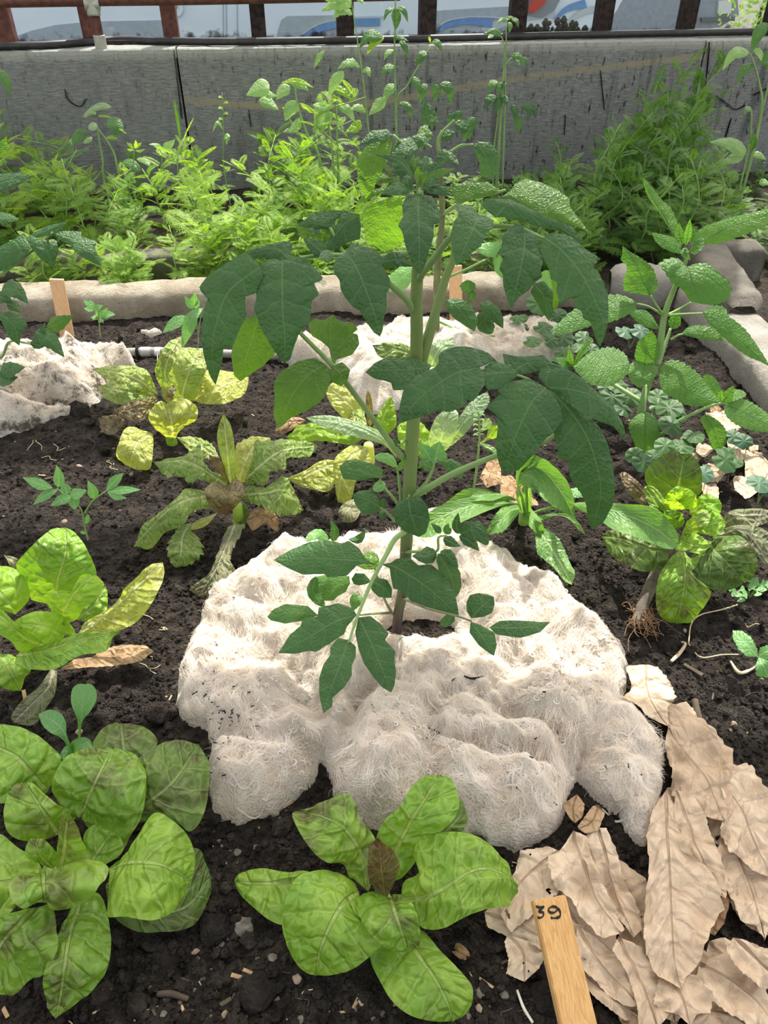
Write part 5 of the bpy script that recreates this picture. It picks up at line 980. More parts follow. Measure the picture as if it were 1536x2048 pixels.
na([(955, 500, Y), (975, 400, Y), (988, 305, Y)], 8, 'lance'); na([(935, 490, Y+.01), (915, 420, Y+.015), (905, 330, Y+.02)], 11); na([(1000, 480, Y+.01), (1010, 420, Y+.015), (1012, 365, Y+.02)], 12); na([(1010, 500, Y-.005), (1070, 470, Y-.01), (1110, 490, Y-.015)], 9); na([(950, 510, Y), (955, 560, Y-.01), (990, 600, Y-.01)], 9); na([(980, 540, Y-.01), (1040, 520, Y-.02), (1090, 500, Y-.02)], 9)
nl([(968, 645, Y-.01), (1000, 740, Y-.03), (1060, 908, Y-.05)], [(900, 588), (830, 583), (763, 620), (800, 680), (860, 762), (930, 808), (985, 885)], [(1030, 623), (1110, 623), (1202, 690), (1272, 760), (1283, 830), (1235, 892), (1150, 915)])
nl([(710, 852, Y-.005), (650, 740, Y+.005), (600, 620, Y+.01), (510, 495, Y+.015)], [(620, 837), (530, 822), (513, 770), (540, 650), (498, 600), (508, 555)], [(765, 790), (742, 690), (722, 650), (650, 588), (560, 538)], mat='nettle', bump=.002)
nl([(605, 905, Y-.01), (450, 945, Y-.02), (250, 1010, Y-.03), (-5, 1105, Y-.045)], [(560, 862), (440, 838), (300, 880), (150, 958), (60, 1042)], [(592, 962), (450, 1032), (300, 1062), (150, 1112), (50, 1122)])
nl([(775, 1085, Y+.02), (690, 1030, Y+.02), (535, 955, Y+.02)], [(700, 968), (620, 948)], [(720, 1082), (620, 1042)], nu=30)
nl([(1078, 970, Y-.01), (1200, 1040, Y-.025), (1350, 1175, Y-.04), (1560, 1360, Y-.06)], [(1150, 948), (1280, 1008), (1380, 1088), (1480, 1230)], [(1110, 1035), (1250, 1172), (1380, 1272), (1490, 1320)])
nl([(925, 1122, Y+.02), (1050, 1110, Y+.01), (1235, 1168, Y+.0)], [(980, 1068), (1080, 1058), (1190, 1088)], [(1000, 1142), (1110, 1165)], nu=34)
na([(862, 1085, Y+.03), (880, 1030, Y+.035), (910, 938, Y+.04)], 13)
nl([(562, 1340, Y-.01), (420, 1358, Y-.02), (290, 1378, Y-.03), (165, 1358, Y-.035)], [(530, 1258), (430, 1208), (300, 1238), (220, 1298)], [(542, 1402), (470, 1472), (370, 1492), (270, 1472), (200, 1402)])
nl([(668, 1332, Y-.005), (682, 1210, Y+.0), (712, 1092, Y+.005)], [(598, 1290), (618, 1180), (660, 1138)], [(742, 1310), (768, 1220), (748, 1140)], nu=36)
nl([(668, 1330, Y-.01), (650, 1410, Y-.03), (623, 1498, Y-.04)], [(600, 1308), (543, 1370), (570, 1452)], [(742, 1338), (758, 1390), (702, 1462)], nu=34)
nl([(770, 1372, Y-.005), (900, 1460, Y-.025), (1030, 1550, Y-.035), (1190, 1608, Y-.045)], [(820, 1308), (900, 1303), (990, 1348), (1082, 1430), (1155, 1530)], [(768, 1460), (800, 1532), (880, 1582), (980, 1628), (1100, 1628)])
nl([(670, 1665, Y-.03), (672, 1780, Y-.055), (668, 1985, Y-.07)], [(598, 1700), (550, 1770), (578, 1860), (620, 1945)], [(722, 1688), (778, 1760), (772, 1860), (725, 1945)])
nl([(1225, 1615, Y-.06), (1340, 1660, Y-.065), (1480, 1730, Y-.07), (1620, 1800, Y-.075)], [(1290, 1578), (1400, 1588), (1536, 1680)], [(1240, 1700), (1330, 1772), (1480, 1812)])
nl([(1088, 1685, Y-.055), (1150, 1790, Y-.065), (1200, 1945, Y-.07)], [(1063, 1730), (1108, 1830), (1150, 1930)], [(1152, 1708), (1232, 1780), (1243, 1880)], nu=36)
nl([(1192, 1595, Y-.055), (1150, 1500, Y-.05), (1088, 1405, Y-.045)], [(1120, 1500), (1078, 1440)], [(1212, 1540), (1180, 1450), (1120, 1408)], nu=30)
na([(1208, 1605, Y-.06), (1250, 1560, Y-.06), (1298, 1480, Y-.06)], 12); na([(1215, 1600, Y-.055), (1300, 1550, Y-.05), (1385, 1545, Y-.045)], 11, 'oval'); na([(1210, 1600, Y-.065), (1200, 1560, Y-.065), (1215, 1510, Y-.065)], 7)
Y += .08
na([(155, 1345, Y), (80, 1310, Y-.01), (-5, 1298, Y-.02)], 10); na([(150, 1335, Y), (140, 1280, Y), (133, 1215, Y)], 7); na([(168, 1335, Y), (230, 1240, Y), (295, 1155, Y)], 6, 'lance'); na([(160, 1340, Y), (190, 1310, Y-.01), (220, 1290, Y-.01)], 6)
# ---------------------------------------------------------------- seedlings
def seedling(name, label, cat, base, stems, leaves, mat='seedling', wd=None):
    t = thing(name, label, cat, G(*base, 0))
    for q in stems: tube('stem', t, M['petiole'], q, [.0016, .0013, .0009], 6)
    for mid, wdt, pr in leaves: autol('leaf', t, M[mat], mid, wdt, pr, nu=16, nv=6, teeth=.08, tn=4, bump=.0006, soft=False)
    return t
crop(0, 850, 2.8444); y0 = G(181, 1085, 0).y
f = lambda *p: [F(*X((a, b)), y0+d) for a, b, d in p]
seedling('tomato_seedling', 'small tomato seedling in bare soil above the pale lime lettuce', 'seedling', (181, 1085), [f((513, 695, 0), (482, 580, 0), (465, 490, 0), (440, 450, 0)), f((480, 505, 0), (530, 430, -.01), (605, 375, -.015)), f((440, 450, 0), (390, 420, -.01), (325, 360, -.015))],
  [(f((330, 368, -.015), (260, 400, -.02), (186, 455, -.025)), 10, 'lance'), (f((300, 358, -.015), (220, 335, -.015), (128, 298, -.015)), 12, 'lance'), (f((330, 355, -.015), (335, 300, -.01), (322, 226, -.005)), 12, 'ovate'), (f((405, 410, -.015), (350, 425, -.02), (284, 462, -.03)), 11, 'ovate'), (f((410, 410, -.01), (420, 440, -.015), (425, 485, -.02)), 13, 'ovate'), (f((395, 400, -.01), (440, 390, -.01), (495, 370, -.01)), 12, 'ovate'), (f((385, 395, -.01), (370, 360, -.005), (355, 320, 0)), 12, 'ovate'),
   (f((535, 420, -.01), (525, 370, -.01), (498, 315, -.005)), 12, 'ovate'), (f((605, 375, -.015), (650, 320, -.01), (705, 272, -.01)), 11, 'lance'), (f((610, 380, -.015), (700, 370, -.02), (803, 368, -.025)), 9, 'lance'), (f((610, 383, -.015), (660, 405, -.02), (720, 418, -.025)), 8, 'lance'), (f((485, 562, 0), (495, 540, -.003), (500, 508, -.005)), 6, 'oval'), (f((492, 608, 0), (475, 612, -.005), (455, 608, -.008)), 4, 'oval')])
crop(0, 350, 3.0); y0 = G(200, 678, 0).y
seedling('tomato_seedling', 'tiny tomato seedling before the sandstone edging, right of the pale wooden stake', 'seedling', (200, 678), [f((603, 985, 0), (595, 890, 0), (582, 850, 0)), f((595, 890, 0), (620, 850, 0), (650, 815, 0))],
  [(f((575, 810, 0), (545, 780, 0), (498, 752, 0)), 8, 'lance'), (f((560, 815, 0), (530, 805, 0), (502, 800, 0)), 5, 'lance'), (f((570, 812, 0), (590, 795, 0), (618, 780, 0)), 7, 'ovate'), (f((585, 850, 0), (565, 855, -.005), (545, 852, -.01)), 5, 'ovate'), (f((595, 860, 0), (620, 830, -.005), (645, 795, -.01)), 8, 'ovate'), (f((600, 855, 0), (640, 835, -.01), (695, 838, -.015)), 9, 'lance'), (f((600, 865, 0), (615, 880, -.01), (620, 890, -.01)), 5, 'ovate'), (f((580, 850, 0), (580, 825, 0), (572, 808, 0)), 3, 'strap')])
y0 = G(395, 700, 0).y
seedling('tomato_seedling', 'young tomato with pale pointed leaves behind the red-tinged lettuce', 'seedling', (395, 700), [f((1185, 1050, 0), (1190, 960, 0), (1165, 830, 0)), f((1190, 960, 0), (1200, 880, 0), (1220, 800, 0))],
  [(f((1215, 800, 0), (1150, 860, -.02), (1098, 1035, -.03)), 15, 'lance'), (f((1130, 850, 0), (1060, 880, -.01), (975, 948, -.02)), 13, 'lance'), (f((1160, 800, 0), (1130, 760, 0), (1108, 725, 0)), 8, 'ovate'), (f((1165, 790, 0), (1165, 750, 0), (1172, 705, 0)), 9, 'ovate'), (f((1170, 800, 0), (1185, 770, 0), (1188, 745, 0)), 6, 'ovate')])
crop(0, 1400, 2.8444); t = thing('rocket_seedling', 'blue-green rocket seedling of three spoon leaves behind the bronze lettuce', 'seedling', G(160, 1505, 0))
for mid, A, B in (([(430, 330, .0), (452, 215, .02), (462, 100, .045), (480, -90, .07)], [(444, 215), (438, 110), (405, 20), (410, -60), (445, -92)], [(458, 215), (468, 120), (510, 70), (548, 0), (545, -60), (515, -92)]),
                  ([(420, 330, .005), (392, 265, .03), (365, 185, .045), (310, 125, .05), (218, 80, .04)], [(398, 250), (378, 190), (375, 130), (345, 75), (285, 54)], [(382, 262), (345, 215), (285, 185), (240, 140)]),
                  ([(420, 350, .0), (440, 280, .03), (500, 240, .04), (535, 270, .035)], [(400, 250), (460, 213), (510, 225)], [(470, 310), (530, 300)]),
                  ([(430, 350, .0), (400, 300, .025), (360, 290, .03), (335, 320, .02)], [(430, 250), (370, 265)], [(420, 330), (370, 345)])):
    sheet('leaf', t, M['seedling'], Gs(*mid), xs(*A), xs(*B), nu=24, nv=8, bump=.0008)
crop(1000, 850, 2.8657); t = thing('strawberry_seedling', 'bright three-leaved strawberry seedling at the right edge on sunlit soil', 'seedling', G(1525, 1325, 0))
tube('stem', t, M['petiole'], Gs((1500, 1360, 0), (1490, 1345, .02), (1478, 1330, .035)), [.0014, .0011, .0009], 6)
for mid, A, B in (([(1478, 1328, .036), (1420, 1260, .045), (1333, 1176, .045)], [(1475, 1280), (1440, 1215), (1385, 1178)], [(1420, 1330), (1370, 1290), (1335, 1225)]), ([(1480, 1328, .036), (1530, 1300, .045), (1600, 1275, .05)], [(1490, 1275), (1550, 1255)], [(1500, 1345), (1560, 1340)]), ([(1482, 1332, .036), (1510, 1380, .035), (1540, 1450, .02)], [(1462, 1380), (1470, 1440)], [(1530, 1345), (1580, 1380)])):
    sheet('leaflet', t, M['seedling'], Gs(*mid), xs(*A), xs(*B), nu=40, nv=8, teeth=.22, tn=9, bump=.0008, soft=False)
t = thing('clover_seedling', 'tiny grey-green clover seedlings beside the bronze butterhead, near the right edge', 'seedling', G(1490, 1200, 0))
for c in ((1360, 955), (1375, 985), (1480, 920), (1440, 905), (1470, 950), (1500, 925)):
    q = Gs((1420, 1000, 0), (c[0]*.5+710, c[1]*.5+495, .015), (*c, .025)); tube('stem', t, M['petiole'], q, [.0007, .0005], 5)
    for a in (.3, 2.4, 4.5):
        e = q[2]+Vector((math.cos(a), math.sin(a), .1))*.011; autol('leaflet', t, M['seedling'], [q[2], q[2].lerp(e, .5)+ZUP*.001, e], 9, 'spat', nu=10, nv=6, bump=0)
# ---------------------------------------------------------------- fleece
def wool_mat(name, dirt, warm=.5, grey=0.0):
    N = NT(name); p = N.pos
    c = N.mix(N.ramp(N.noise(p, 16, 4), .35, .7), (.92, .86, .77), (.87, .75, .61))
    c = N.mix(N.math('MULTIPLY', N.ramp(N.noise(N.mapv(p, (1.3, 1, 1)), 24, 4), .56, .76), warm), c, (.62, .47, .34))
    c = N.mix(N.math('MULTIPLY', N.ramp(N.noise(p, 44, 5, .65), .52, .68), .6), c, (.50, .40, .31))
    c = N.mix(grey, c, (.62, .60, .56))
    d = N.math('MULTIPLY', N.ramp(N.vor(p, 210), .05, .13, 1, 0), N.ramp(N.noise(p, 11, 3), .62-.3*dirt, .74-.3*dirt))
    c = N.mix(d, c, (.05, .04, .03))
    if dirt > .4: c = N.mix(N.math('MULTIPLY', N.ramp(N.noise(p, 34, 5, .7), .47, .60), .9), c, (.09, .07, .05))
    P = N.pbsdf(c, .95, .05, N.bump(N.math('ADD', N.noise(p, 330, 4), N.noise(p, 90, 3)), 1.0, .005))
    T = N.n('BsdfTranslucent'); N.l(c, T.inputs[0]); mx = N.n('MixShader'); mx.inputs[0].default_value = .25; N.l(P, mx.inputs[1]); N.l(T.outputs[0], mx.inputs[2])
    return N.done(mx.outputs[0])
def fibre_mat():
    N = NT('wool_fibre'); sx = N.n('SeparateXYZ'); N.l(N.n('UVMap', uv_map='UVMap').outputs[0], sx.inputs[0])
    c = N.mix(N.ramp(sx.outputs[0], 0, 1), (.74, .66, .57), (.93, .90, .86)); c = N.mix(N.math('MULTIPLY', sx.outputs[1], .5), c, (.90, .83, .72))
    P = N.pbsdf(c, .7, .1); T = N.n('BsdfTranslucent'); N.l(c, T.inputs[0]); mx = N.n('MixShader'); mx.inputs[0].default_value = .4; N.l(P, mx.inputs[1]); N.l(T.outputs[0], mx.inputs[2])
    return N.done(mx.outputs[0])
M['fibre'] = fibre_mat()
def fleece(label, outline, T, mat, holes=(), st=.003, nclump=900, seed=0, lump=1.0, valleys=(), curls=(), locks=()):
    P = np.array([G(u, v, z)[:2] for u, v, z in outline])
    x0, y0 = P.min(0)-.02; x1, y1 = P.max(0)+.02
    nx, ny = int((x1-x0)/st)+1, int((y1-y0)/st)+1
    xx, yy = np.meshgrid(np.linspace(x0, x1, nx), np.linspace(y0, y1, ny))
    def sdf(X_, Y_):
        d = np.full(X_.shape, 9.0); ins = np.zeros(X_.shape, bool); n = len(P)
        for i in range(n):
            a, b = P[i], P[(i+1) % n]; e = b-a; L2 = e@e+1e-12
            t = np.clip(((X_-a[0])*e[0]+(Y_-a[1])*e[1])/L2, 0, 1)
            d = np.minimum(d, np.hypot(X_-a[0]-e[0]*t, Y_-a[1]-e[1]*t))
            c = ((a[1] > Y_) != (b[1] > Y_)) & (X_ < (b[0]-a[0])*(Y_-a[1])/(b[1]-a[1]+1e-12)+a[0]); ins ^= c
        d = np.where(ins, d, -d)
        for (hu, hv, rx, ry) in holes:
            c = G(hu, hv, .02); d = np.minimum(d, (np.hypot((X_-c.x)/rx, (Y_-c.y)/ry)-1)*min(rx, ry))
        return d
    def hgt(X_, Y_):
        d = sdf(X_, Y_)+.010*(fbm(X_*26, Y_*26, 40+seed, 3)-.5)+.006*(fbm(X_*80, Y_*80, 44+seed, 2)-.5)
        e = np.clip(d/.055, 0, 1); dome = np.sqrt(np.clip(1-(1-e)**2, 0, 1))
        wx_ = X_+.018*(fbm(X_*22, Y_*22, 60+seed, 2)-.5); wy_ = Y_+.018*(fbm(X_*22+9, Y_*22, 61+seed, 2)-.5)
        t = T*(.42+1.0*fbm(X_*7, Y_*7, 50+seed, 2))
        l = .032*(.55-worley(wx_*15, wy_*15, 70+seed))+.015*(.5-worley(wx_*36, wy_*36, 71+seed))+.005*(.5-worley(wx_*88, wy_*88, 72+seed))+.004*(fbm(X_*150, Y_*150, 73, 2)-.5)
        for pts, rad, dep in valleys:
            q = [G(u, v, .03) for u, v in pts]; dv = np.full(X_.shape, 9.0)
            for a, b in zip(q, q[1:]):
                e = b-a; k_ = np.clip(((wx_-a.x)*e.x+(wy_-a.y)*e.y)/(e.x**2+e.y**2), 0, 1); dv = np.minimum(dv, np.hypot(wx_-a.x-e.x*k_, wy_-a.y-e.y*k_))
            t = t-dep*np.exp(-(dv/rad)**2)
        return np.where(d > 0, dome*np.maximum(t+l*lump, .006)+soil_h(X_, Y_)*(1-dome), -.01), d
    zz, dd = hgt(xx, yy)
    zz = np.maximum(zz, -.012)
    V = np.c_[xx.ravel(), yy.ravel(), zz.ravel()]; ok = (dd > -st*1.5).ravel()
    i = (np.arange(ny-1)[:, None]*nx+np.arange(nx-1)[None]).ravel()
    q = np.c_[i, i+1, i+nx+1, i+nx]; q = q[ok[q].all(1)]
    used = np.unique(q); rm = np.full(len(V), -1); rm[used] = np.arange(len(used))
    o = mesh_obj('fleece', V[used], rm[q], mat); tag(o, label, 'fleece')
    # the locks: tufts of crimped fibre lying over the mass
    r = np.random.RandomState(seed+5); m = nclump*4
    cx = r.uniform(x0, x1, m); cy = r.uniform(y0, y1, m); cd = sdf(cx, cy); k = np.where(cd > .0015)[0][:nclump]; cx, cy = cx[k], cy[k]; n = len(cx)
    th = 6.28*1.3*fbm(cx*9, cy*9, 80+seed, 2)+r.normal(0, .5, n); ln = r.uniform(.016, .042, n); S = 30; K = 7
    bend = r.normal(0, 1.1, n); s_ = np.linspace(0, 1, K)
    off = r.normal(0, .0042, (n, S, 2)); ph = r.uniform(0, 6.28, (n, S)); lv = r.uniform(.4, 1.1, (n, S)); lift = r.uniform(.0005, .0045, (n, S))
    ang = th[:, None, None]+bend[:, None, None]*s_[None, None]+r.normal(0, .12, (n, S, 1))
    stp = ln[:, None, None]*lv[..., None]/(K-1)
    px = cx[:, None, None]+off[..., 0:1]*(1-.75*s_)+np.cumsum(np.cos(ang)*stp, 2)+.0007*np.sin(ph[..., None]+s_*22)*-np.sin(ang)
    py = cy[:, None, None]+off[..., 1:2]*(1-.75*s_)+np.cumsum(np.sin(ang)*stp, 2)+.0007*np.sin(ph[..., None]+s_*22)*np.cos(ang)
    hz = hgt(px, py)[0]; root = hz[..., 0:1]
    pz = np.maximum(hz, root-.012)+.0006+lift[..., None]*np.sin(np.pi*np.clip(s_*.8+.1, 0, 1))
    keep = (hz.min(2) > .001).ravel()
    nf = n*2; fx = r.uniform(x0, x1, nf*3); fy = r.uniform(y0, y1, nf*3); kk = np.where(sdf(fx, fy) > .002)[0][:nf]; fx, fy = fx[kk], fy[kk]; nf = len(fx)
    fa = r.uniform(0, 6.28, (nf, 1)); fb = r.normal(0, 2.2, (nf, 1)); fl = r.uniform(.006, .016, (nf, 1)); A = fa+fb*s_
    gx = fx[:, None]+np.cumsum(np.cos(A), 1)*fl/K; gy = fy[:, None]+np.cumsum(np.sin(A), 1)*fl/K; gz = hgt(gx, gy)[0]
    gz = np.maximum(gz, gz[:, :1]-.006)+r.uniform(.001, .006, (nf, 1))*np.sin(s_*3)+.0004
    px = np.r_[px.reshape(-1, K)[keep], gx]; py = np.r_[py.reshape(-1, K)[keep], gy]; pz = np.r_[pz.reshape(-1, K)[keep], gz]
    tx = np.gradient(px, axis=1); ty = np.gradient(py, axis=1); l = np.hypot(tx, ty)+1e-9; w_ = .00014*(1-.5*s_)
    a = np.stack([px-ty/l*w_, py+tx/l*w_, pz], -1); b = np.stack([px+ty/l*w_, py-tx/l*w_, pz], -1)
    V = np.stack([a, b], 2).reshape(-1, 3); ns = len(px); base = (np.arange(ns)[:, None]*K*2+np.arange(K-1)[None]*2).ravel()
    rc = np.r_[np.repeat(r.uniform(0, 1, n), S)[keep], r.uniform(.3, .7, nf)]; uv = np.stack([np.repeat(rc, K*2), np.tile(np.repeat(s_, 2), ns)], -1)
    if curls or locks:
        CV = []; CF = []; CU = []
        def hz_(x, y): return float(hgt(np.array([x]), np.array([y]))[0][0])
        for cu_, cv_, ru, rv, cnt in curls:
            for _ in range(cnt):
                p = G(cu_+r.normal(0, ru), cv_+r.normal(0, rv), .045); z = hz_(p.x, p.y)
                if z < .008: continue
                R_ = r.uniform(.0018, .0042); a0 = r.uniform(0, 6.28); tl_ = r.uniform(.9, 1.6)*(1 if r.rand() < .5 else -1); nx_ = Vector((r.normal(0, .5), r.normal(-.3, .5), 1)).normalized(); ex = nx_.orthogonal().normalized(); ey = nx_.cross(ex); q = []
                for k_ in range(9): f = k_/8; a = a0+6.28*tl_*f; q.append(Vector((p.x, p.y, z+.0005))+(ex*math.cos(a)+ey*math.sin(a))*R_*(1-.75*f)+nx_*(.0012+.003*f))
                b0 = len(CV); tube_data(q, [.0007, .0010, .0008, .0003], 5, 18, CV, CF); CU += [(r.uniform(.4, 1), .2)]*(len(CV)-b0)
        for cu_, cv_, ru, rv, cnt, ang in locks:
            for _ in range(cnt):
                p = G(cu_+r.uniform(-ru, ru), cv_+r.uniform(-rv, rv), .035); a = ang+r.normal(0, .35); L_ = r.uniform(.018, .040); q = []; ph_ = r.uniform(0, 6.28); bd = r.normal(0, .7); zl = None
                for k_ in range(7):
                    f = k_/6; aa = a+bd*f; x = p.x+math.cos(aa)*L_*f+.0016*math.sin(ph_+f*16)*-math.sin(aa); y = p.y+math.sin(aa)*L_*f+.0016*math.sin(ph_+f*16)*math.cos(aa); z = hz_(x, y); z = max(z, .003); zl = z if zl is None else max(z, zl-.010); q.append(Vector((x, y, zl+.0008)))
                if float(hgt(np.array([q[-1].x]), np.array([q[-1].y]))[1][0]) < .004: continue
                b0 = len(CV); w0 = r.uniform(.0007, .0015); tube_data(q, [w0*.5, w0, w0*.8, w0*.2], 5, 22, CV, CF); CU += [(r.uniform(.1, 1), .3)]*(len(CV)-b0)
        g_ = mesh_obj('fleece_locks', CV, CF, M['fibre'], o, CU); g_['kind'] = 'stuff'
    f = mesh_obj('fleece_fibres', V, np.c_[base, base+1, base+3, base+2], M['fibre'], o, uv); f['kind'] = 'stuff'
    return hgt
M['wool'] = wool_mat('cream_wool', .15, .35); M['wool_dirty'] = wool_mat('soiled_wool', .75, .6, .3); M['wool_back'] = wool_mat('greyish_wool', .25, .6, .25)
zb = .045
VAL = [([(640, 1520), (628, 1420), (600, 1340), (520, 1300)], .018, .034), ([(690, 1640), (690, 1500), (720, 1400), (780, 1330)], .013, .028), ([(870, 1660), (850, 1520), (870, 1430), (900, 1390)], .013, .03),
       ([(1150, 1620), (1140, 1500), (1110, 1440), (1030, 1420)], .014, .036), ([(900, 1500), (1000, 1510), (1100, 1530)], .010, .022), ([(1020, 1330), (1100, 1310), (1160, 1350)], .034, .026), ([(430, 1460), (520, 1480), (620, 1500)], .011, .020), ([(440, 1250), (520, 1270), (560, 1240)], .018, .018), ([(960, 1290), (930, 1220), (960, 1150)], .014, .018)]
HH = []
HW = fleece('large cream sheep fleece spread on the soil around the tall tomato stem', [(352, 1340, .01), (372, 1285, .02), (400, 1240, .025), (408, 1195, .03), (440, 1165, .035), (480, 1140, .04), (505, 1105, .045), (535, 1080, zb), (560, 1066, zb), (620, 1070, zb), (665, 1072, zb), (690, 1052, zb), (745, 1048, zb), (800, 1048, zb), (828, 1010, zb), (860, 995, .05), (892, 1005, zb), (925, 1045, zb), (965, 1065, zb), (1020, 1078, zb), (1062, 1106, zb), (1112, 1136, zb), (1147, 1170, zb), (1190, 1206, .045), (1233, 1245, .04), (1258, 1285, .03), (1256, 1320, .025), (1252, 1400, .02),
    (1290, 1440, .02), (1322, 1490, .015), (1326, 1580, .01), (1308, 1670, .005), (1285, 1708, 0), (1262, 1690, 0), (1235, 1640, 0), (1190, 1610, 0), (1160, 1560, 0), (1158, 1520, 0), (1146, 1560, 0), (1128, 1650, 0), (1092, 1690, 0), (1030, 1702, 0), (960, 1690, 0), (900, 1672, 0), (830, 1668, 0), (760, 1662, 0), (705, 1640, 0), (668, 1592, 0), (655, 1540, 0), (640, 1515, 0), (630, 1560, 0), (600, 1590, 0), (550, 1625, 0), (480, 1642, 0), (430, 1625, 0), (412, 1585, 0), (418, 1500, 0), (412, 1462, 0), (372, 1444, 0), (352, 1395, .005)], .054, M['wool'], [(842, 1246, .046, .026)], .0026, 2000, 0, valleys=VAL, curls=[(1110, 1150, 40, 25, 70), (1090, 1370, 50, 40, 100), (560, 1400, 40, 50, 60), (590, 1480, 25, 25, 40), (480, 1180, 40, 40, 30), (850, 1460, 40, 40, 60)], locks=[(520, 1540, 90, 70, 70, -1.9), (720, 1500, 50, 110, 70, -1.5), (810, 1480, 50, 110, 80, -1.7), (960, 1560, 90, 90, 110, -1.6), (1060, 1600, 60, 70, 60, -1.5), (1240, 1560, 60, 90, 60, -1.3), (480, 1330, 80, 60, 50, -2.4), (980, 1420, 90, 60, 60, -.7), (900, 1330, 40, 50, 40, -1.6), (1180, 1290, 50, 60, 40, -.4)])
HH.append(HW); HL = fleece('soiled grey fleece heap at the left edge behind the lettuces', [(-70, 700, .03), (30, 690, .035), (100, 680, .04), (170, 684, .04), (235, 694, .035), (268, 712, .02), (278, 738, .01), (240, 748, 0), (214, 764, 0), (198, 800, 0), (165, 832, 0), (100, 852, 0), (30, 872, 0), (-70, 885, 0)], .05, M['wool_dirty'], [(120, 805, .05, .012)], .0045, 420, 3, lump=1.2)
HB = fleece('pale fleece heap at the back of the bed behind the tomato stems', [(556, 722, 0), (580, 694, .01), (650, 684, .03), (700, 656, .035), (760, 640, .04), (850, 618, .04), (900, 622, .04), (960, 628, .04), (1050, 628, .04), (1130, 646, .03), (1142, 690, .01), (1120, 722, 0), (1060, 738, 0), (990, 744, 0), (930, 774, 0), (880, 802, 0), (790, 832, 0), (740, 842, 0), (700, 800, 0), (665, 748, 0), (600, 734, 0)], .045, M['wool_back'], [(873, 668, .02, .02)], .0045, 420, 7)
HH += [HB, HL]; fleece('small loose tuft of fleece on the soil left of the grey pipe', [(280, 668, 0), (290, 650, .02), (312, 648, .02), (320, 660, .01), (314, 672, 0), (295, 674, 0)], .022, M['wool_back'], (), .003, 40, 9, lump=.4)
# bits of dark litter lying on the fleece
V, Fc = [], []
def wool_z(x, y): return float(HW(np.array([x]), np.array([y]))[0][0])
for i in range(150):
    u, v = (RNG.gauss(450, 45), RNG.gauss(1420, 60)) if i < 70 else (RNG.uniform(420, 1280), RNG.uniform(1150, 1640))
    p = G(u, v, .04); z = wool_z(p.x, p.y)
    if z < .012: continue
    p = G(u, v, z); z = wool_z(p.x, p.y); a = RNG.random()*6.28; l = RNG.uniform(.001, .0035)
    d = Vector((math.cos(a), math.sin(a), 0)); c = Vector((p.x, p.y, z+.0022))
    box_data(c, d*l, d.cross(ZUP)*RNG.uniform(.0003, .0007), ZUP*.0004, V, Fc)
tag(mesh_obj('dark_litter', V, Fc, M['dark'], smooth=False), 'dark crumbs of plant litter sprinkled over the cream fleece', 'litter', kind='stuff')
def twig(name, label, pts, r, mat, cat='twig', group=None):
    o = tube(name, None, mat, pts, r, 6); tag(o, label, cat, group); return o
M['twig'] = simple('dark_twig', (.05, .038, .028), (.11, .085, .06), .8); M['straw'] = simple('pale_straw', (.50, .40, .25), (.66, .55, .38), .7); M['chip'] = simple('wood_chip', (.30, .20, .11), (.50, .37, .22), .8, .1, 60)
for pts, lb in ((((928, 1352), (945, 1357), (970, 1352)), 'black forked twig scrap lying on the fleece below the stem'), (((858, 1456), (868, 1460), (880, 1466)), 'black scrap of twig on the fleece, lower of the two near the stem')):
    q = []
    for u, v in pts:
        p = G(u, v, .06)
        for _ in range(3): p = G(u, v, wool_z(p.x, p.y)+.004)
        q.append(p)
    twig('twig', lb, q, [.0008, .0014, .0006], M['dark'])
# ---------------------------------------------------------------- dry leaves, lower right
DRY = 0
def dl(label, mid, A, B, z=.012, mat='dry', name='dry_leaf', group=None, **k):
    global DRY; DRY += 1
    k.setdefault('bump', .0105); k.setdefault('bf', 34); k.setdefault('cup', .08); k.setdefault('ruf', .17); k.setdefault('pleat', .05); k.setdefault('widen', 1.14); k.setdefault('rf', 4); k.setdefault('nu', 50); k.setdefault('nv', 20); k.setdefault('soft', False); k.setdefault('teeth', .09); k.setdefault('tn', 13)
    z += .006; m = [G(*X(p), z+(p[2] if len(p) > 2 else 0)) for p in mid]
    o = sheet(name, None, M[mat], m, xs(*A), xs(*B), n=ZUP, **k); tag(o, label, 'dry leaf', group); return o
crop(1000, 1400, 2.8657)
dl('dry tan leaf strip lying lowest, running under the numbered wooden stake', [(-90, 1220), (60, 1262), (250, 1370), (490, 1500)], [(-40, 1178), (100, 1170), (300, 1240), (460, 1310)], [(-70, 1290), (60, 1332), (200, 1402), (350, 1482)], .008)
dl('thin tan leaf strip at the bottom, right of the numbered stake foot', [(480, 1575), (640, 1700), (800, 1815)], [(520, 1540), (660, 1630), (800, 1750)], [(490, 1650), (600, 1750), (720, 1830)], .008)
dl('small dry leaf riddled with holes left of the numbered stake', [(45, 1345), (130, 1440), (140, 1615)], [(30, 1385), (60, 1480), (48, 1560)], [(200, 1395), (243, 1480), (210, 1545)], .008, holes=.42, bump=.003)
dl('dry leaf eaten into holes just above the numbered stake', [(340, 870), (220, 950), (120, 1040), (0, 1225)], [(280, 848), (130, 868), (118, 900), (90, 990), (40, 1060)], [(355, 1050), (240, 1165), (150, 1235), (60, 1305)], .012, holes=.36, bump=.004)
dl('dry leaf with a torn hole at the bottom right corner', [(1080, 1845), (1250, 1785), (1520, 1920)], [(1150, 1738), (1230, 1698), (1400, 1778)], [(1120, 1930), (1300, 1930)], .010)
dl('broad dry leaf at the far right bottom, veins running down to the corner', [(1150, 1500), (1300, 1580), (1450, 1700), (1580, 1870)], [(1135, 1580), (1200, 1690), (1300, 1775), (1420, 1860)], [(1200, 1478), (1330, 1448), (1450, 1558), (1536, 1672)], .014, holes=.1)
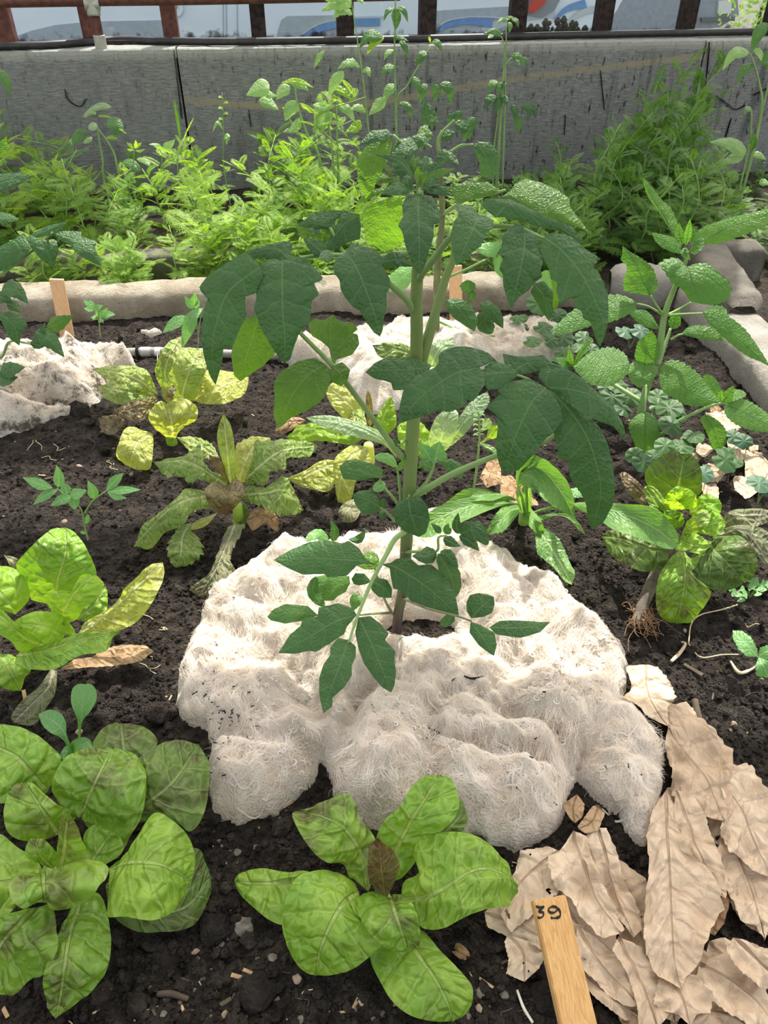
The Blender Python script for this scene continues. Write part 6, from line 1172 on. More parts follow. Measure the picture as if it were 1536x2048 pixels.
dl('small curled dry leaf at the right edge above the bottom corner', [(1335, 1362), (1450, 1470), (1580, 1600)], [(1300, 1430), (1400, 1560), (1500, 1645)], [(1380, 1378), (1480, 1418), (1545, 1450)], .022)
dl('dry leaf at the right edge whose tip points down over bare soil', [(1290, 700), (1370, 900), (1450, 1100), (1512, 1385)], [(1270, 800), (1243, 930), (1270, 1050), (1340, 1150), (1400, 1270), (1468, 1302)], [(1390, 690), (1480, 850), (1540, 1000), (1570, 1200)], .010)
dl('ragged dry leaf highest on the right edge beside dark soil', [(1250, 470), (1380, 620), (1450, 800), (1560, 1010)], [(1300, 620), (1278, 750), (1330, 850), (1450, 960)], [(1330, 388), (1440, 378), (1477, 460), (1532, 560), (1550, 740)], .016)
dl('long pale dry leaf sloping from the fleece edge to the right', [(960, 170), (1060, 300), (1180, 450), (1285, 705)], [(950, 250), (1000, 400), (1010, 520), (1100, 590), (1180, 650)], [(960, 58), (1090, 38), (1182, 170), (1262, 250), (1318, 320), (1312, 450), (1322, 580)], .020, holes=.08)
dl('narrow crumpled dry leaf between the two widest ones', [(1005, 520), (1080, 700), (1150, 900), (1293, 1140)], [(1000, 620), (1038, 790), (1100, 905), (1180, 1022), (1230, 1095)], [(1110, 552), (1142, 640), (1202, 770), (1262, 950), (1302, 1105)], .026, bump=.010)
dl('tan leaf folded lengthwise, second right of the numbered stake', [(560, 740), (620, 950), (680, 1150), (765, 1362)], [(500, 770), (550, 1000), (600, 1120), (700, 1282)], [(600, 750), (652, 850), (692, 1000), (742, 1110), (792, 1220), (807, 1305)], .016)
dl('long tan leaf from the fleece to right beside the numbered stake', [(420, 745), (480, 950), (560, 1150), (692, 1335)], [(360, 850), (290, 900), (330, 1050), (420, 1132), (480, 1242), (600, 1352)], [(490, 778), (530, 950), (602, 1100), (652, 1220), (712, 1312)], .022)
dl('dry leaf lying lower between the stake and the widest leaf', [(440, 1290), (560, 1480), (700, 1640), (810, 1765)], [(440, 1400), (480, 1530), (620, 1662), (720, 1745)], [(550, 1368), (680, 1480), (760, 1600), (832, 1702)], .014)
dl('pale dry leaf whose tip runs off the bottom, left of the star-shaped one', [(680, 1350), (780, 1550), (860, 1750), (900, 1890)], [(650, 1430), (740, 1560), (790, 1750), (808, 1890)], [(800, 1418), (872, 1560), (912, 1620), (962, 1800)], .020)
dl('crumpled star-shaped dry leaf at the bottom below the widest leaf', [(960, 1570), (1040, 1700), (1090, 1870)], [(918, 1600), (898, 1732), (960, 1782), (1030, 1805)], [(1060, 1565), (1122, 1588), (1152, 1640), (1205, 1690), (1192, 1792), (1120, 1805)], .024, bump=.008)
dl('widest dry leaf, pale and veined, lying uppermost in the middle', [(950, 520), (960, 800), (975, 1050), (985, 1300), (1000, 1500), (1042, 1655)], [(885, 620), (853, 780), (870, 960), (848, 1130), (843, 1300), (860, 1450), (910, 1572), (940, 1585)], [(1000, 620), (1012, 720), (1082, 880), (1162, 970), (1222, 1080), (1245, 1200), (1190, 1290), (1150, 1400), (1122, 1512), (1060, 1585)], .028, bump=.006)
dl('crumpled dry stalk and leaf scrap tucked under the fleece lip', [(570, 590), (530, 690), (450, 745)], [(600, 640), (560, 740), (490, 760)], [(530, 610), (480, 690), (445, 730)], .02, 'dry_brown', bump=.008, nu=20, nv=10)
dl('small brown leaf scrap in the cleft of the fleece', [(440, 545), (420, 620), (430, 705)], [(370, 590), (390, 660)], [(480, 590), (470, 660)], .016, 'dry_brown', nu=20, nv=10)
for i, (md, wd_, z) in enumerate(((((330, 1100), (480, 1350), (600, 1600)), 190, .004), (((600, 900), (760, 1200), (850, 1500)), 150, .003), (((1000, 700), (1150, 1000), (1230, 1350)), 150, .004), (((1180, 500), (1330, 750), (1480, 1000)), 170, .003), (((1000, 1450), (1150, 1650), (1300, 1857)), 200, .003), (((650, 1600), (850, 1750), (1000, 1900)), 170, .003), (((1350, 900), (1450, 1150), (1560, 1350)), 120, .003), (((960, 500), (1060, 700), (1150, 1000)), 120, .006), (((20, 1120), (150, 1210), (380, 1300)), 100, .003), (((1200, 1380), (1350, 1520), (1560, 1640)), 120, .005), (((860, 1450), (960, 1620), (1000, 1850)), 140, .006))):
    m_ = [G(*X(p), z+.008) for p in md]
    o = autol('dry_leaf', None, M['dry_brown' if i % 3 == 2 else 'dry'], m_, wd_/CROP[2], 'oval', n=ZUP, nu=40, nv=18, bump=.006, bf=45, pleat=.04, ruf=.06, teeth=.08, tn=11, soft=False); tag(o, 'flattened dry leaf mostly hidden under the other dry leaves, lower right', 'dry leaf', 'flattened dry leaves at the bottom of the pile')
crop(1000, 850, 2.8657)
dl('curled dry leaf leaning against the right end of the fleece', [(840, 1368), (840, 1500), (900, 1650), (965, 1730)], [(735, 1385), (768, 1500), (715, 1570), (800, 1625), (880, 1690)], [(900, 1378), (965, 1480), (995, 1560), (950, 1630)], .022, bump=.009)
dl('dry leaf with holes on the soil right of the fleece end', [(960, 1610), (1060, 1680), (1130, 1760)], [(930, 1660), (1000, 1730)], [(1000, 1590), (1100, 1620), (1130, 1690)], .012, holes=.25, nu=28, nv=12)
dl('brown dry leaf curled under the chicory leaves', [(0, 290), (70, 340), (150, 460)], [(10, 380), (80, 440)], [(60, 290), (160, 380), (215, 450)], .02, 'dry_brown', nu=24, nv=10, bump=.007)
dl('dry leaf standing behind the chicory, pale and pointed', [(-75, 350), (-50, 260), (-20, 190)], [(-110, 300), (-70, 220)], [(0, 330), (0, 240)], .03, 'dry_brown', nu=24, nv=10)
crop(1180, 750, 4.3146)
for lb, mid, A, B in (('dry leaf litter piece beside the right edging, under the hairy branch', [(1000, 320), (1150, 380), (1300, 470)], [(1100, 300), (1250, 400)], [(1040, 400), (1180, 480)]), ('peach dry leaf near the right edging, above the butterhead', [(1180, 570), (1260, 640), (1340, 700)], [(1230, 550), (1340, 620)], [(1200, 640), (1290, 760)]),
    ('pale dry leaf at the right edge, below the edging stone', [(1330, 720), (1450, 700), (1570, 800)], [(1360, 640), (1480, 680)], [(1350, 860), (1500, 890)]), ('ragged dry leaf lying on dark soil right of the butterhead', [(1230, 900), (1320, 950), (1450, 1010)], [(1250, 880), (1380, 900)], [(1250, 990), (1340, 1065)]),
    ('sunlit dry leaf just behind the butterhead lettuce', [(970, 830), (1080, 830), (1200, 820)], [(1000, 780), (1120, 770)], [(980, 900), (1100, 920)]), ('upright scrap of dry leaf right behind the butterhead', [(1010, 1060), (1020, 960), (1070, 880)], [(965, 980), (970, 920)], [(1100, 1050), (1100, 960)]), ('light dry leaf scrap under the hairy branch', [(915, 620), (1000, 640), (1075, 640)], [(940, 590), (1020, 600)], [(920, 660), (1000, 690)]),
    ('curled dry leaf at the right edge above the ragged one', [(1420, 860), (1500, 880), (1590, 900)], [(1460, 810), (1560, 840)], [(1420, 900), (1540, 960)])):
    dl(lb, mid, A, B, .014, 'dry', nu=24, nv=12, bump=.007)
for i, (u, v, a_, L_) in enumerate(((1090, 300, .4, 120), (1180, 330, 1.2, 110), (1260, 430, .9, 130), (1340, 560, .6, 140), (1420, 640, 1.3, 120), (1480, 800, .3, 120), (1120, 700, 2.2, 110), (900, 720, .8, 100), (1040, 800, 1.8, 110), (1390, 760, .2, 130), (760, 260, .5, 110), (870, 180, 1.0, 120))):
    q_ = [G(*X((u-math.cos(a_)*L_*.5, v-math.sin(a_)*L_*.4)), .006), G(*X((u, v)), .016), G(*X((u+math.cos(a_)*L_*.5, v+math.sin(a_)*L_*.4)), .008)]
    o = autol('dry_leaf', None, M['dry' if i % 3 else 'dry_brown'], q_, 44/CROP[2], 'oval', n=ZUP, nu=24, nv=12, bump=.006, bf=50, pleat=.06, ruf=.12, teeth=.12, tn=7, soft=False); tag(o, 'fragment of dry leaf in the litter along the right edging stone', 'dry leaf', 'dry leaf fragments along the right edging')
crop(0, 850, 2.8444)
dl('withered brown leaf on the soil right of the pale lime lettuce', [(340, 1395), (480, 1345), (560, 1318), (700, 1310), (878, 1290)], [(420, 1338), (530, 1318), (580, 1275), (700, 1260), (825, 1258)], [(430, 1385), (510, 1372), (560, 1372), (680, 1362), (805, 1337)], .012, 'dry_brown', bump=.003, nu=34, nv=12)
crop(0, 350, 3.0)
# ---------------------------------------------------------------- stakes, pipe
def wood(name, c1, c2):
    N = NT(name); p = N.n('UVMap', uv_map='UVMap').outputs[0]
    w_ = N.noise(N.mapv(p, (5.0, .45, 1)), 1.0, 3, .5); ln = N.math('FRACT', N.math('MULTIPLY', w_, 9)); g = N.noise(N.mapv(p, (260, 14, 1)), 1.0, 3, .7)
    c = N.mix(N.ramp(ln, .25, .95), c1, c2); c = N.mix(N.math('MULTIPLY', N.ramp(g, .45, .75), .4), c, tuple(x*.62 for x in c2))
    return N.done(N.pbsdf(c, .65, .22, N.bump(g, .25, .0006)))
M['wood'] = wood('pale_pine', (.62, .385, .165), (.50, .28, .10)); M['wood_pink'] = wood('fresh_pine', (.70, .46, .27), (.60, .36, .19)); M['endgrain'] = simple('end_grain', (.72, .50, .26), (.82, .62, .36), .8, .1, 300)
def stake(label, foot, top, wd, th, mat, axis=None):
    t = thing('wooden_stake', label, 'stake', foot)
    d = (top-foot); L = d.length; d.normalize(); x = axis or Vector((1, 0, 0)); x = (x-d*x.dot(d)).normalized(); y = d.cross(x)   # y points away from the camera
    if y.dot(CAM-foot) > 0: y = -y
    bm = bmesh.new(); c = foot+d*(L/2)-d*.02
    V, Fc = box_data(c, x*wd/2, y*th/2, d*(L/2+.02)); vs = [bm.verts.new(v-foot) for v in V]
    for f in Fc: bm.faces.new([vs[i] for i in f])
    bmesh.ops.subdivide_edges(bm, edges=[e for e in bm.edges if abs((e.verts[0].co-e.verts[1].co).dot(d)) > .02], cuts=6)
    bmesh.ops.bevel(bm, geom=[e for e in bm.edges if len(e.link_faces) == 2 and e.calc_face_angle() > 1], offset=.0009, segments=2, affect='EDGES')
    uv = bm.loops.layers.uv.new('UVMap')
    for f in bm.faces:
        for l in f.loops: l[uv].uv = ((l.vert.co.dot(x)+l.vert.co.dot(y))/.03, l.vert.co.dot(d)/.03)
    me = bpy.data.meshes.new('board'); bm.to_mesh(me); bm.free(); me.materials.append(mat); me.materials.append(M['endgrain'])
    for p in me.polygons:
        if p.normal.dot(d) > .8: p.material_index = 1
    o = bpy.data.objects.new('board', me); COL.objects.link(o); o.parent = t; return t, x, y, d
f0 = F(1154, 2044, .222); t0 = F(1096, 1796, .300); f0 = Vector((f0.x, f0.y, f0.z))
sk, x_, y_, d_ = stake('wooden stake numbered 39 in black ink at the front right', f0-Vector((0, 0, 0)), t0, .0300, .0075, M['wood'], (F(1193, 2048, .222)-F(1117, 2040, .222)).normalized())
crop(1000, 1400, 2.8657)
fc = f0-y_*(.0075/2+.0002)
def on(p): return RP(*X(p), fc, y_)
V, Fc = [], []
for stn in (((205, 1182), (228, 1190), (252, 1184), (236, 1200), (224, 1213), (246, 1218), (248, 1236), (232, 1248), (214, 1246)), ((328, 1190), (306, 1184), (286, 1190), (277, 1206), (290, 1219), (314, 1216), (330, 1200), (333, 1190)), ((331, 1192), (343, 1212), (346, 1232), (334, 1246), (312, 1250), (290, 1248))):
    q = crom([on(p) for p in stn], 40)
    b0 = len(V)
    for i, p in enumerate(q):
        tg = (q[min(i+1, 39)]-q[max(i-1, 0)]).normalized(); s_ = tg.cross(y_)*(.00085+.0003*math.sin(i*.35))
        V += [p+s_-y_*.0002, p-s_-y_*.0002]
    Fc += [(b0+i*2, b0+i*2+1, b0+i*2+3, b0+i*2+2) for i in range(39)]
mesh_obj('number', V, Fc, simple('black_ink', (.008, .008, .008), None, .6), sk, label='handwritten black number 39')
f1 = G(135, 674, 0); stake('bare wooden stake at the back left before the sandstone edging', f1, F(113, 558, f1.y+.012), .0285, .008, M['wood_pink'])
f1 = G(912, 650, 0); stake('bare wooden stake behind the tomato stems at the back of the bed', f1, F(911, 531, f1.y+.02), .027, .008, M['wood_pink'])
M['pvc'] = simple('grey_pvc', (.22, .22, .21), (.30, .295, .28), .5, .4, 60)
pp = thing('water_pipe', 'grey plastic irrigation pipe lying on the soil behind the red-tinged lettuce', 'pipe', G(400, 712, 0))
q = [G(u, v, .011) for u, v in ((228, 706), (300, 703), (380, 704), (480, 709), (600, 713), (700, 716))]
tube('pipe', pp, M['pvc'], q, .0085, 14, 50)
def col_(name, u0, u1, r, mat, label=None):
    a, b = G(u0, 703.5, .011), G(u1, 703.5, .011); tube(name, pp, mat, [a, (a+b)/2, b], r, 14, label=label)
col_('collar', 274, 279, .0125, M['dark'], 'black collar'); col_('sleeve', 282, 302, .0098, simple('light_grey_pvc', (.40, .40, .42), None, .45), 'light grey sleeve'); col_('tape', 311, 322, .0094, simple('white_tape', (.75, .75, .72), None, .5), 'white tape band')
tube('wire_tie', pp, M['galv'], [G(318, 700, .022), G(315, 712, .014), G(316, 728, .004)], .001, 6)
# ---------------------------------------------------------------- what lies on the soil
r_ = random.Random(21)
def soil_pt(u, v):
    p = G(u, v, 0); return Vector((p.x, p.y, float(soil_h(np.array([p.x]), np.array([p.y]))[0])))
def lump_mesh(name, mat, r=1.0, seed=0, sub=2, fl=.7):
    bm = bmesh.new(); bmesh.ops.create_icosphere(bm, subdivisions=sub, radius=r)
    for v in bm.verts:
        k = 1+.45*noise.noise(v.co/r*1.1+Vector((seed*7.1, 0, 0)))+.15*noise.noise(v.co/r*3+Vector((0, seed*3, 0)))
        v.co *= k; v.co.z *= fl
    me = bpy.data.meshes.new(name); bm.to_mesh(me); bm.free(); me.materials.append(mat)
    return me
# crumbs: uncountable
bases = []
for s in range(4):
    me = lump_mesh('c', None, 1, s, 1, .8); vv = np.zeros(len(me.vertices)*3); me.vertices.foreach_get('co', vv); bases.append((vv.reshape(-1, 3), np.array([p.vertices[:] for p in me.polygons])))
    bpy.data.meshes.remove(me)
rr = np.random.RandomState(4); VV = []; FF = []; nb = 0; NC = 30000
roots = np.array([(o.location.x, o.location.y) for o in COL.objects if o.type == 'EMPTY'])
cu = rr.uniform(-40, 1580, NC); cv = np.where(np.arange(NC) % 3 > 0, rr.uniform(1100, 2080, NC), rr.uniform(640, 1200, NC))
cp = np.array([tuple(G(u, v, 0))[:2] for u, v in zip(cu, cv)]); cz = soil_h(cp[:, 0], cp[:, 1])
bad = (np.hypot(cp[:, None, 0]-roots[None, :, 0], cp[:, None, 1]-roots[None, :, 1]) < .022).any(1) | (cp[:, 1] > 1.55)
for h_ in HH: bad |= h_(cp[:, 0], cp[:, 1])[1] > -.004
for i in np.where(~bad)[0]:
    bv, bf = bases[i % 4]; s = .0009*math.exp(rr.normal(.45, .62)); a = rr.uniform(0, 6.28); c, sn = math.cos(a), math.sin(a)
    w_ = bv*s*rr.uniform(.7, 1.3, 3); w_ = np.c_[w_[:, 0]*c-w_[:, 1]*sn, w_[:, 0]*sn+w_[:, 1]*c, w_[:, 2]]+[cp[i, 0], cp[i, 1], cz[i]+s*.35]
    VV.append(w_); FF.append(bf+nb); nb += len(bv)
tag(mesh_obj('soil_crumbs', np.concatenate(VV), np.concatenate(FF), M['soil'], smooth=False), 'loose dark soil crumbs covering the bed', 'soil crumbs', kind='stuff')
M['pebble'] = simple('grey_pebble', (.085, .078, .068), (.19, .17, .145), .8, .2, 120, .4, 500); M['pebble_tan'] = simple('tan_pebble', (.22, .165, .11), (.36, .28, .2), .8, .2, 90, .4, 400); M['clod'] = soil_mat('clod_soil', (.014, .012, .011), (.035, .03, .027), (.1, .085, .07))
def scatter(name, meshes, pts, label, cat, group, smin, smax, sink=.25, flat=False):
    for i, (u, v) in enumerate(pts):
        p = soil_pt(u, v); o = bpy.data.objects.new(name, meshes[i % len(meshes)]); COL.objects.link(o)
        s = smin+(smax-smin)*r_.random()**2; o.scale = (s*r_.uniform(.8, 1.3), s*r_.uniform(.8, 1.2), s*r_.uniform(.8, 1.1)); o.rotation_euler = (0 if flat else r_.uniform(-.3, .3), 0 if flat else r_.uniform(-.3, .3), r_.random()*6.28)
        o.location = p+ZUP*s*sink; tag(o, label, cat, group)
def front(n):
    out = []
    while len(out) < n:
        u, v = r_.uniform(0, 1040), r_.uniform(1600, 2040)
        if (u-150)**2/280**2+(v-1740)**2/290**2 < 1 or (u-760)**2/270**2+(v-1790)**2/210**2 < 1: continue
        out.append((u, v))
    return out
def mid(n):
    out = []
    while len(out) < n:
        u, v = r_.uniform(0, 1530), r_.uniform(830, 1480)
        if 340 < u < 1270 and v > 1030: continue
        out.append((u, v))
    return out
scatter('pebble', [lump_mesh('pebble', M['pebble'], 1, s) for s in range(5)], front(70), 'small grey pebble on the dark soil in front of the fleece', 'pebble', 'grey pebbles in the front soil', .0011, .0036)
scatter('pebble', [lump_mesh('pebble', M['pebble_tan'], 1, s+7) for s in range(3)], front(16), 'small tan pebble on the dark soil in front of the fleece', 'pebble', 'tan pebbles in the front soil', .0012, .0034)
scatter('pebble', [lump_mesh('pebble', M['pebble_tan'], 1, s+9) for s in range(4)], mid(60), 'small pebble on the soil between the plants behind the front lettuces', 'pebble', 'pebbles in the middle soil', .0013, .0042)
o = bpy.data.objects.new('pebble', lump_mesh('pebble', M['pebble'], .0085, 3, 3, .6)); COL.objects.link(o); o.location = soil_pt(487, 1850)+ZUP*.003; tag(o, 'largest grey angular pebble, left of the front centre lettuce', 'pebble')
for u, v, s, lb in ((428, 1856, .0125, 'dark earth clod right of the bronze lettuce, beside the grey pebble'), (515, 1990, .014, 'large dark earth clod at the bottom, left of the front lettuce'), (1090, 2000, .012, 'earth clod at the foot of the numbered stake')):
    o = bpy.data.objects.new('soil_clod', lump_mesh('soil_clod', M['clod'], s, u, 3, .6)); COL.objects.link(o); o.location = soil_pt(u, v)+ZUP*s*.2; tag(o, lb, 'earth clod')
def chip_mesh(s):
    V, Fc = box_data((0, 0, 0), Vector((.0075, 0, 0)), Vector((0, .0018, 0)), Vector((0, 0, .0009))); bm = bmesh.new(); vs = [bm.verts.new(v+Vector((noise.noise(v*300+Vector((s*5, i, 0)))*.0014, noise.noise(v*400+Vector((i, s*9, 0)))*.0009, noise.noise(v*500+Vector((0, i, s*4)))*.0004))) for i, v in enumerate(V)]
    for f in Fc: bm.faces.new([vs[i] for i in f])
    bmesh.ops.bevel(bm, geom=bm.edges[:], offset=.0003, segments=1, affect='EDGES')
    me = bpy.data.meshes.new('wood_chip'); bm.to_mesh(me); bm.free(); me.materials.append(M['chip'] if s % 3 else M['twig']); return me
chips = [chip_mesh(s) for s in range(7)]
scatter('wood_chip', chips, front(34)+[(r_.uniform(180, 460), r_.uniform(1970, 2040)) for _ in range(7)], 'splinter of bark or wood on the soil in front of the fleece', 'wood chip', 'wood chips in the front soil', .3, .85, .001, True)
scatter('wood_chip', chips, mid(46), 'splinter of bark or wood on the soil between the middle plants', 'wood chip', 'wood chips in the middle soil', .5, 1.5, .001, True)
def onsoil(pts, h=.002): return [soil_pt(*p)+ZUP*h for p in pts]
twig('twig', 'thick dark twig at the bottom, below the bronze lettuce', onsoil([(316, 1988), (345, 1992), (378, 2002)], .003), [.0026, .003, .0022], M['twig'])
twig('twig', 'dark twig on the soil right of the butterhead, near the dry leaves', onsoil([(1388, 1405), (1395, 1440), (1408, 1465)], .004), [.004, .005, .003], M['twig'])
twig('straw_stalk', 'white straw stalk at the bottom left of the numbered stake', onsoil([(1033, 1985), (1046, 2020), (1065, 2048)], .003), [.0011, .0014, .0012], simple('white_straw', (.72, .68, .58), None, .6), 'straw')
twig('root_strand', 'curved pale root loop on the sunlit soil right of the fleece', onsoil([(1376, 1290), (1380, 1255), (1400, 1235), (1440, 1228), (1470, 1222)], .003), .0008, M['straw'], 'root')
twig('root_strand', 'pale root strand running below the looped one', onsoil([(1376, 1290), (1400, 1318), (1440, 1318), (1475, 1312)], .003), .0008, M['straw'], 'root')
twig('straw_stalk', 'tan curled stem scrap left of the sunlit right soil', onsoil([(1340, 1330), (1358, 1310), (1370, 1290), (1362, 1285)], .004), [.002, .0026, .0022, .0012], M['straw'], 'straw')
twig('straw_stalk', 'pale curled pod at the right edge below the strawberry seedling', onsoil([(1458, 1330), (1475, 1352), (1500, 1340), (1510, 1335)], .004), [.0012, .0022, .002, .001], M['straw'], 'straw')
for i in range(46):
    z = i % 2
    if i < 30: u, v = r_.choice([(r_.uniform(0, 260), r_.uniform(850, 930)), (r_.uniform(270, 360), r_.uniform(1150, 1330)), (r_.uniform(1300, 1530), r_.uniform(1220, 1420))])
    else: u, v = front(1)[0]
    a = r_.uniform(0, 6.28); L_ = r_.uniform(12, 45); pts = [(u+math.cos(a+b)*L_*f_, v+math.sin(a+b)*L_*f_*.6) for f_, b in ((0, 0), (.4, r_.uniform(-.5, .5)), (.75, r_.uniform(-.6, .6)), (1, r_.uniform(-.5, .5)))]
    twig('root_strand', 'fine dry root strand lying on the soil', onsoil(pts, .002), .00045, M['straw'] if z else M['twig'], 'root', 'dry root strands on the soil')
o = sheet('leaf_scrap', None, M['dry_brown'], [G(908, 1895, .006), G(920, 1905, .012), G(940, 1918, .005)], [(915, 1885), (935, 1900)], [(905, 1905), (925, 1920)], nu=12, nv=6, bump=.003); tag(o, 'rust-orange leaf scrap right of the front lettuce', 'dry leaf')
# ---------------------------------------------------------------- feathery weeds between the edging and the wall
def feather(L, pairs, r, wd=.42, lob=5):
    """one twice-cut leaf in its own plane: quads for the lobes"""
    V = []; Fc = []
    def quad(p, d, l, w_, z):
        s_ = np.array([-d[1], d[0]])*w_; b = len(V); q = [p, p+d*l*.5+s_, p+d*l, p+d*l*.5-s_]
        for k in q: V.append((k[0], k[1], z(k)))
        Fc.append((b, b+1, b+2, b+3))
    dr = r.uniform(.15, .55)
    z = lambda k: -dr*(k[0]/L)**2*L+.18*abs(k[1])-.9*abs(k[1])**2/L
    for i in range(9):
        quad(np.array([L*i/9, 0]), np.array([1.0, 0]), L/8.5, L*.010, z)
    for i in range(pairs):
        s = .16+.82*i/pairs; pl = L*wd*math.sin(min(1, (1.06-s)*1.5+.05)*1.57)*(.55+.45*min(1, s*3))*r.uniform(.8, 1.1)
        for sd in (-1, 1):
            a = sd*(1.15-.45*s+r.uniform(-.12, .12)); d = np.array([math.cos(a), math.sin(a)]); p0 = np.array([L*s, 0])
            quad(p0, d, pl, pl*.045, z)
            for j in range(lob):
                t = .25+.75*j/lob; ll = pl*.46*(1.15-t)*r.uniform(.7, 1.25)+pl*.07
                for s2 in (-1, 1):
                    a2 = a+s2*(.75+r.uniform(-.2, .2)); quad(p0+d*pl*t, np.array([math.cos(a2), math.sin(a2)]), ll, ll*.105, z)
    return np.array(V), Fc
def weed_variant(seed, Hh, nl, leafL, mat, spread=1.0, broad=False):
    r = random.Random(seed); root = bpy.data.objects.new('feathery_weed', None); COL.objects.link(root); root.empty_display_size = .01; ORG[root.name] = Vector()
    P = [Vector((0, 0, -.01))]
    for i in range(1, 6): P.append(Vector((r.uniform(-.02, .02)*i*.5*Hh/.2, r.uniform(-.02, .02)*i*.5*Hh/.2, Hh*i/5)))
    V, Fc = tube_data(P, [.0019, .0016, .001], 5, 14)
    Q = crom(P, 60); VV = []; FF = []; nb = 0
    for i in range(nl):
        f = .05+.93*(i+.5)/nl; p = Q[int(f*59)]; az = i*2.4+r.uniform(-.4, .4); L = leafL*(1.1-.65*f)*r.uniform(.75, 1.2); el = r.uniform(.15, .75)+f*.5
        v, fc = feather(L, r.choice((8, 9, 10)), r, .36, 5)
        ce, se = math.cos(el), math.sin(el); x = v[:, 0]*ce-v[:, 2]*se; zz = v[:, 0]*se+v[:, 2]*ce; tw = r.uniform(-.5, .5); y = v[:, 1]*math.cos(tw); zz = zz+v[:, 1]*math.sin(tw)
        c, s = math.cos(az), math.sin(az); w_ = np.c_[x*c-y*s+p.x, x*s+y*c+p.y, zz+p.z]
        VV.append(w_); FF += [tuple(k+nb for k in q) for q in fc]; nb += len(v)
    mesh_obj('stem', V, Fc, M['weed_stem'], root)
    o = mesh_obj('foliage', np.concatenate(VV), FF, mat, root, smooth=False)
    return root
variants = [weed_variant(100+i, .22, 17+2*(i % 3), .074+.012*(i % 3), M['weed']) for i in range(7)]
variants_d = [weed_variant(200+i, .22, 20, .082+.01*(i % 2), M['weed_shaded']) for i in range(5)]
# how high the growth reaches, read along the wall
TOPX = [-80, 0, 60, 110, 200, 250, 290, 340, 400, 450, 500, 560, 620, 680, 730, 800, 870, 960, 1030, 1080, 1130, 1180, 1230, 1290, 1340, 1400, 1460, 1536, 1640]
TOPY = [220, 215, 235, 235, 290, 330, 310, 265, 300, 330, 300, 240, 215, 205, 290, 400, 420, 430, 400, 320, 330, 265, 200, 135, 215, 330, 400, 430, 430]
rw = random.Random(5); placed = {}
def wall_y(x): t = (x-PL.x)/WD.x; return PL.y+WD.y*t
def put_weed(u, y, hgt, dark, label, group):
    pool = variants_d if dark else variants; v = rw.choice(pool)
    p = F(u, 500, y); o = v if v.name not in placed else copy_tree(v)
    placed[v.name] = 1
    k = hgt/.22; o.location = (p.x, y, 0); o.rotation_euler = (rw.uniform(-.14, .14), rw.uniform(-.14, .14), rw.uniform(0, 6.28))
    q = max(.62, min(1.15, k**.6)); o.scale = (q, q, k); tag(o, label, 'weed', group)
n_ = 0
while n_ < 250:
    u = rw.uniform(-90, 1640); y = rw.choice((rw.uniform(1.705, 1.80), rw.uniform(1.73, 1.95), rw.uniform(1.73, 2.1), rw.uniform(1.9, 2.5), rw.uniform(2.1, 2.75)))
    p = F(u, 500, y)
    if y > wall_y(p.x)-.11: continue
    if 1190 < u and y < 1.86: continue
    if u < 410 and 1.765 < y < 1.92: continue
    top = float(np.interp(u, TOPX, TOPY)); zt = H-y*math.tan(PITCH-math.atan((1024-top)/FPX))
    lim = .13+max(0, y-1.74)*.45
    if 770 < u < 1010: lim = min(lim, .16)
    hgt = min(max(.07, zt*rw.uniform(.65, 1.15)), lim*rw.uniform(.75, 1.1), .42)
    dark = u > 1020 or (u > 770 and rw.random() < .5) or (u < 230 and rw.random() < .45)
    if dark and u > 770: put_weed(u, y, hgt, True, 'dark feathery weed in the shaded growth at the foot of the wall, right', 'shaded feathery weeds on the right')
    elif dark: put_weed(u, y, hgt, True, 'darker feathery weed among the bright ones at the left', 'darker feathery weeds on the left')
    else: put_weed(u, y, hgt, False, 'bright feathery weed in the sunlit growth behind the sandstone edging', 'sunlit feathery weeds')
    n_ += 1
for u, y, top in ((1215, 2.35, 215), (1245, 2.45, 180), (1278, 2.5, 120), (1300, 2.45, 108), (1325, 2.4, 170), (1350, 2.5, 210), (1290, 2.3, 200), (1180, 2.5, 260), (1090, 2.45, 290), (1260, 2.2, 250)):
    put_weed(u, y, H-y*math.tan(PITCH-math.atan((1024-top)/FPX)), True, 'dark feathery weed in the shaded growth at the foot of the wall, right', 'shaded feathery weeds on the right')
# ---------------------------------------------------------------- broad-leaved plants along the wall
def wplant(name, label, cat, foot, y, stems, leaves, r=.0028, mat='petiole', defm='wallplant', teeth=.05, group=None):
    p = F(*X(foot), y); t = thing(name, label, cat, (p.x, y, 0), group)
    for q in stems:
        q = [F(*X((a[0], a[1])), y+(a[2] if len(a) > 2 else 0)) for a in q]
        if q[0].z < .12: q[0] = Vector((q[0].x, q[0].y, -.005))
        else: q = [Vector((q[0].x+.01, y, -.005))]+q
        tube('stem', t, M[mat], q, [r, r*.85, r*.5], 7)
    for lfv in leaves:
        mid, wd = lfv[0], lfv[1]; pr = lfv[2] if len(lfv) > 2 else 'ovate'; mt = lfv[3] if len(lfv) > 3 else defm
        m = [F(*X((a[0], a[1])), y+(a[2] if len(a) > 2 else -.01*i)) for i, a in enumerate(mid)]
        autol('leaf', t, M[mt], m, wd/CROP[2]/1.0, pr, nu=18, nv=8, teeth=teeth, tn=5, bump=.0015, cup=-.2, soft=False)
    return t
crop(0, 0, 2.0)
